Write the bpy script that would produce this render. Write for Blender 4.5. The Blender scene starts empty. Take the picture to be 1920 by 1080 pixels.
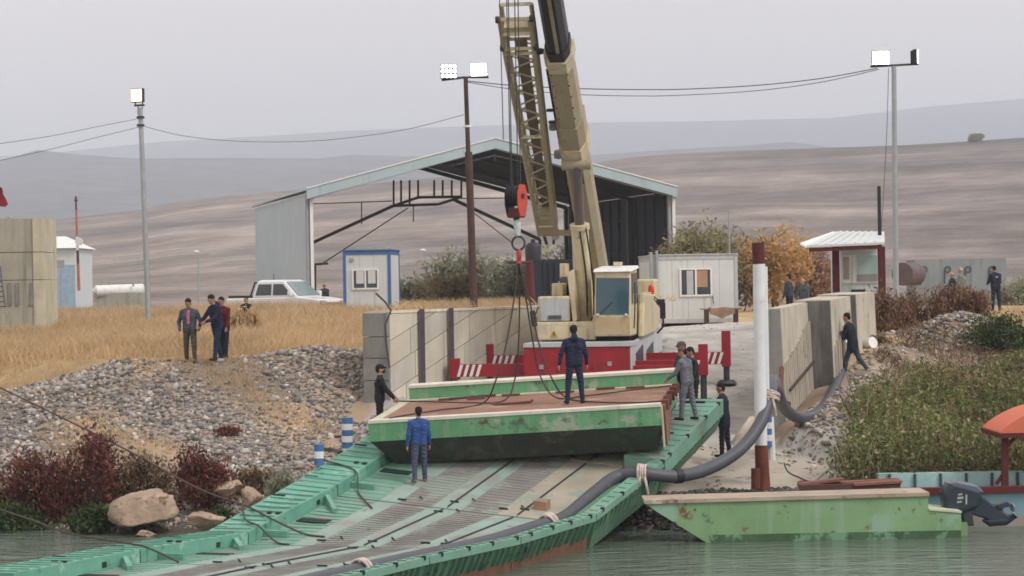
import bpy, math, random
import numpy as np
from mathutils import Matrix, Vector, noise as mnoise

S = bpy.context.scene
COL = S.collection
rnd = random.Random(11)
rng = np.random.default_rng(11)

# ------------------------------------------------------------------ camera, sky, sun, exposure
F, HC, ROLL = 4000.0, 5.66, math.radians(1.0)      # focal length in 1920-px units, eye height, roll
cam_d = bpy.data.cameras.new('camera')
cam = bpy.data.objects.new('camera', cam_d)
COL.objects.link(cam)
cam_d.sensor_width = 36.0
cam_d.lens = F / 1920 * 36.0
cam_d.clip_start = 0.5
cam_d.clip_end = 30000
cam.matrix_world = Matrix.Translation((0, 0, HC)) @ Matrix.Rotation(math.radians(90), 4, 'X') @ Matrix.Rotation(-ROLL, 4, 'Z')
S.camera = cam

SUN_EL, SUN_AZ = math.radians(48), math.radians(126)   # azimuth clockwise from +Y (straight ahead)
world = bpy.data.worlds.new('World')
S.world = world
world.use_nodes = True
wn, wl = world.node_tree.nodes, world.node_tree.links
bg = wn['Background']
sky = wn.new('ShaderNodeTexSky')
sky.sky_type = 'NISHITA'
sky.sun_disc = False
sky.sun_elevation = SUN_EL
sky.sun_rotation = SUN_AZ
sky.air_density = 1.0
sky.dust_density = 6.0
cloud = wn.new('ShaderNodeMix')            # an even overcast veil over the clear sky
cloud.data_type = 'RGBA'
cloud.inputs[0].default_value = 0.93
wl.new(sky.outputs[0], cloud.inputs[6])
cloud.inputs[7].default_value = (8.2, 7.38, 7.02, 1)
wl.new(cloud.outputs[2], bg.inputs[0])
bg.inputs[1].default_value = 0.1

sun_d = bpy.data.lights.new('sun', 'SUN')
sun_d.energy = 1.5
sun_d.angle = math.radians(18)
sun_d.color = (1.0, 0.975, 0.94)
sun = bpy.data.objects.new('sun', sun_d)
COL.objects.link(sun)
sd = Vector((math.sin(SUN_AZ) * math.cos(SUN_EL), math.cos(SUN_AZ) * math.cos(SUN_EL), math.sin(SUN_EL)))
sun.rotation_euler = sd.to_track_quat('Z', 'Y').to_euler()
sun.location = sd * 200

S.view_settings.view_transform = 'Standard'
S.view_settings.look = 'None'
S.view_settings.exposure = 0.37
S.view_settings.gamma = 1.0
S.render.engine = 'CYCLES'
S.cycles.use_denoising = True
S.cycles.max_bounces = 6
S.cycles.diffuse_bounces = 3
S.cycles.glossy_bounces = 3
S.cycles.transmission_bounces = 4
S.cycles.volume_bounces = 1
S.cycles.transparent_max_bounces = 8
S.cycles.caustics_reflective = False
S.cycles.caustics_refractive = False
S.cycles.sample_clamp_indirect = 6
S.cycles.filter_width = 1.7
S.render.use_persistent_data = False

# ------------------------------------------------------------------ geometry helpers
CR, SR = math.cos(ROLL), math.sin(ROLL)
def W(px, py, d):
    """A point of the place seen at photo pixel (px, py), d metres ahead of the camera."""
    u, v = px - 960, 540 - py
    return Vector(((u * CR + v * SR) * d / F, d, HC + (-u * SR + v * CR) * d / F))
def sm(a, b, x):
    t = np.clip((x - a) / (b - a), 0, 1)
    return t * t * (3 - 2 * t)

ROOTM = {}
def xf(o):
    while o is not None:
        if o.name in ROOTM: return ROOTM[o.name]
        o = o.parent
    return Matrix.Identity(4)
def tag(o, label=None, cat=None, group=None, kind=None):
    if label: o['label'] = label
    if cat: o['category'] = cat
    if group: o['group'] = group
    if kind: o['kind'] = kind
    return o
def thing(name, label, cat, loc=(0, 0, 0), rz=0.0, group=None, mat=None):
    o = bpy.data.objects.new(name, None)
    o.empty_display_size = 0.2
    COL.objects.link(o)
    m = mat if mat is not None else Matrix.Translation(Vector(loc)) @ Matrix.Rotation(rz, 4, 'Z')
    o.matrix_world = m
    ROOTM[o.name] = m.copy()
    return tag(o, label, cat, group)
def copy_tree(o, m, label=None, parent=None):
    c = o.copy(); COL.objects.link(c)
    if parent is None:
        c.matrix_world = m; ROOTM[c.name] = m.copy()
        if label: c['label'] = label
    else:
        c.parent = parent
    for ch in list(o.children): copy_tree(ch, m, None, c)
    return c

class MB:
    def __init__(self):
        self.v, self.f, self.mi, self.cur = [], [], [], 0
    def add(self, vs, fs):
        n = len(self.v)
        self.v += [tuple(p) for p in vs]
        for q in fs:
            self.f.append(tuple(i + n for i in q)); self.mi.append(self.cur)
        return self
    def box(self, x0, x1, y0, y1, z0, z1):
        return self.hexa([(x0, y0, z0), (x1, y0, z0), (x1, y1, z0), (x0, y1, z0), (x0, y0, z1), (x1, y0, z1), (x1, y1, z1), (x0, y1, z1)])
    def hexa(self, c):
        return self.add(c, [(0, 3, 2, 1), (4, 5, 6, 7), (0, 1, 5, 4), (1, 2, 6, 5), (2, 3, 7, 6), (3, 0, 4, 7)])
    def beam(self, p, q, w, h=None, up=(0, 0, 1)):
        h = w if h is None else h
        p, q = Vector(p), Vector(q); d = (q - p).normalized(); up = Vector(up)
        if abs(d.dot(up)) > 0.98: up = Vector((0, 1, 0))
        x = d.cross(up).normalized(); z = x.cross(d).normalized()
        c = [e + x * (sx * w / 2) + z * (sz * h / 2) for e in (p, q) for sx, sz in ((-1, -1), (1, -1), (1, 1), (-1, 1))]
        return self.add(c, [(0, 1, 2, 3), (7, 6, 5, 4), (0, 4, 5, 1), (1, 5, 6, 2), (2, 6, 7, 3), (3, 7, 4, 0)])
    def tube(self, pts, r, n=8, cap=True):
        pts = [Vector(p) for p in pts]
        rs = [r] * len(pts) if not hasattr(r, '__len__') else list(r)
        rings = []
        d0 = (pts[1] - pts[0]).normalized()
        ref = Vector((0, 0, 1)) if abs(d0.z) < 0.9 else Vector((0, 1, 0))
        for i, p in enumerate(pts):
            d = (pts[min(i + 1, len(pts) - 1)] - pts[max(i - 1, 0)]).normalized()
            x = d.cross(ref)
            x = x.normalized() if x.length > 1e-4 else Vector((1, 0, 0))
            y = x.cross(d).normalized()
            ref = y
            rings.append([p + (x * math.cos(2 * math.pi * k / n) + y * math.sin(2 * math.pi * k / n)) * rs[i] for k in range(n)])
        return self.loft(rings, cap)
    def loft(self, rings, cap=True):
        n = len(rings[0]); vs = [p for r in rings for p in r]; fs = []
        for i in range(len(rings) - 1):
            for k in range(n):
                a, b = i * n + k, i * n + (k + 1) % n
                fs.append((a, b, b + n, a + n))
        if cap:
            fs.append(tuple(range(n))[::-1]); fs.append(tuple(range((len(rings) - 1) * n, len(rings) * n)))
        return self.add(vs, fs)
    def prism(self, poly, y0, y1, fn=None):
        """polygon in (x, z) pushed from y0 to y1; fn maps (x, y, z) to a point"""
        fn = fn or (lambda x, y, z: (x, y, z))
        return self.loft([[fn(x, y0, z) for x, z in poly], [fn(x, y1, z) for x, z in poly]])
    def disc(self, c, axis, r, t, n=16, r2=None):
        c, axis = Vector(c), Vector(axis).normalized()
        return self.tube([c - axis * t / 2, c + axis * t / 2], [r, r if r2 is None else r2], n)
    def ring(self, c, axis, R, r, n=14, m=6):
        c, a = Vector(c), Vector(axis).normalized()
        x = a.orthogonal().normalized(); y = a.cross(x)
        vs, fs = [], []
        for i in range(n):
            t = 2 * math.pi * i / n; e = x * math.cos(t) + y * math.sin(t)
            for k in range(m):
                u = 2 * math.pi * k / m
                vs.append(c + e * (R + r * math.cos(u)) + a * (r * math.sin(u)))
        for i in range(n):
            for k in range(m):
                fs.append((i * m + k, ((i + 1) % n) * m + k, ((i + 1) % n) * m + (k + 1) % m, i * m + (k + 1) % m))
        return self.add(vs, fs)
    def ell(self, c, r, n=12, m=8, wob=0.0, rot=None, seed=0):
        c = Vector(c); g = random.Random(seed); vs = []; fs = []
        ph = [(g.uniform(0, 6.28), g.uniform(1, 3.2), g.uniform(1, 3.2)) for _ in range(4)]
        for j in range(m + 1):
            th = math.pi * j / m
            for i in range(n):
                f = 2 * math.pi * i / n
                q = Vector((math.sin(th) * math.cos(f), math.sin(th) * math.sin(f), math.cos(th)))
                k = 1 + wob * sum(math.sin(a + b * 2 * q.x + e * 2 * q.y + b * q.z * 1.7) for a, b, e in ph) / 2
                q = Vector((q.x * r[0], q.y * r[1], q.z * r[2])) * k
                if rot is not None: q = rot @ q
                vs.append(c + q)
        for j in range(m):
            for i in range(n):
                fs.append((j * n + i, (j + 1) * n + i, (j + 1) * n + (i + 1) % n, j * n + (i + 1) % n))
        return self.add(vs, fs)
    def build(self, name, mat, parent=None, world=False, smooth=False, **kw):
        me = bpy.data.meshes.new(name)
        vs = self.v
        if world and parent is not None:
            inv = xf(parent).inverted(); vs = [tuple(inv @ Vector(p)) for p in vs]
        me.from_pydata(vs, [], self.f)
        mats = mat if isinstance(mat, (list, tuple)) else [mat]
        for m in mats: me.materials.append(m)
        if len(mats) > 1: me.polygons.foreach_set('material_index', self.mi)
        me.validate()
        if smooth:
            me.polygons.foreach_set('use_smooth', [True] * len(me.polygons))
            try: me.set_sharp_from_angle(angle=math.radians(42))
            except Exception: pass
        o = bpy.data.objects.new(name, me)
        COL.objects.link(o)
        if parent is not None: o.parent = parent
        tag(o, **kw)
        return o
def B(*a): return MB().box(*a)
def loc_mesh(o, base):
    """move a one-mesh thing's origin to BASE without moving the thing"""
    base = Vector(base); o.data.transform(Matrix.Translation(-base)); o.matrix_world = Matrix.Translation(base); return o

def fast(name, V, Fc, mat, parent=None, smooth=False, col=None, **kw):
    V = np.asarray(V, np.float32); Fc = np.asarray(Fc, np.int32)
    me = bpy.data.meshes.new(name); k = Fc.shape[1]
    me.vertices.add(len(V)); me.vertices.foreach_set('co', V.ravel())
    me.loops.add(Fc.size); me.loops.foreach_set('vertex_index', Fc.ravel())
    me.polygons.add(len(Fc)); me.polygons.foreach_set('loop_start', np.arange(0, Fc.size, k, dtype=np.int32))
    if smooth: me.polygons.foreach_set('use_smooth', np.ones(len(Fc), bool))
    for m in (mat if isinstance(mat, (list, tuple)) else [mat]): me.materials.append(m)
    if col is not None:
        ca = me.color_attributes.new('tint', 'FLOAT_COLOR', 'POINT'); ca.data.foreach_set('color', np.asarray(col, np.float32).ravel())
    me.update(calc_edges=True)
    o = bpy.data.objects.new(name, me); COL.objects.link(o)
    if parent is not None: o.parent = parent
    return tag(o, **kw)

# ------------------------------------------------------------------ materials
def ramp(N, stops):
    r = N.new('ShaderNodeValToRGB'); e = r.color_ramp.elements
    while len(e) < len(stops): e.new(0.5)
    for i, (p, c) in enumerate(stops):
        e[i].position = p; e[i].color = (c[0], c[1], c[2], 1)
    return r
def mixc(N, L, fac, a, b):
    m = N.new('ShaderNodeMix'); m.data_type = 'RGBA'
    for s, x in ((m.inputs[0], fac), (m.inputs[6], a), (m.inputs[7], b)):
        if hasattr(x, 'is_linked') or hasattr(x, 'links'): L.new(x, s)
        elif isinstance(x, (int, float)): s.default_value = x
        else: s.default_value = (*x[:3], 1)
    return m.outputs[2]
def M(name, c, rough=0.7, var=0.14, scale=2.5, bump=0.12, bscale=25, metal=0.0, spots=None, streak=None, spec=0.35, tint=False, island=None, coat=0.0, two=None, macro=None):
    """c base colour; var: cloudy variation; spots=(colour, amount, scale): patches; streak=(colour, amount): runs down the face"""
    m = bpy.data.materials.new(name); m.use_nodes = True
    N, L = m.node_tree.nodes, m.node_tree.links
    b = N['Principled BSDF']; tc = N.new('ShaderNodeTexCoord'); P = tc.outputs['Object']
    def noise(sc, det=5, vec=P, rough_=0.6):
        n = N.new('ShaderNodeTexNoise'); n.inputs['Scale'].default_value = sc; n.inputs['Detail'].default_value = det
        n.inputs['Roughness'].default_value = rough_; L.new(vec, n.inputs['Vector']); return n.outputs[0]
    def cut(o, lo, hi):
        r = N.new('ShaderNodeMapRange'); r.inputs[1].default_value = lo; r.inputs[2].default_value = hi; L.new(o, r.inputs[0]); return r.outputs[0]
    base = c
    if tint:
        at = N.new('ShaderNodeAttribute'); at.attribute_name = 'tint'; base = at.outputs[0]
    if island:
        g = N.new('ShaderNodeNewGeometry'); r = ramp(N, island); L.new(g.outputs['Random Per Island'], r.inputs[0]); base = r.outputs[0]
    if two:
        base = mixc(N, L, cut(noise(two[1], 4), 0.42, 0.58), base, two[0])
    if macro:
        for msc, mam in macro:
            r = ramp(N, [(0, (1 - mam,) * 3), (1, (1 + mam,) * 3)]); L.new(cut(noise(msc, 8, rough_=0.65), 0.34, 0.66), r.inputs[0])
            q = N.new('ShaderNodeMix'); q.data_type = 'RGBA'; q.blend_type = 'MULTIPLY'; q.inputs[0].default_value = 1
            if hasattr(base, 'links'): L.new(base, q.inputs[6])
            else: q.inputs[6].default_value = (*base[:3], 1)
            L.new(r.outputs[0], q.inputs[7]); base = q.outputs[2]
    lo, hi = 1 - var, 1 + var
    f = cut(noise(scale, 6), 0.3, 0.7)
    mm = N.new('ShaderNodeMix'); mm.data_type = 'RGBA'; mm.blend_type = 'MULTIPLY'; mm.inputs[0].default_value = 1
    if hasattr(base, 'links'): L.new(base, mm.inputs[6])
    else: mm.inputs[6].default_value = (*base[:3], 1)
    vr = ramp(N, [(0, (lo, lo, lo)), (1, (hi, hi, hi))]); L.new(f, vr.inputs[0]); L.new(vr.outputs[0], mm.inputs[7])
    col = mm.outputs[2]
    if streak:
        mp = N.new('ShaderNodeMapping'); mp.inputs['Scale'].default_value = (1, 1, 0.08); L.new(P, mp.inputs[0])
        s = cut(noise(streak[2] if len(streak) > 2 else 9, 4, mp.outputs[0]), 0.62 - streak[1] * 0.25, 0.82 - streak[1] * 0.2)
        col = mixc(N, L, s, col, streak[0])
    if spots:
        for sp in (spots if isinstance(spots[0][0], (tuple, list)) else [spots]):
            s = cut(noise(sp[2], 8, rough_=0.68), 0.66 - sp[1] * 0.3, 0.72 - sp[1] * 0.3)
            col = mixc(N, L, s, col, sp[0])
    L.new(col, b.inputs['Base Color'])
    b.inputs['Roughness'].default_value = rough; b.inputs['Metallic'].default_value = metal
    b.inputs['Specular IOR Level'].default_value = spec
    if coat: b.inputs['Coat Weight'].default_value = coat; b.inputs['Coat Roughness'].default_value = 0.08
    if island and bump == 0:                                   # thin leaves let light through
        tl = N.new('ShaderNodeBsdfTranslucent'); L.new(col, tl.inputs[0]); mx_ = N.new('ShaderNodeMixShader'); mx_.inputs[0].default_value = 0.4
        L.new(b.outputs[0], mx_.inputs[1]); L.new(tl.outputs[0], mx_.inputs[2]); L.new(mx_.outputs[0], N['Material Output'].inputs[0])
    if bump:
        bm = N.new('ShaderNodeBump'); bm.inputs['Strength'].default_value = bump; bm.inputs['Distance'].default_value = 0.03
        L.new(noise(bscale, 6), bm.inputs['Height']); L.new(bm.outputs[0], b.inputs['Normal'])
    return m
def emit(name, c, s):
    m = bpy.data.materials.new(name); m.use_nodes = True
    b = m.node_tree.nodes['Principled BSDF']
    b.inputs['Base Color'].default_value = (*c, 1); b.inputs['Emission Color'].default_value = (*c, 1); b.inputs['Emission Strength'].default_value = s
    return m
def glassy(name, c, rough=0.06):
    m = bpy.data.materials.new(name); m.use_nodes = True
    b = m.node_tree.nodes['Principled BSDF']
    b.inputs['Base Color'].default_value = (*c, 1); b.inputs['Roughness'].default_value = rough; b.inputs['Specular IOR Level'].default_value = 0.6
    return m

RUST = (0.16, 0.055, 0.03)
K = dict(
    concrete=M('concrete', (0.5, 0.46, 0.38), 0.9, 0.16, 1.1, 0.3, 14, streak=((0.3, 0.28, 0.24), 0.35, 3), spots=((0.34, 0.32, 0.28), 0.25, 2)),
    concrete_d=M('concrete_dark', (0.27, 0.265, 0.25), 0.92, 0.2, 1.4, 0.35, 14, streak=((0.13, 0.13, 0.125), 0.5, 4)),
    block=M('panel_concrete', (0.37, 0.36, 0.3), 0.9, 0.16, 0.9, 0.3, 12, streak=((0.22, 0.22, 0.17), 0.5, 3), spots=((0.26, 0.25, 0.2), 0.2, 2.5)),
    cream=M('cream_paint', (0.6, 0.52, 0.35), 0.5, 0.12, 1.6, 0.03, 20, streak=((0.34, 0.27, 0.17), 0.4, 7), spots=[((0.25, 0.18, 0.11), 0.06, 5), ((0.5, 0.45, 0.33), 0.3, 1.5)]),
    cream_dk=M('olive_cream_paint', (0.36, 0.31, 0.21), 0.5, 0.1, 1.4, 0.03, 20, streak=((0.25, 0.2, 0.12), 0.25, 6)),
    red=M('red_paint', (0.3, 0.016, 0.028), 0.5, 0.16, 2, 0.03, 20, streak=((0.15, 0.025, 0.025), 0.35, 8), spots=((0.2, 0.1, 0.08), 0.06, 3)),
    darkred=M('dark_red_paint', (0.1, 0.016, 0.018), 0.6, 0.2, 3, 0.05),
    white=M('white_paint', (0.76, 0.77, 0.76), 0.5, 0.06, 2, 0.03, 20, streak=((0.5, 0.5, 0.47), 0.2, 6)),
    offwhite=M('offwhite_panel', (0.6, 0.64, 0.64), 0.55, 0.05, 1.5, 0.02, streak=((0.44, 0.46, 0.45), 0.2, 5)),
    grey=M('grey_paint', (0.3, 0.31, 0.33), 0.55, 0.12, 2.5, 0.05),
    lgrey=M('light_grey_paint', (0.46, 0.48, 0.5), 0.5, 0.1, 2.5, 0.04, streak=((0.3, 0.3, 0.3), 0.25, 7)),
    black=M('black_paint', (0.02, 0.021, 0.025), 0.5, 0.2, 4, 0.05),
    rubber=M('rubber', (0.025, 0.025, 0.027), 0.85, 0.2, 6, 0.1),
    steel=M('galvanised_steel', (0.36, 0.39, 0.41), 0.5, 0.12, 3, 0.04, metal=0.5),
    dsteel=M('dark_steel', (0.06, 0.062, 0.07), 0.55, 0.2, 4, 0.06, metal=0.4),
    rustpole=M('rusty_pole', (0.075, 0.045, 0.04), 0.85, 0.3, 3, 0.15, spots=((0.16, 0.06, 0.035), 0.2, 5)),
    blue=M('blue_paint', (0.06, 0.155, 0.36), 0.5, 0.12, 3, 0.04),
    roofblue=M('roof_sheet', (0.4, 0.5, 0.54), 0.5, 0.07, 0.7, 0.02, streak=((0.3, 0.38, 0.4), 0.25, 4)),
    wallsheet=M('wall_sheet', (0.42, 0.5, 0.56), 0.5, 0.06, 0.5, 0.02),
    under=M('navy_and_hall_shade', (0.02, 0.027, 0.042), 0.7, 0.15, 1, 0.03),  # hall's unlit inside put into the colour; also serves dark navy steel
    glass=glassy('dark_glass', (0.03, 0.045, 0.055)),
    tealglass=glassy('teal_glass', (0.035, 0.085, 0.11), 0.08),
    paleglass=glassy('pale_green_glass', (0.36, 0.5, 0.47), 0.15),
    rope=M('rope', (0.08, 0.06, 0.05), 0.9, 0.2, 8, 0.1),
    paleRope=M('pale_rope', (0.55, 0.46, 0.42), 0.95, 0.3, 12, 0.3),
    hose=M('grey_hose', (0.075, 0.08, 0.095), 0.45, 0.12, 2, 0.05, spots=((0.2, 0.2, 0.2), 0.1, 3)),
    wood=M('plank', (0.3, 0.19, 0.13), 0.85, 0.2, 2, 0.2),
)
FO = dict(
    gold=M('dry_grass', (0.5, 0.36, 0.18), 0.9, 0.25, 0.35, 0, island=[(0, (0.46, 0.33, 0.18)), (0.5, (0.6, 0.44, 0.26)), (1, (0.7, 0.55, 0.35))]),
    redb=M('red_brown_leaves', (0.1, 0.03, 0.03), 0.85, 0.3, 1.1, 0, island=[(0, (0.07, 0.028, 0.026)), (0.55, (0.17, 0.05, 0.042)), (0.88, (0.24, 0.09, 0.065)), (1, (0.2, 0.17, 0.09))]),
    green=M('green_leaves', (0.06, 0.09, 0.03), 0.8, 0.3, 1, 0, island=[(0, (0.022, 0.04, 0.016)), (0.6, (0.06, 0.1, 0.035)), (1, (0.13, 0.17, 0.06))]),
    reed=M('reed_leaves', (0.09, 0.1, 0.04), 0.85, 0.35, 0.55, 0, island=[(0, (0.07, 0.1, 0.03)), (0.45, (0.16, 0.2, 0.065)), (0.75, (0.25, 0.27, 0.11)), (0.92, (0.34, 0.3, 0.15)), (1, (0.55, 0.5, 0.36))]),
    reedbrown=M('brown_reed_leaves', (0.12, 0.07, 0.04), 0.85, 0.35, 0.7, 0, island=[(0, (0.08, 0.05, 0.035)), (0.5, (0.2, 0.13, 0.075)), (0.85, (0.33, 0.24, 0.14)), (1, (0.5, 0.42, 0.3))]),
    brown=M('dry_brown_twigs', (0.16, 0.08, 0.045), 0.9, 0.3, 1, 0, island=[(0, (0.11, 0.06, 0.042)), (0.6, (0.25, 0.145, 0.09)), (1, (0.42, 0.29, 0.19))]),
    olive=M('olive_leaves', (0.12, 0.13, 0.06), 0.85, 0.3, 0.6, 0, island=[(0, (0.18, 0.19, 0.1)), (0.6, (0.28, 0.27, 0.14)), (1, (0.4, 0.32, 0.17))]),
    sage=M('grey_green_leaves', (0.12, 0.15, 0.1), 0.85, 0.25, 0.6, 0, island=[(0, (0.24, 0.27, 0.2)), (0.6, (0.32, 0.34, 0.24)), (1, (0.42, 0.4, 0.28))]),
    autumn=M('orange_leaves', (0.35, 0.17, 0.06), 0.85, 0.25, 0.6, 0, island=[(0, (0.44, 0.26, 0.12)), (0.5, (0.58, 0.37, 0.16)), (1, (0.64, 0.46, 0.24))]),
    rusty=M('russet_leaves', (0.25, 0.12, 0.07), 0.85, 0.25, 0.6, 0, island=[(0, (0.32, 0.19, 0.14)), (0.5, (0.43, 0.27, 0.19)), (1, (0.52, 0.36, 0.26))]),
    bark=M('bark', (0.1, 0.075, 0.055), 0.9, 0.25, 5, 0.3),
)
STONE = M('river_stone', (0.3, 0.29, 0.28), 0.88, 0.2, 9, 0.2, 30, island=[(0, (0.09, 0.085, 0.08)), (0.35, (0.22, 0.205, 0.19)), (0.65, (0.36, 0.335, 0.31)), (0.85, (0.34, 0.25, 0.18)), (1, (0.62, 0.59, 0.55))])
STONED = M('wet_stone', (0.1, 0.09, 0.08), 0.8, 0.25, 9, 0.2, 30, island=[(0, (0.03, 0.028, 0.026)), (0.6, (0.085, 0.078, 0.07)), (1, (0.19, 0.17, 0.15))])
ROCK = M('tan_boulder', (0.36, 0.27, 0.2), 0.95, 0.3, 2.2, 1.0, 9, spots=[((0.17, 0.1, 0.07), 0.3, 2.8), ((0.46, 0.37, 0.28), 0.3, 3.5), ((0.1, 0.075, 0.06), 0.1, 6)])
# ------------------------------------------------------------------ the lie of the land
WL = 0.55                                    # water level
TH = math.radians(25.5)
RH, RR = (math.sin(TH), math.cos(TH)), (math.cos(TH), -math.sin(TH))
RO = (-3.2, 55.0)
def rframe(x, y):
    dx, dy = x - RO[0], y - RO[1]
    return dx * RR[0] + dy * RR[1], dx * RH[0] + dy * RH[1]      # across, along the ramp
def rpt(a, s, z=0.0): return Vector((RO[0] + a * RR[0] + s * RH[0], RO[1] + a * RR[1] + s * RH[1], z))
_wv = [(rng.uniform(-1, 1), rng.uniform(-1, 1), rng.uniform(0, 6.28)) for _ in range(9)]
def wav(x, y, sc):
    r = 0
    for i, (p, q, o) in enumerate(_wv):
        r = r + np.sin((p * x + q * y) * sc * (1 + 0.55 * i) + o + 1.7 * i) / (1 + 0.5 * i)
    return r / 3.0
def ramp_z(a, s):
    z = 2.2 + 0.13 * s - 0.05 * a
    return 4.25 - np.log1p(np.exp(np.clip((4.25 - z) * 6, -30, 30))) / 6
def gz(x, y):
    x = np.asarray(x, float); y = np.asarray(y, float)
    yw = 45.6 + np.clip(0.65 * np.maximum(0, -8.4 - x), 0, 5)
    t = y - yw
    n = wav(x, y, 0.55)
    zl = np.where(t < 0, 0.55 + 0.45 * t, 0.55 + 0.285 * np.minimum(t, 11.4) + 0.013 * np.clip(t - 11.4, 0, 45))
    zl = zl + 0.1 * n * sm(0, 2, t) + 0.3 * np.exp(-(((x + 5.2) / 1.6) ** 2 + ((y - 57.5) / 1.6) ** 2)) + 0.22 * np.exp(-(((x + 11.5) / 2.5) ** 2 + ((y - 56.5) / 0.8) ** 2))
    zl = zl - 0.75 * np.exp(-(((x + 4.1) / 1.0) ** 2 + ((y - 54.2) / 1.7) ** 2)) + 0.42 * np.exp(-(((x + 3.2) / 0.7) ** 2 + ((y - 50.0) / 0.8) ** 2))
    t2 = y - 44.6
    zr = np.where(t2 < 0, 0.55 + 0.5 * t2, np.where(t2 < 1.4, 0.55 + 0.32 * t2, 1.0 + 0.155 * np.minimum(t2 - 1.4, 20.0) + 0.012 * np.clip(t2 - 21.4, 0, 30)))
    zr = zr + 0.08 * n * sm(0, 2, t2)
    zr = zr + 0.75 * np.exp(-(((x - 13.6) / 1.5) ** 2 + ((y - 64.5) / 1.3) ** 2))
    dw = x - (6.25 + 0.3057 * (y - 52))
    zr = zr + 0.6 * np.exp(-((dw - 1.5) / 1.5) ** 2) * sm(47.5, 50.5, y) * (1 - sm(60, 64, y))
    a, s = rframe(x, y)
    zp = ramp_z(a, s)
    sd = -5.0 - 0.42 * (a - 6.9)
    zp = zp - 1.1 * np.maximum(0, sd - s) + 0.015 * wav(x, y, 2.2)
    k = sm(-1.8, 1.2, s)
    r0, r1 = 12.2 - 2.4 * k, 13.2 - 2.8 * k
    k3 = sm(-0.9, 0.2, s)
    l0, l1 = 2.6 - 3.15 * k3, 4.2 - 4.25 * k3
    inr = sm(l0, l1, a) * (1 - sm(r0, r1, a))
    inr = inr * (1 - sm(0.05, 0.3, dw) * sm(50.8, 51.9, y) * (1 - sm(66, 74, y)))
    k2 = 1 - sm(24, 40, s)
    side = np.where(a < 5, zl, zr)
    z = side * (1 - inr * k2) + zp * inr * k2
    return np.maximum(z, -1.2)
def G(x, y): return float(gz(x, y))

def sil(pts):
    p = []
    for px, py in pts:
        u, v = px - 960, 540 - py
        p.append(((u * CR + v * SR) / F, (-u * SR + v * CR) / F))
    p.sort(); return np.array([q[0] for q in p]), np.array([q[1] for q in p])
R1 = sil([(-900, 470), (-200, 430), (80, 415), (250, 395), (330, 380), (400, 370), (480, 362), (640, 350), (800, 335), (960, 320), (1120, 305), (1180, 296), (1280, 287), (1380, 283), (1500, 279), (1700, 272), (1830, 264), (1920, 258), (2200, 246), (2900, 230)])
R2 = sil([(-900, 330), (-200, 310), (0, 302), (70, 281), (150, 290), (250, 297), (430, 296), (600, 297), (660, 290), (900, 297), (1120, 290), (1280, 279), (1400, 273), (1480, 266), (1560, 276), (1700, 285), (2200, 280), (2900, 280)])
R3 = sil([(-900, 330), (-200, 305), (80, 288), (300, 266), (500, 255), (640, 246), (860, 237), (1100, 230), (1280, 228), (1560, 221), (1640, 212), (1750, 199), (1920, 185), (2200, 170), (2900, 160)])
D1, D2, D3 = 800.0, 2500.0, 5200.0
def far_z(x, y):
    k = x / np.maximum(y, 1)
    h1 = HC + np.interp(k, *R1) * D1; h2 = HC + np.interp(k, *R2) * D2; h3 = HC + np.interp(k, *R3) * D3
    n = wav(x, y, 0.013); n2 = wav(x + 77, y, 0.05)
    z0 = 4.45 + 0.003 * np.clip(y - 110, 0, 200)
    f1 = np.clip((y - 230) / (D1 - 230), 0, 1)
    a = z0 + (h1 - z0) * f1 ** 1.25 + (n * 3.0 + n2 * 0.9) * np.sin(np.pi * f1) * np.minimum(1, f1 * 3)
    dip = sm(D1, D1 + 350, y)
    low1 = h1 - 14 * dip
    f2 = np.clip((y - D1 - 200) / (D2 - D1 - 200), 0, 1)
    b = low1 + (h2 - low1) * f2 ** 1.5 + 9 * wav(x, y, 0.0045) * np.sin(np.pi * f2)
    low2 = h2 - 60 * sm(D2, D2 + 700, y)
    f3 = np.clip((y - D2 - 300) / (D3 - D2 - 300), 0, 1)
    c = low2 + (h3 - low2) * f3 ** 1.3 + 26 * wav(x, y, 0.0021) * np.sin(np.pi * f3)
    d = h3 - 120 * sm(D3, D3 + 1500, y)
    return np.where(y <= D1, a, np.where(y <= D2, b, np.where(y <= D3, c, d)))

rows = list(np.arange(34, 100, 0.25)); q = 100.0
while q < 7600:
    rows.append(q); q *= 1.019
    for e in (D1, D2, D3):
        if abs(q - e) / e < 0.0096: q = e
rows = np.array(rows)
cc = np.linspace(-1, 1, 430)
cc = np.sign(cc) * (0.55 * np.abs(cc) + 0.45 * np.abs(cc) ** 2.5)
YY, CC = np.meshgrid(rows, cc, indexing='ij')
XX = CC * (50 + 0.36 * YY)
nz = gz(XX, YY); fz = far_z(XX, YY); mx = sm(105, 135, YY)
ZZ = nz * (1 - mx) + fz * mx
nr, ncol = YY.shape
Vt = np.stack([XX, YY, ZZ], -1).reshape(-1, 3)
ii = np.arange((nr - 1) * ncol).reshape(nr - 1, ncol)[:, :-1].ravel()
Ft = np.stack([ii, ii + 1, ii + ncol + 1, ii + ncol], 1)
def lerp3(c0, c1, t): return np.asarray(c0) * (1 - t[..., None]) + np.asarray(c1) * t[..., None]
A_, S_ = rframe(XX, YY)
nn = wav(XX, YY, 1.3) * 0.5 + 0.5
tcol = lerp3((0.24, 0.215, 0.19), (0.36, 0.27, 0.18), sm(0.3, 0.75, nn))             # gravel slope
tcol = np.where((YY > 57.2 + 0.8 * wav(XX, YY, 0.8))[..., None], np.array((0.42, 0.3, 0.16)), tcol)  # dry plateau
rightside = (A_ > 9.9)
tcol = np.where(rightside[..., None], lerp3((0.2, 0.145, 0.1), (0.29, 0.235, 0.18), sm(0.3, 0.8, nn)), tcol)
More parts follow.
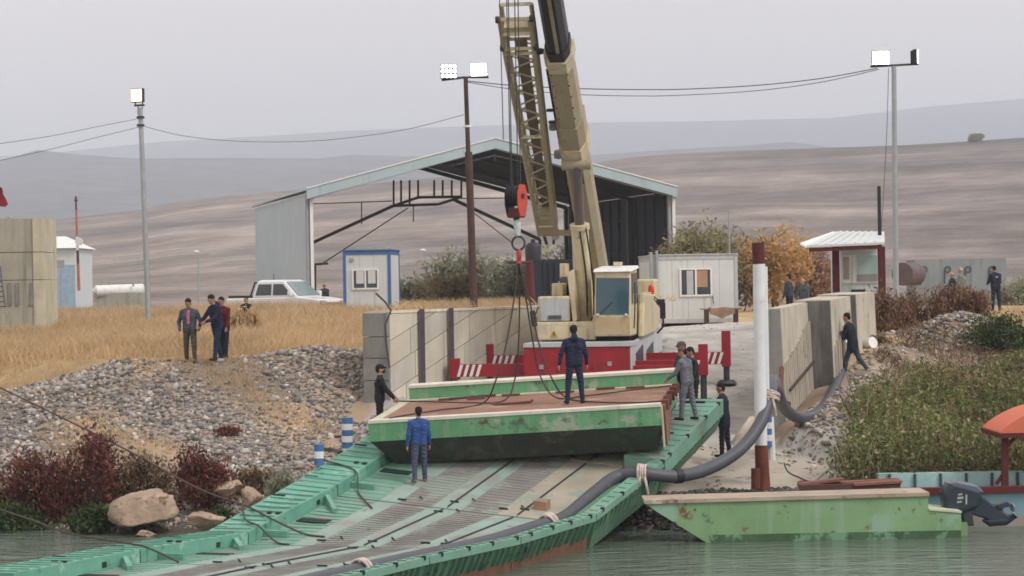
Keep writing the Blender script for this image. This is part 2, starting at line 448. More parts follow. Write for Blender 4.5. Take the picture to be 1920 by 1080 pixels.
onr = (A_ > np.where(S_ < -0.8, 3.4, -0.3)) & (A_ < 12.6) & (S_ < 44) & ((A_ < 9.9) | (S_ < 0.5)) & ~((XX - (6.25 + 0.3057 * (YY - 52)) > 0.15) & (YY > 51.2))
rightside = rightside | ((XX - (6.25 + 0.3057 * (YY - 52)) > 0.15) & (YY > 51.2) & (YY < 90))
tcol = np.where(onr[..., None], lerp3((0.4, 0.385, 0.35), (0.33, 0.32, 0.3), nn), tcol)
tcol = np.where((ZZ < WL + 0.25)[..., None], np.array((0.1, 0.085, 0.065)), tcol)
nf = wav(XX * 0.35, YY, 0.03) * 0.5 + 0.5; nf2 = wav(XX * 0.2 + 31, YY, 0.11) * 0.5 + 0.5
hill = lerp3((0.235, 0.195, 0.17), (0.165, 0.142, 0.135), sm(0.25, 0.75, nf)); hill = hill * (0.8 + 0.4 * nf2[..., None])
fbm = np.zeros(YY.shape); far_ = YY > 104
pv3 = [mnoise.fractal(Vector((px_ * 0.011, py_ * 0.016, 0.3)), 0.9, 2.1, 5) for px_, py_ in zip(XX[far_], YY[far_])]
fbm[far_] = np.clip(np.array(pv3), -1, 1)
pv4 = [mnoise.noise(Vector((px_ * 0.05, py_ * 0.12, 7.3))) for px_, py_ in zip(XX[far_], YY[far_])]
fb2 = np.zeros(YY.shape); fb2[far_] = np.array(pv4)
hill = hill * (1 + 0.34 * fbm[..., None]) * (1 + 0.1 * fb2[..., None])
hill = np.where((sm(0.12, 0.3, fbm) > 0.5)[..., None] & (YY < 420)[..., None], hill * np.array((0.72, 0.76, 0.74)), hill)
hill = np.where((YY > 725)[..., None], hill * 0.78, hill); hill = np.where((YY > 1000)[..., None], np.array((0.115, 0.12, 0.13)), hill)  # far ridges coloured bluish, putting some of the haze into the rock
tcol = lerp3((1, 1, 1), (1, 1, 1), mx) * (tcol * (1 - mx[..., None]) + hill * mx[..., None])
tcol = np.concatenate([tcol, np.ones(tcol.shape[:2] + (1,))], -1).reshape(-1, 4)
GROUND = fast('ground', Vt, Ft, M('ground', (0.3, 0.25, 0.2), 0.95, 0.22, 1.3, 0.5, 9, tint=True, macro=[(0.018, 0.3), (0.07, 0.28), (0.35, 0.15)]), smooth=True, col=tcol, kind='structure')

# river
wm = bpy.data.materials.new('river_water'); wm.use_nodes = True
N, L = wm.node_tree.nodes, wm.node_tree.links; b = N['Principled BSDF']
b.inputs['Base Color'].default_value = (0.095, 0.13, 0.1, 1); b.inputs['Roughness'].default_value = 0.06; b.inputs['Specular IOR Level'].default_value = 0.5
tc = N.new('ShaderNodeTexCoord'); mp = N.new('ShaderNodeMapping'); mp.inputs['Scale'].default_value = (0.55, 2.1, 1); L.new(tc.outputs['Object'], mp.inputs[0])
n1 = N.new('ShaderNodeTexNoise'); n1.inputs['Scale'].default_value = 1.6; n1.inputs['Detail'].default_value = 5; n1.inputs['Distortion'].default_value = 0.6; L.new(mp.outputs[0], n1.inputs[0])
bm = N.new('ShaderNodeBump'); bm.inputs['Strength'].default_value = 0.9; bm.inputs['Distance'].default_value = 0.2
L.new(n1.outputs[0], bm.inputs['Height']); L.new(bm.outputs[0], b.inputs['Normal'])
wx = np.array([(-400, -300, WL), (400, -300, WL), (400, 56, WL), (-400, 56, WL)])
fast('river_water', wx, [(0, 1, 2, 3)], wm, kind='structure')

# concrete apron by the water, a slab with a free edge
def slab(poly, top, thick, mat, name, **kw):
    b = MB(); P = [Vector((x, y, top(x, y))) for x, y in poly]
    b.loft([[p - Vector((0, 0, thick)) for p in P], P])
    return b.build(name, mat, **kw)
ap = [rpt(7.0, -5.0), rpt(9.0, -5.8), rpt(12.3, -7.2), rpt(12.3, -4.4), rpt(12.1, -0.6), rpt(9.7, -0.2), rpt(7.2, -0.2)]
slab([(p.x, p.y) for p in ap], lambda x, y: float(ramp_z(*rframe(x, y))) + 0.05, 0.75,
     M('apron_concrete', (0.4, 0.36, 0.3), 0.92, 0.2, 0.9, 0.35, 10, spots=[((0.2, 0.18, 0.16), 0.3, 1.6), ((0.5, 0.47, 0.42), 0.1, 4)]), 'concrete_apron', kind='structure')

# haze: even air round everything
hz = B(-6500, 6500, -90, 7900, -3, 560).build('haze', M('haze_surface', (1, 1, 1)), kind='stuff')
hm = hz.data.materials[0]; hn = hm.node_tree.nodes; hl = hm.node_tree.links
hn.clear(); ho = hn.new('ShaderNodeOutputMaterial'); pv = hn.new('ShaderNodeVolumePrincipled')
pv.inputs['Color'].default_value = (0.82, 0.895, 1.0, 1); pv.inputs['Density'].default_value = 0.00034; pv.inputs['Anisotropy'].default_value = 0.0
hl.new(pv.outputs[0], ho.inputs['Volume'])

# ------------------------------------------------------------------ floating bridge of hinged sections
TB = math.radians(26)
BH, BR_ = (math.sin(TB), math.cos(TB)), (math.cos(TB), -math.sin(TB))
BO = (-5.94, 41.78); BW = 6.8
KS = [-10.8, -7.2, -3.7, -0.2, 3.2, 6.8, 10.4]
KL = [1.12, 1.12, 1.1, 1.02, 1.72, 2.6, 3.05]
KR = [1.25, 1.25, 1.22, 1.15, 1.21, 1.98, 3.08]
def BP(a, s, dz=0.0):
    zl, zr = np.interp(s, KS, KL), np.interp(s, KS, KR)
    return Vector((BO[0] + a * BR_[0] + s * BH[0], BO[1] + a * BR_[1] + s * BH[1], zl + (zr - zl) * a / BW + dz))
GREEN = M('teal_green_paint', (0.135, 0.345, 0.26), 0.6, 0.2, 1.8, 0.06, 18, spots=[((0.2, 0.27, 0.225), 0.3, 1.2), ((0.08, 0.15, 0.12), 0.16, 3.2), ((0.15, 0.08, 0.05), 0.05, 5), ((0.28, 0.46, 0.38), 0.25, 2)])
GREEN2 = M('faded_green_paint', (0.17, 0.33, 0.255), 0.65, 0.16, 1.6, 0.1, 16, spots=[((0.25, 0.26, 0.23), 0.32, 1.0), ((0.22, 0.2, 0.18), 0.2, 2.6), ((0.12, 0.2, 0.16), 0.15, 5)])
PALE = M('pale_green_deck', (0.26, 0.35, 0.31), 0.7, 0.14, 1.4, 0.08, 18, spots=[((0.27, 0.28, 0.25), 0.45, 0.9), ((0.2, 0.185, 0.17), 0.22, 2.5)])
TRACK = M('worn_track', (0.215, 0.21, 0.195), 0.85, 0.16, 1.8, 0.2, 22, spots=[((0.25, 0.29, 0.26), 0.55, 0.9), ((0.16, 0.145, 0.135), 0.12, 3)])
TAN = M('muddy_tan_deck', (0.34, 0.31, 0.245), 0.85, 0.16, 1.5, 0.12, 20, spots=[((0.24, 0.31, 0.26), 0.35, 1.2), ((0.22, 0.2, 0.17), 0.15, 3)])
HULLG = M('algae_hull_paint', (0.085, 0.2, 0.13), 0.6, 0.2, 1.4, 0.1, 14, streak=((0.2, 0.24, 0.15), 0.5, 6), spots=((0.05, 0.09, 0.07), 0.2, 3))
HULLR = M('rust_waterline', (0.17, 0.085, 0.055), 0.8, 0.3, 3, 0.2, 20, spots=((0.1, 0.14, 0.09), 0.25, 3))
DARK = M('dark_slot', (0.012, 0.03, 0.025), 0.8, 0.1, 3, 0)
def bhex(mb, a0, a1, s0, s1, d0, d1, n=1, ia=0.0, ib=0.0):
    """block on the bridge between across a0..a1, along s0..s1, height d0..d1 over the rim plane; ia/ib pull the lower edges in"""
    for i in range(n):
        t0, t1 = s0 + (s1 - s0) * i / n, s0 + (s1 - s0) * (i + 1) / n
        mb.hexa([BP(a0 + ia, t0, d0), BP(a1 - ib, t0, d0), BP(a1 - ib, t1, d0), BP(a0 + ia, t1, d0), BP(a0, t0, d1), BP(a1, t0, d1), BP(a1, t1, d1), BP(a0, t1, d1)])
    return mb
STRIPS = [(0.97, 1.9, 'ribbed'), (1.91, 2.36, 'pale'), (2.37, 3.13, 'track'), (3.14, 3.45, 'pale'), (3.48, 3.8, 'pale'), (3.81, 4.6, 'track'), (4.61, 5.02, 'tan'), (5.05, 5.83, 'tan2')]
SECL = ['green floating bridge section nearest the bank, half under the lifted pontoon', 'green bridge section sloping up in front of the lifted pontoon, blue-shirted man on it',
        'green floating bridge section where the slope meets the level deck', 'level green bridge section near the bottom edge, hose running along it', 'green bridge section in the bottom left corner of the photo',
        ]
for i in range(5):
    s0, s1 = KS[5 - i] + 0.02, KS[6 - i] - 0.02
    T = thing('bridge_section', SECL[i], 'bridge', BP(3.4, s0, -0.8), 0, 'hinged sections of the floating bridge')
    ext = 0.72 if i < 2 else 1.0
    up = MB(); bhex(up, 0.45, BW - 0.45, s0, s1, -ext, -0.36)
    up.build('hull', HULLG, T, True)
    low = i >= 2
    for sd, (a0, a1) in enumerate(((0, 0.95), (5.86 if i == 0 else 6.52, BW))):
        rd = -0.34 if (sd == 0 or i == 0) else -0.13
        if sd == 1 and i:
            bhex(MB(), 5.85, 6.515, s0, s1, -0.36, -0.3).build('trough', GREEN2, T, True)
        rim = bhex(MB(), a0, a1, s0, s1, rd, 0.0).build('rim', GREEN if sd == 0 else GREEN2, T, True)
        sk = MB(); sk.cur = 0
        a, b_ = (0.03, 0.3) if sd == 0 else (BW - 0.3, BW - 0.03)
        ia, ib = (0.27, 0.0) if sd == 0 else (0.0, 0.27)
        bhex(sk, a if sd == 0 else BW - 0.55, (0.55 if sd == 0 else BW - 0.03), s0, s1, -(0.44 if low else ext), rd - 0.002, 1, ia * 0.6, ib * 0.6)
        side = sk.build('side_plate', HULLG, T, True)
        if low:
            bhex(MB(), 0.19 if sd == 0 else BW - 0.6, 0.6 if sd == 0 else BW - 0.19, s0, s1, -1.1, -0.442, 1, 0.1 if sd == 0 else 0, 0 if sd == 0 else 0.1).build('waterline_plate', HULLR, T, True)
        rb = MB(); s = s0 + 0.15
        while s < s1 - 0.1:
            bhex(rb, a0 + 0.06, a1 - 0.06, s, s + 0.045, 0.001, 0.022); s += 0.29
        rb.build('tread_rib', GREEN if sd == 0 else GREEN2, rim, True, kind='stuff')
        if sd == 1:
            rb = MB(); s = s0 + 0.1
            while s < s1 - 0.1:
                p0, p1 = s, s - 0.05
                for (t0, t1, z0, z1) in ((s, s + 0.035, -0.43 - 0.06 * rnd.random(), rd - 0.02),):
                    rb.hexa([BP(BW - 0.18, t0, z0), BP(BW - 0.12, t0, z0), BP(BW - 0.12, t1, z0), BP(BW - 0.18, t1, z0), BP(BW - 0.05, t0, z1), BP(BW + 0.015, t0, z1), BP(BW + 0.015, t1, z1), BP(BW - 0.05, t1, z1)])
                s += rnd.choice((0.2, 0.24, 0.24, 0.3))
            rb.build('side_rib', HULLG, side, True, kind='stuff')
        for j in range(4):                                            # slots, lugs and stops along the rim
            s = s0 + 0.3 + j * (s1 - s0 - 0.5) / 3 + rnd.uniform(-0.12, 0.12)
            if sd == 0 and j % 2 == 0:
                bhex(MB(), a0 + 0.02, a0 + 0.3, s, s + 0.06, 0.003, 0.02).build('rim_slot', DARK, rim, True)
                bhex(MB(), a1 - 0.05, a1 + 0.008, s + 0.2, s + 0.33, -0.2, -0.1).build('rim_slot', DARK, rim, True) if j == 2 else None
            if sd == 0 and j in (1, 4):
                for e in (0, 0.2): bhex(MB(), a1 - 0.34 + e, a1 - 0.25 + e, s, s + 0.07, 0.003, 0.035).build('lug', DARK, rim, True)
            if sd == 1:
                bhex(MB(), a1 - 0.05, a1 + 0.02, s, s + 0.05, -0.04, 0.03).build('lug', DARK, rim, True)
            if sd == 1 and j % 2 and i == 0: bhex(MB(), a0 + 0.1, a0 + 0.6, s, s + 0.05, 0.003, 0.045).build('rim_slot', DARK, rim, True)
    for a0, a1, kd in STRIPS:
        mat = dict(ribbed=GREEN2, pale=PALE, track=TRACK, tan=TAN if i < 1 or i == 1 else PALE, tan2=TAN if i < 2 else PALE)[kd]
        dz = -0.24 if kd != 'track' else -0.245
        pn = bhex(MB(), a0, a1, s0 + 0.015, s1 - 0.015, -0.3, dz).build('deck_panel', mat, T, True)
        if kd in ('ribbed', 'track'):
            rb = MB(); s = s0 + 0.1
            while s < s1 - 0.08:
                bhex(rb, a0 + 0.03, a1 - 0.03, s, s + 0.03, dz + 0.001, dz + 0.008); s += 0.16 if kd == 'track' else 0.22
            rb.build('tread_rib', mat, pn, True, kind='stuff')
    for a in (2.36, 3.46, 4.6, 5.03):
        for e in range(1 + (a == 3.46)):
            s = s0 + 0.15 + e * (s1 - s0 - 0.5) + rnd.uniform(0, 0.25)
            bhex(MB(), a - 0.09, a + 0.1, s, s + 0.03, -0.238, -0.21).build('hinge_pin', DARK, T, True)
            MB().ring(BP(a + 0.35, s + 0.2, -0.22), (0.9, 0.4, 0.6), 0.045, 0.012, 10, 5).build('lashing_ring', K['dsteel'], T, True)
    bhex(MB(), 0.96, 1.5, s0 + 0.5, s0 + 0.58, -0.238, -0.12).build('brace', GREEN, T, True)
    MB().beam(BP(1.0, s1 - 0.5, -0.1), BP(1.5, s1 - 1.05, -0.2), 0.09).build('brace', GREEN, T, True)
    bhex(MB(), 1.05, 1.75, s0 + 1.55, s0 + 1.78, -0.239, -0.225).build('deck_hatch', DARK, T, True)
    MB().tube([BP(3.465, s0 + 0.1, -0.225), BP(3.465, s1 - 0.1, -0.225)], 0.016, 6).build('seam_rod', K['dsteel'], T, True)
    MB().tube([BP(5.035, s0 + 0.1, -0.225), BP(5.035, s1 - 0.1, -0.225)], 0.016, 6).build('seam_rod', K['dsteel'], T, True)
# wooden block on the deck under the hose
wb = bhex(MB(), 5.2, 5.48, 3.7, 3.9, -0.24, -0.06).build('wooden_block', K['wood'], label='short wooden block wedged beside the grey hose on the bridge deck', cat='block'); loc_mesh(wb, BP(5.3, 3.8, -0.24))

# ------------------------------------------------------------------ retaining walls of the ramp
def clip_poly(P, f):
    out = []
    for i in range(len(P)):
        a, b = P[i], P[(i + 1) % len(P)]; fa, fb = f(a), f(b)
        if fa >= 0: out.append(a)
        if (fa >= 0) != (fb >= 0):
            t = fa / (fa - fb); out.append((a[0] + (b[0] - a[0]) * t, a[1] + (b[1] - a[1]) * t))
    return out
LW = thing('retaining_wall', 'long pale concrete block wall left of the ramp behind the crane', 'wall', rpt(-0.35, 0, 2.0))
MB().loft([[rpt(-0.62, 0.05, 1.2), rpt(-0.05, 0.05, 1.2), rpt(-0.05, 13.5, 1.2), rpt(-0.62, 13.5, 1.2)], [rpt(-0.62, 0.05, 5.06), rpt(-0.05, 0.05, 5.06), rpt(-0.05, 13.5, 5.06), rpt(-0.62, 13.5, 5.06)]]).build('core', K['concrete_d'], LW, True)
BLK = [M('wall_block', tuple(min(0.7, q * 1.18) for q in c), 0.9, 0.13, 0.9, 0.25, 14, streak=((0.33, 0.31, 0.27), 0.3, 3)) for c in ((0.5, 0.465, 0.385), (0.46, 0.425, 0.35), (0.54, 0.5, 0.42), (0.43, 0.41, 0.36))]
for k in range(-8, 7):
    s = -1.0 + (0.85 if k % 2 else 0) + rnd.uniform(-0.2, 0.2)
    while s < 13.4:
        w = rnd.choice((1.5, 1.7, 2.0)); z = lambda q, kk=k: 2.3 + kk * 0.68 + 0.27 * q
        P = [(s + 0.012, z(s) + 0.012), (s + w - 0.012, z(s + w) + 0.012), (s + w - 0.012, z(s + w) + 0.667), (s + 0.012, z(s) + 0.667)]
        P = clip_poly(P, lambda p: 5.1 - p[1]); P = clip_poly(P, lambda p: p[0]) if P else P; P = clip_poly(P, lambda p: 13.5 - p[0]) if P else P; P = clip_poly(P, lambda p: p[1] - 1.7) if P else P
        P = clip_poly(P, lambda p: p[1] - (1.9 + 0.1 * p[0])) if P else P
        if P and len(P) > 2:
            xs = [p[0] for p in P]; zs = [p[1] for p in P]
            if (max(xs) - min(xs)) > 0.05 and (max(zs) - min(zs)) > 0.05:
                pr = rnd.uniform(0, 0.012)
                MB().loft([[rpt(-0.055, p[0], p[1]) for p in P], [rpt(0.0 + pr, p[0], p[1]) for p in P]]).build('block', rnd.choice(BLK), LW, True)
        s += w
z = 1.3
for hgt in (0.75, 0.62, 0.66, 0.58, 0.55, 0.62):
    z1 = min(z + hgt, 5.1)
    MB().loft([[rpt(-0.72, -0.1, z + 0.01), rpt(0.01, -0.1, z + 0.01), rpt(0.01, 0.048, z + 0.01), rpt(-0.72, 0.048, z + 0.01)], [rpt(-0.7, -0.1, z1 - 0.01), rpt(0.01, -0.1, z1 - 0.01), rpt(0.01, 0.048, z1 - 0.01), rpt(-0.7, 0.048, z1 - 0.01)]]).build('end_block', K['concrete_d'], LW, True)
    z = z1
s = 0.0
while s < 12.9:
    MB().loft([[rpt(-0.68, s + 0.01, 5.062), rpt(0.03, s + 0.01, 5.062), rpt(0.03, s + 2.58, 5.062), rpt(-0.68, s + 2.58, 5.062)], [rpt(-0.66, s + 0.01, 5.12), rpt(0.02, s + 0.01, 5.12), rpt(0.02, s + 2.58, 5.12), rpt(-0.66, s + 2.58, 5.12)]]).build('coping', rnd.choice(BLK), LW, True); s += 2.6
POSTM = M('purple_rust_post', (0.085, 0.065, 0.1), 0.7, 0.25, 3, 0.1, spots=((0.14, 0.06, 0.04), 0.3, 3))
for px, lb in ((776, 'dark rusty steel post standing against left ramp wall, nearer its end'), (831, 'dark rusty steel post against left ramp wall, farther from its end')):
    k = (px - 960) / F; s = (k * RO[1] - RO[0] + 0.1) / (RH[0] - k * RH[1])
    p = rpt(0.12, s, 0); z0 = float(ramp_z(0.1, s)) - 0.1
    o = MB().beam((p.x, p.y, z0), (p.x, p.y, 5.15), 0.13, 0.13, (0, 1, 0)).beam((p.x, p.y, z0), (p.x, p.y, z0 + 0.08), 0.3, 0.3, (0, 1, 0)).build('steel_post', POSTM, label=lb, cat='post', group='steel posts along the left wall'); loc_mesh(o, (p.x, p.y, z0))
o = MB().tube([W(730, 690, 54.6), W(724, 640, 54.6), W(722, 610, 54.6), W(733, 582, 54.7), W(722, 566, 54.7), W(705, 550, 54.7)], 0.025, 6).build('bent_rebar', K['rope'], label='bent dark iron bar sticking up from the left wall end', cat='iron bar'); loc_mesh(o, W(730, 690, 54.6))
# dry weeds hanging over the coping are added with the grasses

TW = math.radians(17)
WHd, WRr = (math.sin(TW), math.cos(TW)), (math.cos(TW), -math.sin(TW))
WO = W(1436, 560, 52.0)
def wpt(a, s, z): return Vector((WO.x + a * WRr[0] + s * WHd[0], WO.y + a * WRr[1] + s * WHd[1], z))
RW = thing('retaining_wall', 'stepped concrete wall right of the ramp with ribbed outer face', 'wall', wpt(0.2, 0, 1.6))
def wblock(a0, a1b, a1t, s0, s1, z0, zt0, zt1, name, mat, **kw):
    return MB().loft([[wpt(a0, s0, z0), wpt(a1b, s0, z0), wpt(a1b, s1, z0), wpt(a0, s1, z0)], [wpt(a0, s0, zt0), wpt(a1t, s0, zt0), wpt(a1t, s1, zt1), wpt(a0, s1, zt1)]]).build(name, mat, RW, True, **kw)
wblock(0, 0.5, 0.34, 0.06, 4.2, 1.0, 5.05, 5.14, 'panel', K['concrete'])
wblock(0.005, 0.49, 0.33, -0.03, 0.055, 1.0, 5.03, 5.03, 'end_face', K['concrete_d'])
STAIN = M('wet_stained_concrete', (0.125, 0.12, 0.115), 0.85, 0.3, 2, 0.3, 12, streak=((0.24, 0.23, 0.21), 0.35, 4))
wblock(0, 1.08, 0.93, 4.25, 8.0, 1.0, 5.2, 5.27, 'panel', K['concrete'])
wblock(0.3, 1.07, 0.92, 4.17, 4.247, 1.0, 5.18, 5.18, 'stained_face', STAIN, label='dark wet stained concrete face')
wblock(0, 1.2, 1.08, 8.03, 12.0, 1.0, 5.32, 5.36, 'panel', K['concrete'])
wblock(0.6, 1.19, 1.07, 7.97, 8.027, 1.0, 5.3, 5.3, 'joint_face', STAIN)
for j in range(15):                                                      # cast ribs on the lower outer face
    s_ = 0.22 + j * 0.27
    zt = 3.75 + 1.0 * (j / 14) ** 1.2 - 0.1 * rnd.random()
    xo = lambda z: 0.5 - 0.16 * max(0, (z - 1.0) / 4.05)
    MB().beam(wpt(xo(1.6) + 0.03, s_, 1.6), wpt(xo(zt) + 0.03, s_, zt), 0.085, 0.08, (WRr[0], WRr[1], 0)).build('rib', K['concrete'], RW, True)
for j in range(8):
    s_ = 4.5 + j * 0.42; zt = 4.0 + 0.85 * (j / 7)
    xo = lambda z: 1.08 - 0.15 * max(0, (z - 1.0) / 4.2)
    MB().beam(wpt(xo(2.2) + 0.03, s_, 2.2), wpt(xo(zt) + 0.03, s_, zt), 0.085, 0.08, (WRr[0], WRr[1], 0)).build('rib', K['concrete'], RW, True)
MB().beam(wpt(0.52, 0.2, 3.05), wpt(0.5, 4.1, 3.6), 0.05, 0.06).build('rail', K['rustpole'], RW, True)
# ------------------------------------------------------------------ helpers for placing on planes
def on_plane(px, py, m, axis, val):
    """where the sight line of a photo pixel meets the plane local[axis] = val of frame m (answer in local metres)"""
    inv = m.inverted(); c = inv @ Vector((0, 0, HC)); d = (inv @ W(px, py, 50.0)) - c
    return c + d * ((val - c[axis]) / d[axis])
def spline(P, n=8):
    P = [Vector(p) for p in P]; out = []
    for i in range(len(P) - 1):
        p0, p1, p2, p3 = P[max(i - 1, 0)], P[i], P[i + 1], P[min(i + 2, len(P) - 1)]
        for k in range(n):
            t = k / n
            out.append(0.5 * ((2 * p1) + (p2 - p0) * t + (2 * p0 - 5 * p1 + 4 * p2 - p3) * t * t + (3 * p1 - p0 - 3 * p2 + p3) * t ** 3))
    out.append(P[-1]); return out
def cable(name, pts, r, mat, label, cat, n=8, sides=6, group=None):
    o = MB().tube(spline(pts, n), r, sides).build(name, mat, smooth=True, label=label, cat=cat, group=group)
    return loc_mesh(o, pts[0])

# ------------------------------------------------------------------ lifted pontoon
NL, NR, FL = W(690, 792, 45.6), W(1238, 760, 44.6), W(768, 722, 49.8) - Vector((0, 0, 0.31))
ax = (NR - NL).normalized(); ay = (FL - NL) - ax * (FL - NL).dot(ax); PDp = ay.length; ay.normalize(); az = ax.cross(ay)
PM = Matrix((ax, ay, az)).transposed().to_4x4(); PM.translation = NL
PW = (NR - NL).length
PT = thing('pontoon', 'large green and white steel pontoon with rusty deck being lifted onto the bridge', 'pontoon', mat=PM)
PG = M('worn_green_hull', (0.12, 0.32, 0.165), 0.6, 0.16, 1.2, 0.06, 14, spots=[((0.32, 0.38, 0.29), 0.34, 1.3), ((0.08, 0.15, 0.09), 0.25, 1.7), ((0.15, 0.06, 0.04), 0.2, 2.2)], streak=((0.3, 0.36, 0.27), 0.35, 5))
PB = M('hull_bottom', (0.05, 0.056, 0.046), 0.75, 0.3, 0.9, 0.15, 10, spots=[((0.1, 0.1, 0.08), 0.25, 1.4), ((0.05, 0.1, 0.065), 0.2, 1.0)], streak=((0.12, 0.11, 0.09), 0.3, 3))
PDK = M('rusty_deck', (0.27, 0.15, 0.105), 0.85, 0.18, 0.9, 0.15, 18, spots=[((0.34, 0.26, 0.2), 0.38, 0.9), ((0.15, 0.07, 0.05), 0.08, 4)])
PWH = M('dirty_white_paint', (0.66, 0.64, 0.56), 0.6, 0.14, 2, 0.05, spots=[((0.28, 0.13, 0.07), 0.14, 3), ((0.42, 0.4, 0.33), 0.25, 1.6)])
PCR = M('cream_green_paint', (0.5, 0.48, 0.36), 0.65, 0.16, 1.5, 0.06, spots=[((0.25, 0.38, 0.25), 0.2, 1.8), ((0.25, 0.1, 0.06), 0.12, 3)])
d_ = PDp
B(0, PW, 0, d_, -0.42, -0.03).build('hull_band', PG, PT)
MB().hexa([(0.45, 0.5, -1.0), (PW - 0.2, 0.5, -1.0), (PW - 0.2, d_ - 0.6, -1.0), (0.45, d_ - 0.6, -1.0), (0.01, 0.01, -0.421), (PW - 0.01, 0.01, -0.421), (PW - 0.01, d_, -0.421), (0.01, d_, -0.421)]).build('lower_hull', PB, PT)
B(0.22, PW - 0.05, 0.24, d_ - 0.62, -0.028, 0.0).build('deck_plate', PDK, PT)
B(0, PW, -0.015, 0.236, -0.028, 0.035).build('edge_strip', PWH, PT)
B(0, 0.216, 0.24, d_ - 0.5, -0.028, 0.02).build('edge_strip', PCR, PT)
B(0.05, PW - 0.02, d_ - 0.616, d_ - 0.35, -0.028, 0.012).build('deck_strip', PCR, PT)
co = B(0.1, PW + 0.02, d_ - 0.34, d_ + 0.1, -0.028, 0.27).build('coaming', PG, PT)
B(0.08, PW + 0.04, d_ - 0.36, d_ + 0.12, 0.272, 0.33).build('coaming_cap', PWH, co)
B(PW + 0.002, PW + 0.03, 0.02, 0.2, -0.9, -0.03).build('end_plate', PCR, PT)
MB().hexa([(PW + 0.002, 0.4, -0.9), (PW + 0.05, 0.4, -0.9), (PW + 0.05, 1.1, -0.85), (PW + 0.002, 1.1, -0.85), (PW + 0.002, 0.25, -0.03), (PW + 0.07, 0.25, -0.03), (PW + 0.07, 2.2, -0.03), (PW + 0.002, 2.2, -0.03)]).build('end_plate', M('rust_brown_plate', (0.24, 0.12, 0.08), 0.8, 0.25, 2, 0.1), PT)
for y in (0.5, 1.3, 2.1, 2.9, 3.5):
    B(PW - 0.04, PW + 0.12, y, y + 0.13, -0.16, 0.05).build('coupling_lug', M('red_brown_lug', (0.16, 0.06, 0.045), 0.8, 0.2, 4) if y == 0.5 else bpy.data.materials['red_brown_lug'], PT)
for x, y in ((0.9, 3.3), (2.35, 3.4), (3.6, 3.35), (5.2, 3.4), (1.6, 3.1), (4.5, 3.6)):
    B(x, x + 0.42, y, y + 0.07, 0.0125, 0.055).build('cleat', bpy.data.materials['red_brown_lug'], PT)
MB().tube([(2.4, 1.75, 0.05), (2.5, 1.72, 0.03), (3.25, 1.8, 0.03), (3.3, 1.85, 0.06)], 0.028, 6).build('deck_bar', bpy.data.materials['red_brown_lug'], PT)
MB().tube([(1.15, 3.3, 0.04), (2.2, 3.5, 0.04)], 0.03, 6).build('deck_bar', K['rustpole'], PT)
def PDK_pt(px, py, z=0.045): return PM @ on_plane(px, py, PM, 2, z)

# ------------------------------------------------------------------ mobile crane
CM = Matrix.Translation((2.35, 60, 2.5)) @ Matrix.Rotation(math.radians(-9.7), 4, 'Z')
CT = thing('mobile_crane', 'cream mobile crane on a red carrier with its boom raised over the pontoon', 'crane', mat=CM)
def cl(px, py, y): p = on_plane(px, py, CM, 1, y); return p.x, p.z
def cbox(px0, py0, px1, py1, y0, y1, mb=None):
    """box whose front face spans the pixel box on local plane y0, reaching back to y1"""
    x0, zt = cl(px0, py0, y0); x1, zb = cl(px1, py1, y0)
    return (mb or MB()).box(x0, x1, y0, y1, zb, zt)
def bev(o, w=0.03, n=2):
    m = o.modifiers.new('bevel', 'BEVEL'); m.width = w; m.segments = n; m.limit_method = 'ANGLE'; return o
DT = M('tan_panel', (0.45, 0.35, 0.2), 0.5, 0.1, 2, 0.03)
# carrier
ep = bev(cbox(981, 648, 1182, 730, -4.0, -2.55).build('end_panel', K['red'], CT), 0.04)
for a, b, c, e in ((984, 684, 1043, 712), (1047, 684, 1078, 712), (1082, 684, 1109, 712), (1112, 681, 1178, 712)):
    dr = cbox(a, b, c, e, -4.025, -3.998).build('locker_door', K['red'], ep)
for px, py in ((1015, 688), (1143, 682)): cbox(px - 4, py - 4, px + 4, py + 4, -4.045, -4.027).build('door_latch', K['steel'], ep)
cbox(981, 644, 1184, 649, -4.03, -2.5).build('deck_edge', K['lgrey'], ep)
B(-1.05, 1.05, -2.55, 6.2, 0.95, 1.4).build('chassis_frame', K['red'], CT)
B(-1.4, 1.4, -2.54, 6.2, 1.402, 1.52).build('deck_plate', K['grey'], CT)
fd = bev(MB().hexa([(1.3, -3.9, 0.95), (1.44, -3.9, 0.95), (1.44, 4.2, 1.2), (1.3, 4.2, 1.2), (1.3, -3.9, 1.62), (1.42, -3.9, 1.62), (1.42, 4.2, 2.02), (1.3, 4.2, 2.02)]).build('side_panel', K['lgrey'], CT), 0.03)
for y in (-2.9, -0.2): MB().hexa([(1.43, y, 1.0), (1.455, y, 1.0), (1.455, y + 1.7, 1.05), (1.43, y + 1.7, 1.05), (1.43, y, 1.36), (1.45, y, 1.36), (1.45, y + 1.7, 1.55), (1.43, y + 1.7, 1.55)]).build('wheel_arch', K['dsteel'], fd)
B(-1.44, -1.3, -3.9, 4.2, 0.95, 1.6).build('side_panel', K['lgrey'], CT)
cbox(1182, 686, 1290, 697, -3.7, -3.5).build('bumper_beam', K['red'], CT)
def wheel(x, y, parent):
    z0 = 0.66
    t = MB().tube([(x - 0.2, y, z0), (x - 0.17, y, z0), (x + 0.17, y, z0), (x + 0.2, y, z0)], [0.56, 0.65, 0.65, 0.56], 24).build('wheel', K['rubber'], parent, smooth=True)
    MB().disc((x + (0.19 if x > 0 else -0.19), y, z0), (1, 0, 0), 0.34, 0.06, 18).build('wheel_rim', K['lgrey'], t)
for y in (-1.7, 1.4, 3.0, 4.6):
    for x in (-1.12, 1.12): wheel(x, y, CT)
HATCH_W, HATCH_R = K['white'], K['red']
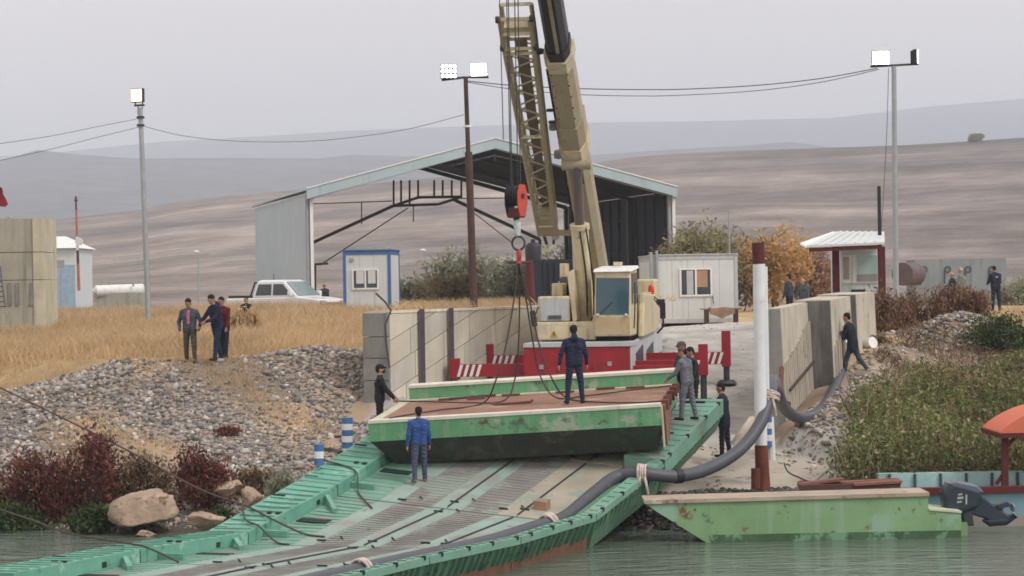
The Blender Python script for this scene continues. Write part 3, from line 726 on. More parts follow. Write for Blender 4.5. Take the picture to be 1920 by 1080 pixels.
def outrigger(px, ytop, ybeam, side, y, yfoot):
    x, zt = cl(px, ytop, y); _, zb = cl(px, ybeam, y); gx = CM @ Vector((x, y, 0)); zf = G(gx.x, gx.y) - 2.5
    o = bev(MB().box(x - 0.12, x + 0.12, y - 0.13, y + 0.13, zb - 0.05, zt).build('jack_housing', K['red'], CT), 0.015)
    xi = 0.9 * side
    bm_ = MB().box(min(xi, x - 0.12 * side), max(xi, x - 0.12 * side), y - 0.11, y + 0.11, zb + 0.02, zb + 0.36).build('outrigger_beam', K['red'], CT)
    for j in range(4):
        xa = x - side * (0.16 + j * 0.17); s_ = 0.1
        MB().hexa([(xa - 0.09, y - 0.135, zb + 0.03), (xa - 0.01, y - 0.135, zb + 0.03), (xa - 0.01, y - 0.112, zb + 0.03), (xa - 0.09, y - 0.112, zb + 0.03), (xa - 0.09 + s_, y - 0.135, zb + 0.35), (xa - 0.01 + s_, y - 0.135, zb + 0.35), (xa - 0.01 + s_, y - 0.112, zb + 0.35), (xa - 0.09 + s_, y - 0.112, zb + 0.35)]).build('hazard_stripe', HATCH_W, bm_)
    MB().tube([(x, y, zb), (x, y, zf + 0.1)], 0.085, 12).build('jack_leg', K['dsteel'], CT, smooth=True)
    MB().disc((x, y, zf + 0.1), (0, 0, 1), 0.3, 0.1, 16, 0.2).build('jack_foot', K['dsteel'], CT)
outrigger(853, 672, 708, -1, -3.0, 715)
outrigger(917, 645, 690, -1, -0.3, 715)
outrigger(1318, 645, 700, 1, -3.0, 740)
outrigger(1361, 620, 684, 1, -0.3, 718)
# upper works
MB().disc((0.0, -0.4, 1.62), (0, 0, 1), 1.2, 0.2, 28).build('slew_ring', K['dsteel'], CT, smooth=True)
B(-1.2, 1.2, -2.3, 2.2, 1.66, 1.8).build('upper_frame', K['black'], CT)
x0, zt = cl(1005, 604, -2.6); x1, zb = cl(1116, 637, -2.6)
up = bev(MB().box(x0, x1 - 0.02, -2.6, 2.2, zb, zt).build('upper_body', K['cream'], CT), 0.06, 3)
hs = bev(cbox(1008, 556, 1068, 603, -2.5, 2.0).build('engine_housing', K['cream'], CT), 0.05, 3)
hp = cbox(1013, 561, 1066, 601, -2.535, -2.49).build('grey_panel', K['lgrey'], hs)
cbox(1027, 591, 1053, 600, -2.55, -2.536).build('vent', K['grey'], hp)
for py in (592, 594.5, 597): cbox(1028, py, 1052, py + 1, -2.562, -2.551).build('vent_slat', K['dsteel'], hp)
tri = [cl(1031, 632, -2.63), cl(1046, 632, -2.63), cl(1038.5, 620, -2.63)]
MB().prism(tri, -2.63, -2.612).build('warning_sign', M('warning_yellow', (0.5, 0.33, 0.03), 0.5), up)
mk = MB(); xa, za = cl(1038.5, 629.5, -2.64); mk.box(xa - 0.012, xa + 0.012, -2.642, -2.631, za, za + 0.025); mk.box(xa - 0.014, xa + 0.014, -2.642, -2.631, za + 0.035, za + 0.1); mk.build('warning_mark', K['black'], up)
bev(cbox(1034, 531, 1056, 556, -1.6, -0.9).build('air_box', K['cream'], CT), 0.04)
xw, zw = cl(1060, 538, -1.2)
wi = MB().tube([(xw - 0.22, -0.6, zw), (xw + 0.22, -0.6, zw)], 0.27, 18).build('winch_drum', K['dsteel'], CT, smooth=True)
for k in range(6): MB().ring((xw - 0.18 + 0.07 * k, -0.6, zw), (1, 0, 0), 0.27, 0.03, 16, 5).build('wire_turn', K['rope'], wi)
bev(cbox(1049, 494, 1062, 522, -0.4, 0.2).build('valve_box', K['cream'], CT), 0.02)
# slot cheeks either side of the boom foot
for (p, q, r_, s_) in (((1063, 512), (1074, 505), (1082, 600), (1074, 607)),):
    c = [cl(*e, -2.45) for e in (p, q, r_, s_)]
    bev(MB().prism(c, -2.45, 1.6).build('boom_cheek', K['cream'], CT), 0.02)
c = [cl(*e, -2.62) for e in ((1069, 604), (1076, 604), (1081, 612), (1091, 616), (1103, 615), (1110, 606), (1113, 590), (1117, 590), (1117, 637), (1069, 637))]
bev(MB().prism(c, -2.66, -2.3).build('slot_front', K['cream'], CT), 0.02)
# cab
x0, zt = cl(1113, 503, -3.1); x1, zb = cl(1184, 630, -3.1)
cm = MB(); cw = x1 - x0
ring0 = [(x0, -3.1, zb), (x1, -3.1, zb), (x1, -1.3, zb), (x0, -1.3, zb)]
ring1 = [(x0, -3.1, zt - 1.3), (x1, -3.1, zt - 1.3), (x1, -1.3, zt - 1.3), (x0, -1.3, zt - 1.3)]
ring2 = [(x0 + 0.02, -2.95, zt - 0.05), (x1 - 0.02, -2.95, zt - 0.05), (x1 - 0.02, -1.3, zt), (x0 + 0.02, -1.3, zt)]
cab = bev(cm.loft([ring0, ring1, ring2]).build('cab', K['cream'], CT), 0.05, 3)
def cabf(px, py, off=0.0):                       # onto the raked front
    x, z = cl(px, py, -3.1); t = max(0, (z - (zt - 1.3)) / 1.25); return (x, -3.1 + 0.15 * min(t, 1) - off, z)
def cab_quad(p0, p1, o0, o1):
    q = [(p0[0], p1[1]), (p1[0], p1[1]), (p1[0], p0[1]), (p0[0], p0[1])]
    return MB().loft([[cabf(*e, o0) for e in q], [cabf(*e, o1) for e in q]])
cab_quad((1117, 521), (1179, 590), -0.01, 0.015).build('windscreen', K['tealglass'], cab)
cab_quad((1116, 594), (1181, 627), -0.01, 0.02).build('lower_panel', DT, cab)
for px in (1121, 1174): MB().ell(cabf(px, 591, 0.05), (0.05, 0.05, 0.05), 10, 6).build('work_lamp', K['lgrey'], cab, smooth=True)
MB().tube([cabf(1126, 588, 0.03), cabf(1148, 566, 0.03)], 0.012, 5).build('wiper', K['black'], cab)
MB().hexa([(x1 + 0.002, -2.85, zt - 0.95), (x1 + 0.022, -2.85, zt - 0.95), (x1 + 0.022, -1.5, zt - 0.95), (x1 + 0.002, -1.5, zt - 0.95), (x1 - 0.015, -2.75, zt - 0.15), (x1 + 0.01, -2.75, zt - 0.15), (x1 + 0.01, -1.5, zt - 0.12), (x1 - 0.015, -1.5, zt - 0.12)]).build('side_window', K['glass'], cab)
rf = MB().hexa([(x0 - 0.02, -3.05, zt - 0.1), (x1 + 0.03, -3.05, zt - 0.1), (x1 + 0.03, -1.25, zt + 0.005), (x0 - 0.02, -1.25, zt + 0.005), (x0, -2.95, zt - 0.02), (x1, -2.95, zt - 0.02), (x1, -1.25, zt + 0.07), (x0, -1.25, zt + 0.07)]).build('cab_roof', K['white'], cab)
B(x0 + 0.4, x0 + 0.62, -2.0, -1.8, zt + 0.072, zt + 0.17).build('roof_lamp', K['cream'], cab)
MB().tube([(x1 + 0.06, -3.0, zb + 0.2), (x1 + 0.1, -3.0, zb + 0.9), (x1 + 0.1, -3.0, zt - 0.4)], 0.018, 6).build('grab_rail', K['black'], cab)
MB().beam((x0 + 0.03, -2.99, zt - 0.62), (x1 - 0.03, -2.99, zt - 0.62), 0.01).build('window_bar', K['black'], cab)
B(x0 + 0.3, x0 + 0.75, -2.2, -1.8, zb + 0.62, zb + 1.3).build('operator_seat', K['black'], cab)
# seated operator's seat shows dimly; the body right of the cab, counterweight
bev(MB().hexa([(x1 + 0.04, -1.9, zb - 0.05), (x1 + 0.2, -1.9, zb - 0.05), (1.5, 2.0, zb), (x1, 2.0, zb), (x1 + 0.04, -1.5, zt - 0.7), (x1 + 0.2, -1.5, zt - 0.7), (1.5, 2.0, zt - 0.75), (x1, 2.0, zt - 0.75)]).build('right_body', K['cream'], CT), 0.04)
bev(B(-1.4, 1.45, 2.25, 3.3, 1.85, 3.35).build('counterweight', K['cream'], CT), 0.06)
cw2 = cbox(1200, 548, 1222, 620, 1.0, 2.2); bev(cw2.build('side_cover', K['cream'], CT), 0.03)
xb, zb_ = cl(1221, 545, 1.2)
MB().tube([(xb, 1.2, zb_ - 0.1), (xb, 1.2, zb_ - 0.02), (xb, 1.2, zb_ + 0.12), (xb, 1.2, zb_ + 0.17)], [0.08, 0.09, 0.08, 0.03], 12).build('beacon', M('red_lens', (0.6, 0.03, 0.02), 0.3), CT, smooth=True)
def mirror(pa, pm, y, w, h, tilt=0.0):
    a, b_ = cl(*pa, y), cl(*pm, y)
    MB().tube([(a[0], y, a[1]), (b_[0], y - 0.05, b_[1])], 0.018, 5).build('mirror_arm', K['black'], CT)
    m = MB(); ca, sa = math.cos(tilt), math.sin(tilt)
    m.loft([[(b_[0] + u * ca - v * sa, yy, b_[1] + u * sa + v * ca) for u, v in ((-w, -h), (w, -h), (w, h), (-w, h))] for yy in (y - 0.1, y - 0.03)])
    bev(m.build('mirror', K['black'], CT), 0.03)
mirror((1010, 575), (1001, 597), -2.8, 0.075, 0.22, 0.15)
mirror((1226, 560), (1243, 582), 0.6, 0.08, 0.24)
mirror((1226, 556), (1239, 566), 0.7, 0.12, 0.08)
MB().tube([W(1243, 595, 59), W(1244, 612, 59), W(1232, 625, 59)], 0.03, 6).build('hose_loop', K['black'], CT, True)
# boom
P0, P1 = W(1117, 512, 62.0), Vector((0.12, 47.3, 17.5))
bd = (P1 - P0); BL = bd.length; bd.normalize()
bx = bd.cross(Vector((0, 0, 1))).normalized(); bn = bx.cross(bd).normalized()          # bn: top side of the boom
def bpt(t, u, w): return P0 + bd * (BL * t) + bx * u + bn * w
def bsec(w, h): return [(-w / 2, h / 2), (w / 2, h / 2), (w / 2, -h * 0.12), (w * 0.3, -h / 2), (-w * 0.3, -h / 2), (-w / 2, -h * 0.12)]
def bloft(t0, t1, w, h): return MB().loft([[bpt(t, u, v) for u, v in bsec(w, h)] for t in (t0, t1)])
def bstretch(px, py): return None
TB_END = 0.49
bm1 = bloft(-0.03, TB_END, 0.66, 0.8).build('boom_base', K['cream_dk'], CT, True)
bloft(0.285, 0.315, 0.8, 0.96).build('boom_collar', K['cream'], bm1, True)
bloft(0.315, 0.36, 0.74, 0.88).build('boom_collar', K['cream_dk'], bm1, True)
bloft(TB_END - 0.016, TB_END + 0.004, 0.76, 0.9).build('boom_collar', K['cream'], bm1, True)
bi = bloft(TB_END - 0.02, 0.75, 0.57, 0.7).build('boom_section', K['black'], CT, True)
bloft(0.7, 1.0, 0.48, 0.6).build('boom_section', K['black'], CT, True)
bloft(0.985, 1.03, 0.62, 0.95).build('boom_head', K['cream'], CT, True)
MB().beam(bpt(TB_END + 0.01, -0.05, -0.36), bpt(0.62, -0.05, -0.36), 0.09, 0.03, tuple(bn)).build('worn_stripe', K['cream_dk'], bi, True)
bloft(TB_END + 0.004, TB_END + 0.02, 0.63, 0.77).build('wear_ring', K['black'], CT, True)
MB().beam(bpt(0.02, 0.35, 0.17), bpt(0.48, 0.35, 0.17), 0.05, 0.08, tuple(bn)).build('boom_rail', K['cream'], bm1, True)
for t, r in ((0.49, 0.09), (0.37, 0.05), (0.345, 0.05), (0.335, 0.12), (0.275, 0.14)):
    p = bpt(t, 0.46, 0.1); MB().tube([p - bx * 0.1, p + bx * 0.02, p + bx * 0.14], [r * 0.6, r, r * 0.8], 12).build('boom_lamp', K['dsteel'] if r < 0.11 else K['grey'], bm1, True, smooth=True)
for u_ in (0.36, 0.39): MB().tube([bpt(0.03, u_, 0.0), bpt(0.2, u_ + 0.02, 0.03), bpt(0.46, u_, 0.0)], 0.016, 5).build('hydraulic_line', K['black'], bm1, True)
for t in np.linspace(0.38, 0.47, 5):
    for u_ in (-0.3, 0.3): p = bpt(t, u_ * 0.7, -0.4); MB().disc(p, bn, 0.022, 0.02, 8).build('bolt', K['dsteel'], bm1, True)
for t in (0.16, 0.22, 0.4, 0.45): MB().beam(bpt(t, 0.335, -0.1), bpt(t, 0.335, 0.33), 0.03, 0.05, tuple(bd)).build('boom_stiffener', K['cream_dk'], bm1, True)
q = [bpt(0.425, -0.2, -0.403), bpt(0.425, 0.05, -0.403), bpt(0.4, 0.05, -0.403), bpt(0.4, -0.2, -0.403)]
# small emblem plate low on the boom
q = [bpt(0.262, -0.17, -0.404), bpt(0.262, 0.02, -0.404), bpt(0.24, 0.02, -0.404), bpt(0.24, -0.17, -0.404)]
MB().loft([q, [p - bn * 0.012 for p in q]]).build('emblem_plate', K['black'], bm1, True)
for (u0, u1, t0, t1) in ((-0.135, -0.11, 0.2425, 0.2595), (-0.11, -0.045, 0.2565, 0.2595), (-0.065, -0.04, 0.2425, 0.2565), (-0.11, -0.065, 0.2495, 0.252)):
    q = [bpt(t1, u0, -0.417), bpt(t1, u1, -0.417), bpt(t0, u1, -0.417), bpt(t0, u0, -0.417)]
    MB().loft([q, [p - bn * 0.006 for p in q]]).build('emblem_mark', K['cream'], bm1, True)
cb, ct_ = W(1096, 606, 58.6), bpt(0.29, -0.08, -0.54)
cd = (ct_ - cb)
cyl = MB().tube([cb, cb + cd * 0.62], 0.235, 18).build('luffing_cylinder', K['cream'], CT, True, smooth=True)
MB().tube([cb + cd * 0.6, cb + cd * 0.63], 0.27, 18).build('gland', K['cream'], cyl, True, smooth=True)
MB().tube([cb + cd * 0.62, ct_], 0.135, 14).build('piston_rod', M('oily_rod', (0.17, 0.14, 0.14), 0.3, 0.1, metal=0.5), cyl, True, smooth=True)
for e in (-0.16, 0.02): MB().tube(spline([cb + cd * 0.05 + bx * (e - 0.1) - Vector((0, 0.22, 0)), cb + cd * 0.3 + bx * (e - 0.12) - Vector((0, 0.24, 0)), cb + cd * 0.6 + bx * e - Vector((0, 0.25, 0))], 5), 0.022, 6).build('hydraulic_line', K['black'], cyl, True)
MB().tube([cb - bx * 0.3, cb + bx * 0.3], 0.2, 12).build('pivot_pin', K['dsteel'], cyl, True, smooth=True)
MB().tube([ct_ - bx * 0.4, ct_ + bx * 0.4], 0.14, 12).build('pivot_pin', K['cream_dk'], cyl, True, smooth=True)
# folded lattice jib on the boom's left side
JT, JB = W(966, 22, 53.6), W(1029, 440, 60.2)
jd = (JB - JT); JL = jd.length; jd.normalize()
def jpt(t, u, w):
    hw = 0.385 - 0.19 * max(0, t - 0.1)
    return JT + jd * (JL * t) + bx * (u * hw) + bn * (w * 0.26)
JB_ = thing  # keep name space tidy
jib = MB()
for u in (-1, 1):
    for w in (-1, 1): jib.tube([jpt(0.0, u, w), jpt(0.12, u, w), jpt(0.92, u, w)], 0.06, 6)
jo = jib.build('lattice_jib', K['cream_dk'], CT, True, smooth=True)
nb = 20
for k in range(nb):
    ta, tb = 0.13 + 0.78 * k / nb, 0.13 + 0.78 * (k + 1) / nb
    for w in (-1, 1):
        MB().tube([jpt(ta, -1 if k % 2 else 1, w), jpt(tb, 1 if k % 2 else -1, w)], 0.026, 5).build('lacing_bar', K['cream_dk'], jo, True)
    for u in (-1, 1):
        MB().tube([jpt(ta, u, -1 if k % 2 else 1), jpt(tb, u, 1 if k % 2 else -1)], 0.024, 5).build('lacing_bar', K['cream_dk'], jo, True)
for t in (0.0, 0.06, 0.12, 0.14, 0.5, 0.92):
    for w in (-1, 1): MB().beam(jpt(t, -1, w), jpt(t, 1, w), 0.085).build('cross_bar', K['cream'], jo, True)
MB().loft([[jpt(t, u, 0.5) for u in (-0.42, 0.42)] + [jpt(t, u, 0.75) for u in (0.42, -0.42)] for t in (0.13, 0.92)]).build('centre_strip', M('jib_brown_plate', (0.16, 0.13, 0.09), 0.7, 0.2, 2), jo, True)  # brown strip down the middle of the jib
MB().loft([[jpt(t, u, w) for u, w in ((-0.85, -0.6), (0.85, -0.6), (0.85, 0.6), (-0.85, 0.6))] for t in (0.045, 0.075)]).build('head_plate', K['cream'], jo, True)
for t in (0.0, 0.115):
    for u in (-1.12, 1.12): MB().disc(jpt(t, u, -1), bx, 0.09, 0.09, 12).build('sheave', K['dsteel'], jo, True)
e0 = jpt(0.92, 0, 0); e1 = W(1028, 450, 60.3)
bev(MB().loft([[jpt(t, u, w) for u, w in ((-1.25, -1.1), (1.25, -1.1), (1.25, 1.1), (-1.25, 1.1))] for t in (0.88, 0.97)]).build('jib_foot', K['cream_dk'], jo, True), 0.02)
for u in (-0.8, 0.8): MB().beam(jpt(0.965, u, 0), jpt(1.045, u * 0.6, 0), 0.07).build('jib_fork', K['dsteel'], jo, True)
MB().disc(W(1041, 437, 60.0), (1, -0.4, 0), 0.2, 0.1, 16).build('jib_sheave', K['lgrey'], jo, True)
MB().beam(W(1040, 437, 60.0), bpt(0.1, -0.3, 0), 0.16).build('jib_bracket', K['cream_dk'], jo, True)
MB().loft([[W(1012, 215, 57.6) + q for q in (Vector((0, 0, 0)), Vector((0.15, 0, 0)), Vector((0.15, 0.3, 0)), Vector((0, 0.3, 0)))], [W(1012, 285, 57.9) + q for q in (Vector((0, 0, 0)), Vector((0.3, 0, 0)), Vector((0.3, 0.3, 0)), Vector((0, 0.3, 0)))]]).build('jib_bracket', K['cream'], jo, True)

# ------------------------------------------------------------------ hook block, hoist rope, slings
HKM = Matrix.Translation(W(968, 410, 47.3)) @ Matrix.Rotation(math.radians(-38), 4, 'Z') @ Matrix.Diagonal((0.72, 0.72, 0.9, 1))
HK = thing('hook_block', 'red and black crane hook block hanging over the pontoon', 'hook block', mat=HKM)
RP = M('orange_red_paint', (0.5, 0.07, 0.045), 0.5, 0.12, 3, 0.04, spots=((0.1, 0.03, 0.03), 0.1, 6))
pl = [(-0.13, 0.05), (0.13, 0.05), (0.24, 0.35), (0.24, 0.62), (0.12, 0.84), (-0.12, 0.84), (-0.24, 0.62), (-0.24, 0.35)]
for x, mt_ in ((-0.26, K['black']), (0.23, RP)):
    MB().prism(pl, x, x + 0.035, lambda u, v, z: (v, u, z)).build('cheek_plate', mt_, HK)
    MB().disc((x + (0.045 if x > 0 else -0.01), 0, 0.55), (1, 0, 0), 0.07, 0.03, 14).build('axle_cap', K['darkred'], HK)
for k in range(4): MB().disc((-0.15 + k * 0.1, 0, 0.56), (1, 0, 0), 0.25, 0.06, 20).build('sheave', K['black'], HK, smooth=True)
bev(MB().box(-0.22, 0.225, -0.16, 0.16, 0.02, 0.26).build('lower_housing', K['darkred'], HK), 0.02)
MB().tube([(0, 0, 0.02), (0, 0, -0.06)], [0.1, 0.08], 12).build('swivel', K['dsteel'], HK, smooth=True)
MB().tube([(0, 0, -0.05), (0.02, 0, -0.12), (0.05, 0, -0.25), (0.02, 0, -0.38), (-0.03, 0, -0.42)], [0.1, 0.13, 0.1, 0.11, 0.05], 10).build('hook', M('pale_wrapped_hook', (0.5, 0.55, 0.55), 0.6, 0.2, 7, 0.2), HK, smooth=True)
LR = MB().ring(W(972, 456, 47.3), (0.4, 1, 0), 0.15, 0.026, 20, 6).build('master_link', K['dsteel'], label='large steel ring hanging from the crane hook', cat='ring'); loc_mesh(LR, W(972, 470, 47.3))
SH = thing('shackle', 'red lifting shackle where the four slings meet under the hook', 'shackle', W(973, 492, 47.3))
MB().ring(W(973, 478, 47.3), (1, 0.3, 0), 0.11, 0.03, 16, 6).build('bow', RP, SH, True)
MB().tube([W(973, 470, 47.3), W(973, 494, 47.3)], [0.04, 0.07], 8).build('socket', RP, SH, True)
MB().tube([W(953, 492, 47.3), W(993, 492, 47.3)], 0.03, 8).build('pin', K['dsteel'], SH, True)
HR = thing('hoist_rope', 'steel hoist ropes running up from the red hook block', 'rope', W(960, 342, 47.3))
for x in (-0.15, -0.1, 0.05, 0.15):
    b0 = HKM @ Vector((x, -0.05 if x < 0 else 0.05, 0.8)); MB().tube([b0, P1 + Vector((x, 0, -0.3))], 0.013, 5).build('rope_fall', K['dsteel'], HR, True)
MB().tube([W(944, 262, 48.4), W(935, -60, 48.4)], 0.012, 5).build('rope_fall', K['dsteel'], HR, True)
SL = M('sling_wire', (0.06, 0.045, 0.04), 0.8, 0.2, 9, 0.1)
T0 = W(972, 492, 47.3)
cable('lifting_sling', [T0, W(964, 560, 47.2), W(948, 650, 47.0), W(930, 712, 46.8), PDK_pt(905, 756), PDK_pt(830, 768), PDK_pt(770, 777), PDK_pt(730, 784)], 0.018, SL, 'slack wire sling falling to the deck and left along its front edge', 'sling', group='wire slings on the pontoon')
cable('lifting_sling', [T0, W(974, 560, 47.4), W(972, 650, 47.6), W(965, 712, 47.8), PDK_pt(945, 751), PDK_pt(880, 755), PDK_pt(800, 753), PDK_pt(748, 752)], 0.018, SL, 'slack wire sling curving to the hand of the masked man in black', 'sling', group='wire slings on the pontoon')
cable('lifting_sling', [T0, W(986, 560, 47.4), W(999, 640, 47.7), W(1013, 705, 47.8), PDK_pt(1042, 745), PDK_pt(1100, 742), PDK_pt(1180, 732), PDK_pt(1258, 723)], 0.018, SL, 'slack wire sling lying right across the back of the rusty deck', 'sling', group='wire slings on the pontoon')
cable('lifting_sling', [T0, W(992, 560, 47.2), W(1012, 650, 47.0), W(1036, 712, 46.8), PDK_pt(1063, 746), PDK_pt(1120, 754), PDK_pt(1190, 755), PDK_pt(1240, 752)], 0.018, SL, 'slack wire sling passing the hooded man on the deck toward the right front', 'sling', group='wire slings on the pontoon')

# ------------------------------------------------------------------ hose, mooring posts, ropes
rimR = lambda s, dz=0.2, a=5.75: BP(a, s, dz)
hp_ = [W(1590, 612, 58.7), W(1586, 645, 58.1), W(1577, 692, 57.2), W(1560, 738, 54.4), W(1534, 774, 52.0), W(1500, 784, 50.5), W(1472, 766, 49.3), W(1458, 735, 47.3), W(1449, 712, 47.4), W(1444, 740, 46.4), W(1425, 795, 45.8), W(1385, 845, 45.2), W(1325, 880, 44.6), W(1265, 893, 44.1), W(1205, 888, 43.9), BP(6.25, 5.5, -0.02),
       BP(6.1, 4.6, -0.12), BP(6.1, 3.2, -0.14), BP(6.1, 1.9, -0.14), BP(6.05, 0.3, -0.14), BP(6.02, -1.2, -0.14), BP(6.02, -3.0, -0.14), BP(6.02, -5.0, -0.14), BP(6.02, -7.6, -0.14), BP(6.02, -10.5, -0.14)]
cable('pump_hose', hp_, 0.135, K['hose'], 'thick grey hose looping from the right bank past the white post onto the bridge', 'hose', 10, 14)
_hs = spline(hp_, 10)
for k, lb in ((18, 'dark clamp band on the hose below the striding man'), (128, 'dark coupling on the hose where it sags beside the apron')):
    o = MB().tube([_hs[k], _hs[k + 1], _hs[k + 2]], 0.155, 14).build('hose_coupling', K['black'], label=lb, cat='coupling', smooth=True); loc_mesh(o, _hs[k + 1])
def rope_tie(p, d, r, label):
    d = Vector(d).normalized(); T = thing('rope_lashing', label, 'rope', p)
    for k in range(4): MB().ring(Vector(p) + d * (0.05 * k - 0.08), d + Vector((0.15 * (k % 2), 0, 0.1)), r, 0.024, 16, 6).build('rope_turn', K['paleRope'], T, True)
    for e in (0.03, -0.06): MB().tube(spline([Vector(p) + Vector((e, -r, -0.05)), Vector(p) + Vector((e * 2, -r - 0.05, -r - 0.05)), Vector(p) + Vector((e * 3, -r, -r - 0.22))], 4), 0.028, 6).build('rope_end', K['paleRope'], T, True)
rope_tie(W(1205, 888, 43.9), (1, -0.2, -0.1), 0.185, 'pale rope tied round the hose at the corner of the bridge rim')
rope_tie(BP(6.1, 2.5, -0.14), (0.5, 0.8, 0.2), 0.185, 'pale rope tied round the hose halfway down the bridge rim')
rope_tie(W(1444, 742, 46.3), (0.2, 0.3, 1), 0.2, 'pale rope lashing the hose to the white post')
rope_tie(BP(6.02, -4.6, -0.14), (0.45, 0.9, 0.0), 0.185, 'pale rope round the hose near the bottom edge')
WPM = M('flaking_white_paint', (0.68, 0.7, 0.72), 0.6, 0.08, 2, 0.1, spots=[((0.2, 0.09, 0.06), 0.06, 5)])
RST = M('red_rust', (0.14, 0.045, 0.03), 0.85, 0.3, 3, 0.25, spots=((0.3, 0.3, 0.3), 0.1, 4))
MP = thing('mooring_post', 'tall white steel post with dark red top and rusty foot on the apron', 'post', W(1427, 915, 46.0))
a, b_, c = W(1421, 455, 46.2), W(1423, 495, 46.2), W(1427, 835, 46.0)
MB().tube([c + Vector((0, 0, 0.0)), b_], 0.135, 14).build('shaft', WPM, MP, True, smooth=True)
MB().tube([b_, a], 0.137, 14).build('top_section', K['darkred'], MP, True, smooth=True)
MB().tube([W(1431, 918, 46.0), c], [0.16, 0.14], 14).build('foot_section', RST, MP, True, smooth=True)
MB().tube([W(1437, 745, 46.3), W(1433, 500, 46.5)], 0.07, 12).build('stay_pipe', WPM, MP, True, smooth=True)
MB().tube([W(1417, 916, 45.8), W(1417, 878, 45.8)], 0.1, 10).build('foot_stub', RST, MP, True)
BWM = [K['white'], K['blue']]
def banded_post(px, py0, py1, d, r, label, n=5, rot=0.0):
    T = thing('banded_post', label, 'post', W(px, py1, d), group='blue and white banded posts')
    p0, p1 = W(px, py1, d), W(px + rot, py0, d)
    for k in range(n): MB().tube([p0.lerp(p1, k / n), p0.lerp(p1, (k + 1) / n)], r, 12).build('band', BWM[(k + n) % 2] if n > 1 else K['white'], T, True, smooth=True)
banded_post(651, 783, 840, 48.0, 0.125, 'short blue and white banded post beside the wall end on the left')
banded_post(598, 833, 872, 45.2, 0.105, 'stubby blue and white banded post beyond the left bridge rim', 3)
banded_post(1438, 780, 838, 46.8, 0.11, 'blue and white banded post right behind the tall white post', 5)
o = MB().tube([W(1447, 862, 46.9), W(1443, 782, 46.9)], 0.09, 10).build('leaning_pipe', K['white'], label='thin dirty white pipe leaning beside the banded post on the apron', cat='pipe'); loc_mesh(o, W(1447, 862, 46.9))
o = MB().tube([W(1378, 838, 48.0), W(1388, 824, 48.0), W(1412, 790, 48.6)], 0.14, 14).build('plastic_pipe', [M('yellowed_pipe', (0.55, 0.45, 0.3), 0.6, 0.2, 2, two=((0.6, 0.58, 0.52), 1.5))], label='yellowish plastic pipe end leaning up behind the tall white post', cat='pipe', smooth=True); loc_mesh(o, W(1378, 838, 48))
o = MB().tube([W(1572, 608, 58.8), W(1583, 650, 58.0)], 0.17, 12).build('white_pipe', K['white'], label='short white pipe length standing by the striding man', cat='pipe', smooth=True); loc_mesh(o, W(1580, 650, 58.2))
o = MB().tube([W(1622, 650, 60.6), W(1626, 646, 60.4), W(1637, 642, 60.2)], [0.1, 0.16, 0.17], 14).build('white_bucket', K['white'], label='white plastic bucket lying behind the striding man', cat='bucket', smooth=True); loc_mesh(o, W(1626, 655, 60.4))
bk = MB().tube([W(1462, 740, 49.0), W(1466, 690, 50.5)], 0.06, 8).beam(W(1445, 742, 46.6), W(1480, 758, 50.5), 0.09).build('pipe_bracket', RST, label='rusty bracket holding the hose at the right wall end', cat='bracket'); loc_mesh(bk, W(1462, 750, 49.0))
WR = K['rope']
cable('mooring_cable', [W(-10, 722, 53), W(120, 785, 50.5), W(240, 845, 48), W(370, 915, 45), W(460, 948, 43), BP(1.0, 0.6, 0.02), BP(1.75, 0.5, -0.2), BP(2.3, 0.4, -0.22)], 0.02, WR, 'long mooring cable sagging from the left edge to the bridge deck', 'cable', 6, group='mooring cables on the left')
cable('mooring_cable', [W(455, 944, 43.2), BP(0.5, 0.4, 0.06), BP(1.0, 0.1, 0.03), BP(1.5, -0.1, -0.2), BP(1.9, -0.25, -0.22)], 0.018, WR, 'short second cable crossing the left bridge rim beside the long mooring cable', 'cable', 6, group='mooring cables on the left')
cable('mooring_cable', [W(-10, 952, 46), W(60, 975, 44), W(130, 1000, 42), BP(0.4, -3.2, 0.04), BP(1.0, -3.5, 0.0), BP(1.7, -3.6, -0.22)], 0.018, WR, 'mooring cable entering from the left edge low over the bridge rim', 'cable', 6, group='mooring cables on the left')
cable('mooring_rope', [W(600, 862, 45.6), BP(0.5, 4.2, 0.03), BP(1.0, 3.9, 0.02), BP(1.25, 3.5, -0.2), BP(1.7, 3.0, -0.2), BP(2.1, 2.6, -0.22)], 0.018, WR, 'dark rope with a knot falling over the left rim onto the deck', 'rope', 6)
cable('apron_wire', [W(1470, 868, 47), W(1478, 885, 46.6), W(1500, 896, 46), W(1520, 905, 45.2)], 0.018, WR, 'thin dark wire trailing over the apron to the brown boat', 'wire', 6)
# ------------------------------------------------------------------ open-sided hall
SHM = Matrix.Translation((-9.42, 100, 4.25)) @ Matrix.Rotation(math.radians(15), 4, 'Z')
SHT = thing('open_hall', 'large pale blue open-ended metal hall with gabled roof behind the crane', 'building', mat=SHM)
SW, SDp, EV, RDG = 17.9, 17.5, 6.1, 8.42
def sp(px, py, y): p = on_plane(px, py, SHM, 1, y); return p.x, p.z
B(-0.06, 0.06, 0.25, SDp, 0, EV - 0.1).build('side_wall', K['wallsheet'], SHT)
wr = MB()
for k in range(35): wr.box(-0.07, -0.061, 0.3 + k * 0.5, 0.36 + k * 0.5, 0.02, EV - 0.15)
wr.build('wall_rib', K['wallsheet'], SHT, kind='stuff')
swr = B(SW - 0.06, SW + 0.06, 0.25, SDp, 0, EV - 0.1).build('side_wall', K['under'], SHT)  # inside of right wall, studs and rails: hall shade is in the colour
for k in range(12): B(SW - 0.16, SW - 0.061, 0.8 + k * 1.45, 0.92 + k * 1.45, 0, EV - 0.2).build('wall_stud', K['under'], swr)
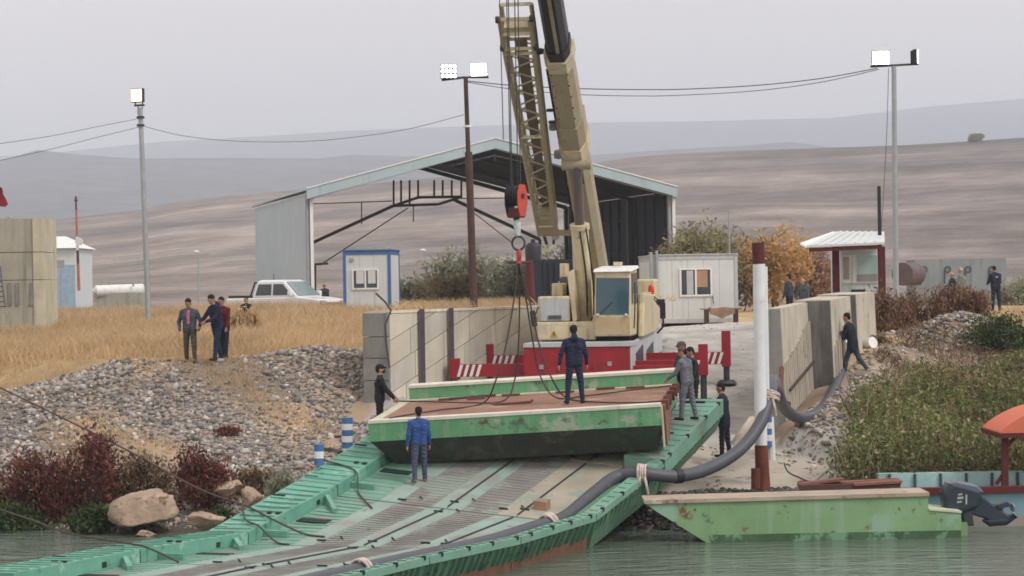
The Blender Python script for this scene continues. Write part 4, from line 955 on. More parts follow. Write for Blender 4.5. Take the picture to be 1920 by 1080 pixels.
for k in range(3): B(SW - 0.13, SW - 0.062, 0.3, SDp, 1.4 + k * 1.7, 1.5 + k * 1.7).build('wall_rail', K['under'], swr)
for x, s_ in ((-0.02, 1), (SW + 0.02, -1)):
    p = bev(B(x - 0.17, x - 0.02, -0.02, 0.2, 0, EV).build('post', K['grey'], SHT), 0.02)
    B(x + 0.02, x + 0.17, -0.08, 0.2, 0, EV).build('post', K['white'], SHT)
    for y in (6, 12, SDp): B(x + s_ * 0.09, x + s_ * 0.3, y, y + 0.22, 0, EV - 0.11).build('post', K['dsteel'], SHT)
def roofq(x0, z0, x1, z1, y0, y1, t, name, mat, parent=None, under=0.0):
    return MB().hexa([(x0, y0, z0 - t - under), (x1, y0, z1 - t - under), (x1, y1, z1 - t - under), (x0, y1, z0 - t - under), (x0, y0, z0 - under), (x1, y0, z1 - under), (x1, y1, z1 - under), (x0, y1, z0 - under)]).build(name, mat, parent or SHT)
for x0, x1 in ((-0.2, SW / 2), (SW + 0.2, SW / 2)):
    e = EV - 0.05
    r_ = roofq(x0, e + 0.16, x1, RDG + 0.16, -0.35, SDp + 0.3, 0.07, 'roof', K['roofblue'])
    sg = 1 if x0 < 1 else -1
    for k in range(18):
        t = (k + 0.5) / 18; xx = x0 + (x1 - x0) * t; zz = e + 0.16 + (RDG - e) * t
        MB().beam((xx, -0.34, zz + 0.02), (xx, SDp + 0.29, zz + 0.02), 0.05, 0.04).build('roof_rib', K['roofblue'], r_)
    roofq(x0, e + 0.05, x1, RDG + 0.05, -0.05, SDp, 0.04, 'shade_lining', K['under'])  # added dark sheet: shade of the unlit roof underside is in its colour
    roofq(x0, e + 0.14, x1, RDG + 0.14, -0.42, -0.36, 0.46, 'fascia', K['roofblue'])
    roofq(x0, e + 0.21, x1, RDG + 0.21, -0.46, -0.3, 0.06, 'verge_trim', K['white'])
    for y in (0.4, 6, 12, SDp - 0.2): roofq(x0 + sg * 0.4, e - 0.02, x1, RDG - 0.02, y, y + 0.16, 0.22, 'rafter', K['dsteel'])
    roofq(x0, e - 0.35, x1, RDG - 0.33, -0.32, -0.06, 0.02, 'soffit', K['roofblue'])
MB().beam((SW / 2, -0.2, RDG - 0.55), (SW / 2, -0.2, RDG - 0.95), 0.06).build('ridge_post', K['dsteel'], SHT)
for s_ in (-1, 1): MB().beam((SW / 2, -0.2, RDG - 0.65), (SW / 2 + s_ * 2.2, -0.2, RDG - 1.15), 0.07).build('ridge_brace', K['dsteel'], SHT)
# hung frame with braces inside
Y = 10.0
def sbeam(a, b_, w, name='brace', y=Y):
    p, q = sp(*a, y), sp(*b_, y); return MB().beam((p[0], y, p[1]), (q[0], y, q[1]), w).build(name, K['dsteel'], SHT)
sbeam((560, 466, 0), (737, 386), 0.16) if False else sbeam((560, 467), (737, 386), 0.16)
sbeam((850, 374), (1012, 449), 0.16); sbeam((1012, 449), (1012, 500), 0.14)
sbeam((737, 386), (785, 370), 0.14); sbeam((785, 370), (866, 369), 0.14); sbeam((737, 386), (822, 383), 0.14); sbeam((822, 383), (866, 369), 0.14)
for i, px in enumerate((738, 752, 768, 784, 814, 830, 847, 865)): sbeam((px, 338), (px, 383 if i < 3 else 371), 0.09, 'hanger')
sbeam((560, 383), (735, 377), 0.05, 'tie_rod'); sbeam((678, 378), (678, 420), 0.05, 'tie_rod'); sbeam((775, 384), (775, 416), 0.05, 'tie_rod'); sbeam((865, 372), (1000, 371), 0.05, 'tie_rod')
p, q = sp(765, 390, Y), sp(600, 497, 3)
MB().tube([(p[0], Y, p[1]), (q[0], 3, q[1])], 0.03, 5).build('stay_wire', K['dsteel'], SHT)
p, q = sp(860, 377, Y), sp(960, 455, Y); MB().tube([(p[0], Y, p[1]), (q[0], Y, q[1])], 0.025, 5).build('stay_wire', K['dsteel'], SHT)
g0, g1, g2 = sp(590, 560, 3), sp(590, 496, 3), sp(615, 494, 3)
MB().beam((g0[0], 3, g0[1]), (g1[0], 3, g1[1]), 0.14).beam((g1[0] - 0.1, 3, g1[1]), (g2[0], 3, g2[1]), 0.12).build('bracket_post', K['dsteel'], SHT)

# ------------------------------------------------------------------ huts
def window(mb_parent, x0, x1, z0, z1, y, panes, frame=0.06, fm=None, recess=0.03):
    """window on a front face at local y (facing -y): frame bars and one pane object per light"""
    fm = fm or K['white']
    w = MB(); w.box(x0, x1, y - 0.05, y - 0.004, z0, z0 + frame).box(x0, x1, y - 0.05, y - 0.004, z1 - frame, z1).box(x0, x0 + frame, y - 0.05, y - 0.004, z0 + frame, z1 - frame).box(x1 - frame, x1, y - 0.05, y - 0.004, z0 + frame, z1 - frame)
    n = len(panes); st = (x1 - x0 - 2 * frame) / n
    for i in range(1, n): w.box(x0 + frame + st * i - frame / 2, x0 + frame + st * i + frame / 2, y - 0.048, y - 0.004, z0 + frame, z1 - frame)
    o = w.build('window', fm, mb_parent)
    for i, m in enumerate(panes):
        B(x0 + frame + st * i + (frame / 2 if i else 0), x0 + frame + st * (i + 1) - (frame / 2 if i < n - 1 else 0), y - 0.02, y - 0.004, z0 + frame, z1 - frame).build('pane', m, o)
    return o
def hut(label, name, pl, pr, d, wdt, dep, h, zb, framem, panelm, rz, nside=4):
    c = W((pl + pr) / 2, 540, d); m = Matrix.Translation((c.x, d, zb)) @ Matrix.Rotation(rz, 4, 'Z')
    T = thing(name, label, 'hut', mat=m); w = wdt / 2
    n = max(2, int(wdt / 0.6))
    for i in range(n):
        a, b_ = -w + 0.1 + (wdt - 0.2) * i / n, -w + 0.1 + (wdt - 0.2) * (i + 1) / n
        B(a + 0.004, b_ - 0.004, 0.03, 0.1, 0.12, h - 0.12).build('panel', panelm, T)
    for i in range(nside):
        a, b_ = 0.1 + (dep - 0.2) * i / nside, 0.1 + (dep - 0.2) * (i + 1) / nside
        for x in (-w + 0.03, w - 0.1): B(x, x + 0.07, a + 0.004, b_ - 0.004, 0.12, h - 0.12).build('panel', panelm, T)
    B(-w + 0.1, w - 0.1, dep - 0.1, dep - 0.03, 0.12, h - 0.12).build('panel', panelm, T)
    for x in (-w, w - 0.13):
        for y in (0, dep - 0.13): bev(B(x, x + 0.13, y, y + 0.13, 0, h).build('corner_post', framem, T), 0.015)
    for z in (0.0, h - 0.16):
        for y in (0.005, dep - 0.125): B(-w + 0.131, w - 0.131, y, y + 0.12, z + 0.003, z + 0.157).build('rail', framem, T)
        for x in (-w + 0.005, w - 0.125): B(x, x + 0.12, 0.131, dep - 0.131, z + 0.003, z + 0.157).build('rail', framem, T)
    B(-w - 0.03, w + 0.03, -0.03, dep + 0.03, h + 0.003, h + 0.05).build('roof', framem, T)
    return T, m
HB, hm_ = hut('small white guard hut with blue frame left of the brown lamp post', 'guard_hut', 643, 733, 88, 2.0, 2.2, 2.85, 4.45, K['blue'], K['offwhite'], math.radians(-7))
window(HB, -0.62, 0.5, 1.25, 2.1, 0.03, (K['glass'], K['glass']), 0.07)
for x in (-0.44, 0.05): B(x, x + 0.32, -0.0155, -0.0, 1.5, 2.02).build('curtain', K['offwhite'], HB)
B(-0.72, -0.56, -0.015, 0.028, 2.42, 2.56).build('vent', K['grey'], HB)
CN, cm_ = hut('white container office with grey frame right of the crane', 'container_office', 1226, 1384, 80.6, 3.2, 5.0, 2.56, 4.22, K['lgrey'], K['offwhite'], math.radians(3))
window(CN, -0.62, 0.62, 1.0, 2.08, 0.03, (K['glass'], K['glass']), 0.07)
B(0.04, 0.44, -0.0155, 0.0, 1.35, 1.98).build('cardboard', M('cardboard', (0.4, 0.26, 0.16), 0.85), CN)
B(-0.35, -0.1, -0.0155, 0.0, 1.08, 1.98).build('curtain', K['lgrey'], CN)
MB().tube([(-1.7, -0.05, 0), (-1.7, -0.05, 2.7)], 0.06, 8).build('drain_pipe', K['steel'], CN)
MB().tube([(-1.48, -0.07, 0.1), (-1.48, -0.07, 2.75)], 0.05, 8).build('drain_pipe', K['steel'], CN)
MB().tube([(0.6, 0.0, 1.2), (0.66, -0.02, 0.7)], 0.015, 5).build('cable', K['black'], CN)
# bench with a rug
BNM = cm_ @ Matrix.Translation((0.8, -0.9, 0.0))
BN = thing('bench', 'low bench with a brown rug thrown over it before the white container', 'bench', mat=BNM)
B(-0.75, 0.75, -0.2, 0.2, 0.5, 0.55).build('seat', K['wood'], BN)
for x in (-0.62, 0.48): B(x, x + 0.14, -0.18, 0.18, -0.3, 0.499).build('leg', K['rustpole'], BN)
RGM = M('brown_rug', (0.3, 0.2, 0.14), 0.95, 0.25, 4, 0.3)
rg = MB(); rg.loft([[(x, -0.24 - 0.04 * math.sin(x * 9), 0.15 + 0.18 * abs(math.sin(x * 3.1)) if j == 0 else 0.56 + 0.03 * math.sin(x * 11 + j)) if j < 2 else (x, 0.2, 0.565 + 0.02 * math.sin(8 * x)) for j in range(3)] for x in np.linspace(-0.45, 0.5, 14)], cap=False)
rg.build('rug', RGM, label='brown rug draped over the bench before the white container', cat='rug').matrix_world = BNM @ Matrix.Translation((0, 0, 0.004))

# kiosk
KT = thing('kiosk', 'small white ticket kiosk with sloping sheet roof and dark red posts', 'kiosk', W(1612, 580, 69))
kz0, kz1 = 4.0, 6.9
xl, xr = W(1576, 500, 69.5).x, W(1650, 500, 69.5).x
B(xl, xr, 69.5, 71.6, kz0, 6.85).build('cabin', K['offwhite'], KT, True)
wq = lambda px, py, d=69.5: W(px, py, d)
def kwin(px0, py0, px1, py1, mat, d0=69.44, d1=69.498, name='pane'): 
    a, b_ = wq(px0, py0), wq(px1, py1); return MB().box(a.x, b_.x, d0, d1, b_.z, a.z).build(name, mat, KT, True)
kwin(1577, 478, 1647, 530, K['white'], 69.45, 69.497, 'window_frame')
kwin(1580, 482, 1592, 524, M('interior_board', (0.4, 0.36, 0.3), 0.8), 69.43, 69.449); kwin(1606, 479, 1645, 514, K['paleglass'], 69.43, 69.449); kwin(1606, 515, 1645, 527, M('counter_grey', (0.3, 0.29, 0.27), 0.8), 69.43, 69.449)
kwin(1596, 543, 1622, 548, K['black'], 69.46, 69.498, 'slot')
for px, d in ((1568, 68.6), (1654, 68.6)):
    p = W(px, 500, d); bev(B(p.x - 0.11, p.x + 0.11, d, d + 0.2, 3.9, W(px, 462, d).z).build('post', K['darkred'], KT, True), 0.015)
rq = [W(1512, 464, 67.6), W(1659, 458, 67.6), W(1658, 438, 72.2), W(1566, 438, 72.2)]
MB().loft([rq, [p + Vector((0, 0, 0.07)) for p in rq]]).build('roof', K['offwhite'], KT, True)
rq2 = [W(1500, 459, 67.5), W(1512, 465, 67.55), W(1567, 440, 72.25), W(1563, 437, 72.25)]
MB().loft([rq2, [p + Vector((0, 0, 0.06)) for p in rq2]]).build('roof', K['white'], KT, True)
for k in range(1, 8):
    a, b_ = rq[0].lerp(rq[1], k / 8), rq[3].lerp(rq[2], k / 8); MB().beam(a + Vector((0, 0.02, 0.085)), b_ + Vector((0, -0.02, 0.085)), 0.05, 0.03).build('roof_rib', K['offwhite'], KT, True)
MB().beam(rq[0] + Vector((0.1, 0.1, -0.08)), rq[1] + Vector((-0.1, 0.1, -0.08)), 0.1, 0.12).build('eaves_beam', K['darkred'], KT, True)

# ------------------------------------------------------------------ lamp posts and wires
LIT = emit('lit_led', (1.0, 1.0, 1.0), 14.0); LITY = emit('lit_warm', (1.0, 0.74, 0.34), 2.2)
def flood(parent, c, w, h, yaw, mat, grid=0, dpth=0.16):
    """floodlight: housing, bezel, lit panel (or a grid of lit diodes), bracket; faces local -y turned by yaw"""
    m = Matrix.Translation(Vector(c)) @ Matrix.Rotation(yaw, 4, 'Z')
    f = lambda mb: MB().add([tuple(m @ Vector(p)) for p in mb.v], mb.f)
    o = f(B(-w / 2, w / 2, -dpth / 2, dpth / 2, -h / 2, h / 2)).build('floodlight', K['black'], parent, True)
    for k in range(5): f(B(-w / 2 + 0.04 + k * (w - 0.1) / 5, -w / 2 + 0.07 + k * (w - 0.1) / 5, dpth / 2, dpth / 2 + 0.08, -h / 2 + 0.04, h / 2 - 0.04)).build('cooling_fin', K['black'], o, True)
    if grid:
        for i in range(4):
            for j in range(3): f(MB().disc((-w / 2 + w * (i + 0.5) / 4, -dpth / 2 - 0.02, -h / 2 + h * (j + 0.5) / 3), (0, 1, 0), min(w / 4, h / 3) * 0.42, 0.03, 12)).build('diode', LIT, o, True)
    else:
        f(B(-w / 2 + 0.03, w / 2 - 0.03, -dpth / 2 - 0.02, -dpth / 2 - 0.003, -h / 2 + 0.03, h / 2 - 0.03)).build('lit_panel', mat, o, True)
    return o
def pole(name, label, bot, top, d, r, mat, cat='lamp post', zb=None):
    p1 = W(*top, d); p0 = W(*bot, d); dirv = (p0 - p1).normalized(); g = G(p0.x, d) if zb is None else zb
    p0 = p1 + dirv * ((p1.z - g) / -dirv.z)
    T = thing(name, label, cat, p0)
    MB().tube([p0, p1], [r, r * 0.8], 12).build('shaft', mat, T, True, smooth=True)
    return T
LP1 = pole('lamp_post', 'grey steel lamp post with one warm lit floodlight above the dry grass', (277, 560), (263, 202), 80, 0.11, K['steel'])
flood(LP1, W(258, 179, 79.9), 0.5, 0.52, math.radians(-20), LITY)
MB().beam(W(252, 198, 80), W(271, 197, 80), 0.07).beam(W(254, 197, 80), W(253, 186, 80), 0.04).beam(W(267, 197, 80), W(268, 186, 80), 0.04).build('bracket', K['dsteel'], LP1, True)
MB().beam(W(259, 200, 80.05), W(259, 214, 80.05), 0.04).beam(W(267, 200, 80.05), W(266, 214, 80.05), 0.04).build('bracket', K['dsteel'], LP1, True)
for py in (220, 235): MB().disc(W(263.5, py, 80), (0, 0, 1), 0.15, 0.08, 10).build('clamp', K['dsteel'], LP1, True)
LP2 = pole('lamp_post', 'rusty brown lamp post with two lit floodlights left of the crane', (888, 575), (873, 146), 75, 0.095, K['rustpole'])
MB().tube([W(878.5, 285, 75), W(889, 580, 75)], 0.13, 10).build('lower_pipe', K['rustpole'], LP2, True, smooth=True)
MB().beam(W(828, 150, 75), W(872, 145, 75), 0.08).beam(W(872, 145, 75), W(916, 145, 75), 0.06).build('cross_arm', K['dsteel'], LP2, True)
flood(LP2, W(841, 134, 74.9), 0.55, 0.5, math.radians(8), LIT, grid=1)
flood(LP2, W(898, 131, 74.9), 0.6, 0.48, math.radians(-2), LIT)
MB().tube([W(874, 160, 74.85), W(872, 175, 74.8), W(878, 200, 74.85), W(876, 230, 74.85)], 0.02, 5).build('lead_cable', K['black'], LP2, True)
MB().disc(W(876.5, 237, 75), (0, 0, 1), 0.15, 0.07, 10).build('white_clamp', K['white'], LP2, True)
LP3 = pole('lamp_post', 'tall grey steel lamp post with lit floodlight beside the kiosk', (1680, 540), (1676, 124), 75, 0.105, K['steel'])
MB().beam(W(1632, 125, 75), W(1722, 120, 75), 0.07).build('cross_arm', K['dsteel'], LP3, True)
flood(LP3, W(1651, 109, 74.9), 0.62, 0.5, math.radians(-4), LIT)
flood(LP3, W(1716, 107, 75), 0.5, 0.5, math.radians(78), LIT)
T = pole('iron_pole', 'thin black iron pole rising behind the kiosk roof', (1650, 470), (1648, 349), 70.6, 0.075, K['black'], 'pole')
T = pole('rail_post', 'dark red iron post left of the crane before the black tank', (996, 565), (992, 487), 72, 0.16, K['darkred'], 'post')
def wire(label, pts, r=0.016): return cable('overhead_wire', pts, r, K['rope'], label, 'wire', 8, 5, 'overhead wires')
wire('overhead wire from the brown lamp post to the right lamp post, upper strand', [W(876, 152, 75), W(960, 160, 75), W(1080, 166, 75), W(1200, 168, 75), W(1290, 167, 75), W(1420, 160, 75), W(1540, 147, 75), W(1645, 128, 75)], 0.017)
wire('thin overhead wire from the brown lamp post to the right lamp post, lower strand', [W(876, 154, 75.1), W(960, 167, 75.1), W(1080, 177, 75.1), W(1200, 180, 75.1), W(1290, 178, 75.1), W(1420, 170, 75.1), W(1540, 154, 75.1), W(1648, 130, 75.1)], 0.013)
wire('overhead wire from the warm left lamp post to the brown lamp post', [W(267, 236, 80), W(340, 254, 79.4), W(430, 264, 78.6), W(540, 266, 77.8), W(640, 260, 76.8), W(760, 243, 76), W(870, 215, 75)], 0.01)
wire('overhead wire from the warm lamp post out of the left edge, upper', [W(262, 222, 80), W(180, 238, 78), W(90, 256, 76), W(-20, 272, 73)], 0.01)
wire('overhead wire from the warm lamp post out of the left edge, lower', [W(262, 238, 80), W(180, 258, 78), W(90, 281, 76), W(-20, 305, 73)], 0.01)
wire('slack wire hanging down beside the right lamp post', [W(1666, 128, 74.8), W(1663, 240, 74.8), W(1658, 340, 74.8), W(1652, 440, 72)], 0.011)
for px, py in ((1291, 167), (1649, 128)):
    pass

# ------------------------------------------------------------------ things beyond
CSM = thing('concrete_abutment', 'stack of three big cast concrete panels at the left edge', 'wall', W(20, 580, 78))
xr_ = W(80, 500, 78).x
zs = [3.9, W(40, 525, 78).z, W(40, 473, 78).z, W(40, 409, 78).z]
for i in range(3):
    for j in range(3):
        x1 = xr_ - 0.35 - j * 2.6; B(x1 - 2.58, x1 - 0.01, 78, 80.4, zs[i] + 0.012, zs[i + 1] - 0.012).build('panel', K['block'], CSM, True)
    B(xr_ - 0.34, xr_, 77.95, 80.45, zs[i] + 0.012, zs[i + 1] - 0.012).build('corner_panel', M('pale_panel_edge', (0.5, 0.47, 0.36), 0.9, 0.15, 1.4, 0.3, streak=((0.3, 0.29, 0.22), 0.4, 4)) if i == 0 else bpy.data.materials['pale_panel_edge'], CSM, True)
for px in (15, 29, 56): 
    a, b_ = W(px, 530, 77.97), W(px + 7, 572, 77.97); B(a.x, b_.x, 77.95, 77.998, b_.z, a.z).build('dark_patch', K['concrete_d'], CSM, True)  # darker upright patches on the bottom course
FG = thing('flag', 'drooping red flag on a pole above the concrete panels at the left edge', 'flag', W(-4, 410, 79))
MB().tube([W(-4, 420, 79), W(-6, 335, 79)], 0.03, 6).build('flag_pole', K['dsteel'], FG, True)
fl = MB(); P_ = [(-5, 350), (4, 352), (6, 364), (12, 374), (15, 383), (10, 388), (-5, 386)]
fl.loft([[W(a, b_, 79 + 0.05 * math.sin(a)) for a, b_ in P_], [W(a, b_, 79.03 + 0.05 * math.sin(a)) for a, b_ in P_]]).build('cloth', M('red_cloth', (0.22, 0.02, 0.03), 0.9, 0.3, 4), FG, True)
LD = thing('ladder', 'dark iron ladder leaning on the concrete panels at the left edge', 'ladder', W(9, 575, 77.3))
for e in (0, -0.4): MB().beam(W(10, 575, 77.2) + Vector((e, 0, 0)), W(0, 500, 77.85) + Vector((e, 0, 0)), 0.05).build('rail', K['dsteel'], LD, True)
for k in range(8):
    p = W(10, 575, 77.2).lerp(W(0, 500, 77.85), k / 8); MB().beam(p, p + Vector((-0.4, 0, 0)), 0.035).build('rung', K['dsteel'], LD, True)
FB = thing('far_building', 'small white building with hipped white roof beyond the concrete panels', 'building', W(100, 540, 170))
a, b_ = W(140, 465, 170), W(140, 540, 170)
B(a.x - 8, a.x, 170, 177, 4.2, a.z).build('wall', K['offwhite'], FB, True)
B(a.x - 8.01, a.x + 0.01, 169.97, 169.998, 4.2, W(100, 497, 170).z).build('wall_band', M('pale_blue_wall', (0.3, 0.42, 0.52), 0.7), FB, True)
rz_ = W(112, 443, 173).z
MB().add([(a.x - 8.3, 169.6, a.z), (a.x + 0.3, 169.6, a.z), (a.x + 0.3, 177.4, a.z), (a.x - 8.3, 177.4, a.z), (a.x - 5, 173.4, rz_), (a.x - 1.4, 173.4, rz_)], [(0, 1, 5, 4), (1, 2, 5), (2, 3, 4, 5), (3, 0, 4), (0, 3, 2, 1)]).build('roof', K['white'], FB, True)
MB().tube([W(102, 540, 168), W(101, 440, 168)], 0.07, 6).build('pole', K['grey'], FB, True)
SB = thing('sign_board', 'small dark sign board on a post before the far white building', 'sign', W(113, 535, 150))
p = W(113, 495, 150); B(p.x - 0.28, p.x + 0.28, 150, 150.04, p.z - 0.28, p.z + 0.28).build('board', K['grey'], SB, True); MB().tube([(p.x, 150.06, 4.3), (p.x, 150.06, p.z)], 0.05, 6).build('post', K['grey'], SB, True)
MS = thing('radio_mast', 'slim red and white mast standing beyond the dry grass at left', 'mast', W(148, 540, 160))
MP0, MP1 = W(148, 545, 160), W(142, 368, 160)
for k in range(7):
    MB().tube([MP0.lerp(MP1, k / 7), MP0.lerp(MP1, (k + 1) / 7)], 0.12 - 0.008 * k, 6).build('mast_section', M('mast_red', (0.42, 0.13, 0.08), 0.7, 0.2) if k == 0 else (bpy.data.materials['mast_red'] if k in (1, 4, 5) else K['white'] if k == 3 else K['rustpole']), MS, True)
MB().disc(W(148, 453, 159.8), (0.2, 1, 0.1), 0.3, 0.1, 14).build('dish', K['white'], MS, True)
MB().beam(W(139, 376, 160), W(146, 376, 160), 0.12).build('aerial', K['dsteel'], MS, True)
TK = thing('storage_tank', 'long white cylindrical tank lying beyond the dry grass', 'tank', W(222, 560, 130))
MB().tube([W(178, 548, 130), W(180, 546, 130), W(268, 543, 131), W(271, 543, 131)], [0.2, 0.36, 0.36, 0.2], 14).build('shell', K['white'], TK, True, smooth=True)
for px in (192, 206, 250): MB().tube([W(px, 537, 130.3), W(px, 529, 130.3)], 0.06, 6).build('valve', K['grey'], TK, True)
p, q = W(180, 545, 130.3), W(268, 545, 130.3); B(p.x, q.x, 130.0, 131.2, 4.1, p.z - 0.15).build('plinth', K['block'], TK, True)
for px, py, lb in ((372, 473, 'tiny far street lamp beyond the left lamp post'), (797, 470, 'tiny far street lamp seen through the open hall')):
    T = pole('street_lamp', lb, (px, 520), (px, py + 2), 210, 0.07, K['grey'], 'street lamp', 4.6)
    MB().ell(W(px - 4, py - 1, 210), (0.3, 0.18, 0.14), 8, 6).build('lamp_head', K['white'], T, True)
BT = thing('water_tank', 'black plastic water tank standing left of the crane boom', 'tank', W(1000, 575, 86))
p = W(1000, 485, 86); MB().tube([(p.x, 86, p.z - 0.1), (p.x, 86, p.z + 0.48), (p.x, 86, p.z + 0.62), (p.x, 86, p.z + 0.67)], [0.32, 0.33, 0.24, 0.08], 18).build('shell', K['black'], BT, True, smooth=True)
MB().tube([(p.x, 86, p.z + 0.66), (p.x, 86, p.z + 0.78)], 0.09, 8).build('cap', K['black'], BT, True)
B(p.x - 0.33, p.x + 0.33, 85.7, 86.3, 4.2, p.z - 0.1).build('stand', K['under'], BT, True)
DC = thing('dark_container', 'dark navy steel container behind the crane, left of the boom', 'container', W(1045, 580, 88))
a, b_ = W(1000, 487, 88), W(1110, 580, 88); B(a.x, b_.x, 88, 91, 4.2, a.z).build('shell', K['under'], DC, True)
for k in range(9): x = a.x + 0.15 + k * (b_.x - a.x - 0.2) / 9; B(x, x + 0.12, 87.95, 87.998, 4.3, a.z - 0.1).build('rib', K['under'], DC, True)
GC = thing('grey_container', 'long blue grey steel container beyond the kiosk at right', 'container', W(1800, 560, 104))
a, b_ = W(1716, 487, 104), W(1888, 560, 104); B(a.x, b_.x, 104, 106.4, 4.3, a.z).build('shell', M('grey_blue_steel', (0.25, 0.29, 0.31), 0.7, 0.12, 0.8, 0.05, streak=((0.17, 0.18, 0.18), 0.3, 3)), GC, True)
for px in (1733, 1777, 1815, 1860):
    p = W(px, 505, 103.95); MB().ring(p, (0, 1, 0), 0.14, 0.025, 12, 5).tube([p + Vector((-0.14, 0, 0)), p + Vector((-0.16, 0, -0.7))], 0.025, 5).build('handle', K['dsteel'], GC, True)
DR = MB().tube([W(1692, 514, 101), W(1716, 514, 102.2)], [0.55, 0.55], 18).build('rusty_drum', M('maroon_steel', (0.13, 0.1, 0.105), 0.7, 0.2, 2), label='big maroon drum lying left of the grey container', cat='drum', smooth=True); loc_mesh(DR, W(1707, 535, 100.7))

# ------------------------------------------------------------------ pickup truck
PKM = Matrix.Translation(Vector((W(537, 600, 95).x, 95, 4.32))) @ Matrix.Scale(1.04, 4) @ Matrix.Rotation(math.atan2(-0.55, 0.83), 4, 'Z')
PK = thing('pickup_truck', 'white double cab pickup truck parked in the dry grass', 'pickup truck', mat=PKM)
CARW = M('white_car_paint', (0.76, 0.77, 0.78), 0.3, 0.03, 1, 0, coat=0.6)
def ploft(prof, ys, zlim=None):
    return MB().loft([[(x, y, z) for x, z in prof] for y in ys])
low = [(-2.6, 0.5), (-2.62, 1.04), (-0.8, 1.06), (1.2, 1.09), (1.75, 1.05), (2.4, 0.96), (2.58, 0.82), (2.62, 0.42), (2.0, 0.36), (-2.3, 0.36)]
bd_ = MB().loft([[(x, -0.89, z) for x, z in low], [(x, 0.89, z) for x, z in low]])
bo = bd_.build('body', CARW, PK); bev(bo, 0.07, 3)
cabp = MB().loft([[(-1.15, -0.86, 1.05), (1.3, -0.86, 1.08), (1.3, 0.86, 1.08), (-1.15, 0.86, 1.05)], [(-0.98, -0.72, 1.74), (0.5, -0.72, 1.74), (0.5, 0.72, 1.74), (-0.98, 0.72, 1.74)], [(-0.85, -0.6, 1.81), (0.32, -0.6, 1.81), (0.32, 0.6, 1.81), (-0.85, 0.6, 1.81)]])
co_ = bev(cabp.build('cab', CARW, PK), 0.03)
def sidepane(x0, x1, x2, x3):   # bottom x0..x1, top x2..x3 on near and far side
    for s_ in (-1, 1):
        f = lambda x, z: (x, s_ * (0.86 - 0.14 * (z - 1.06) / 0.64 + 0.006), z)
        q = [f(x0, 1.16), f(x1, 1.16), f(x3, 1.63), f(x2, 1.63)]; MB().loft([q, [(a, b_ + s_ * 0.012, c) for a, b_, c in q]]).build('side_window', K['glass'], co_)
sidepane(-0.98, -0.12, -0.88, -0.16); sidepane(-0.02, 1.0, -0.06, 0.45)
ws = [(1.255, -0.74, 1.12), (1.255, 0.74, 1.12), (0.55, 0.62, 1.7), (0.55, -0.62, 1.7)]
MB().loft([ws, [(a + 0.03, b_, c + 0.03) for a, b_, c in ws]]).build('windscreen', glassy('windscreen_glass', (0.2, 0.26, 0.27)), co_)
for s_ in (-1, 1):
    bev(B(0.95, 1.12, s_ * 0.98 - 0.1, s_ * 0.98 + 0.1, 1.12, 1.32).build('mirror', CARW, PK), 0.03)
    B(2.5, 2.63, s_ * 0.7 - 0.17, s_ * 0.7 + 0.17, 0.74, 0.9).build('headlight', K['lgrey'], PK)
    for x in (-1.65, 1.6):
        w_ = MB().tube([(x, s_ * 0.9 - 0.1, 0.38), (x, s_ * 0.9 + 0.02 * s_, 0.38)], 0.38, 20).build('wheel', K['rubber'], PK, smooth=True); MB().disc((x, s_ * 0.93, 0.38), (0, 1, 0), 0.22, 0.03, 14).build('wheel_rim', K['lgrey'], w_)
B(2.6, 2.64, -0.5, 0.5, 0.62, 0.82).build('grille', K['dsteel'], PK)
B(2.55, 2.72, -0.88, 0.88, 0.4, 0.58).build('bumper', CARW, PK)
MB().tube([(-1.35, -0.78, 1.05), (-1.12, -0.7, 1.7), (-1.12, 0.7, 1.7), (-1.35, 0.78, 1.05)], 0.045, 8).build('roll_bar', K['black'], PK)
B(-2.55, -1.2, -0.8, 0.8, 1.061, 1.16).build('bed_cover', K['black'], PK)
MB().tube([(-0.4, -0.3, 1.75), (-0.42, -0.3, 2.05)], 0.012, 5).build('aerial', K['black'], PK)

# ------------------------------------------------------------------ boats
GB = thing('flat_boat', 'pale green steel flat boat with beige top moored in front of the apron', 'boat', W(1500, 1010, 42.4))
GBM = M('boat_green_paint', (0.21, 0.36, 0.19), 0.5, 0.16, 0.9, 0.05, 14, spots=[((0.17, 0.075, 0.04), 0.17, 2.4), ((0.1, 0.06, 0.035), 0.08, 6), ((0.26, 0.42, 0.32), 0.3, 1.0), ((0.07, 0.15, 0.09), 0.05, 3)], streak=((0.3, 0.42, 0.32), 0.25, 4))
y0, y1 = 42.3, 43.25
prof = [W(1212, 945, y0), W(1740, 930, y0), W(1741, 958, y0), W(1802, 963, y0), W(1802, 1012, y0), W(1332, 1022, y0), W(1226, 956, y0)]
MB().loft([[Vector((p.x, y0, p.z)) for p in prof], [Vector((p.x, y1, p.z)) for p in prof]]).build('hull', GBM, GB, True)
a, b_ = W(1208, 938, y0), W(1742, 923, y0)
MB().hexa([(a.x, y0 - 0.04, W(1208, 945, y0).z + 0.002), (b_.x, y0 - 0.04, W(1740, 930, y0).z + 0.002), (b_.x, y1 + 0.04, W(1740, 930, y0).z + 0.002), (a.x, y1 + 0.04, W(1208, 945, y0).z + 0.002), (a.x, y0 - 0.04, a.z), (b_.x, y0 - 0.04, b_.z), (b_.x, y1 + 0.04, b_.z), (a.x, y1 + 0.04, a.z)]).build('deck', M('beige_deck', (0.4, 0.33, 0.26), 0.75, 0.2, 1.5, 0.08, spots=[((0.17, 0.07, 0.04), 0.24, 2.2), ((0.55, 0.52, 0.46), 0.12, 2)]), GB, True)
wl_ = [W(1328, 1003, y0), W(1802, 994, y0), W(1802, 1014, y0), W(1335, 1022, y0)]
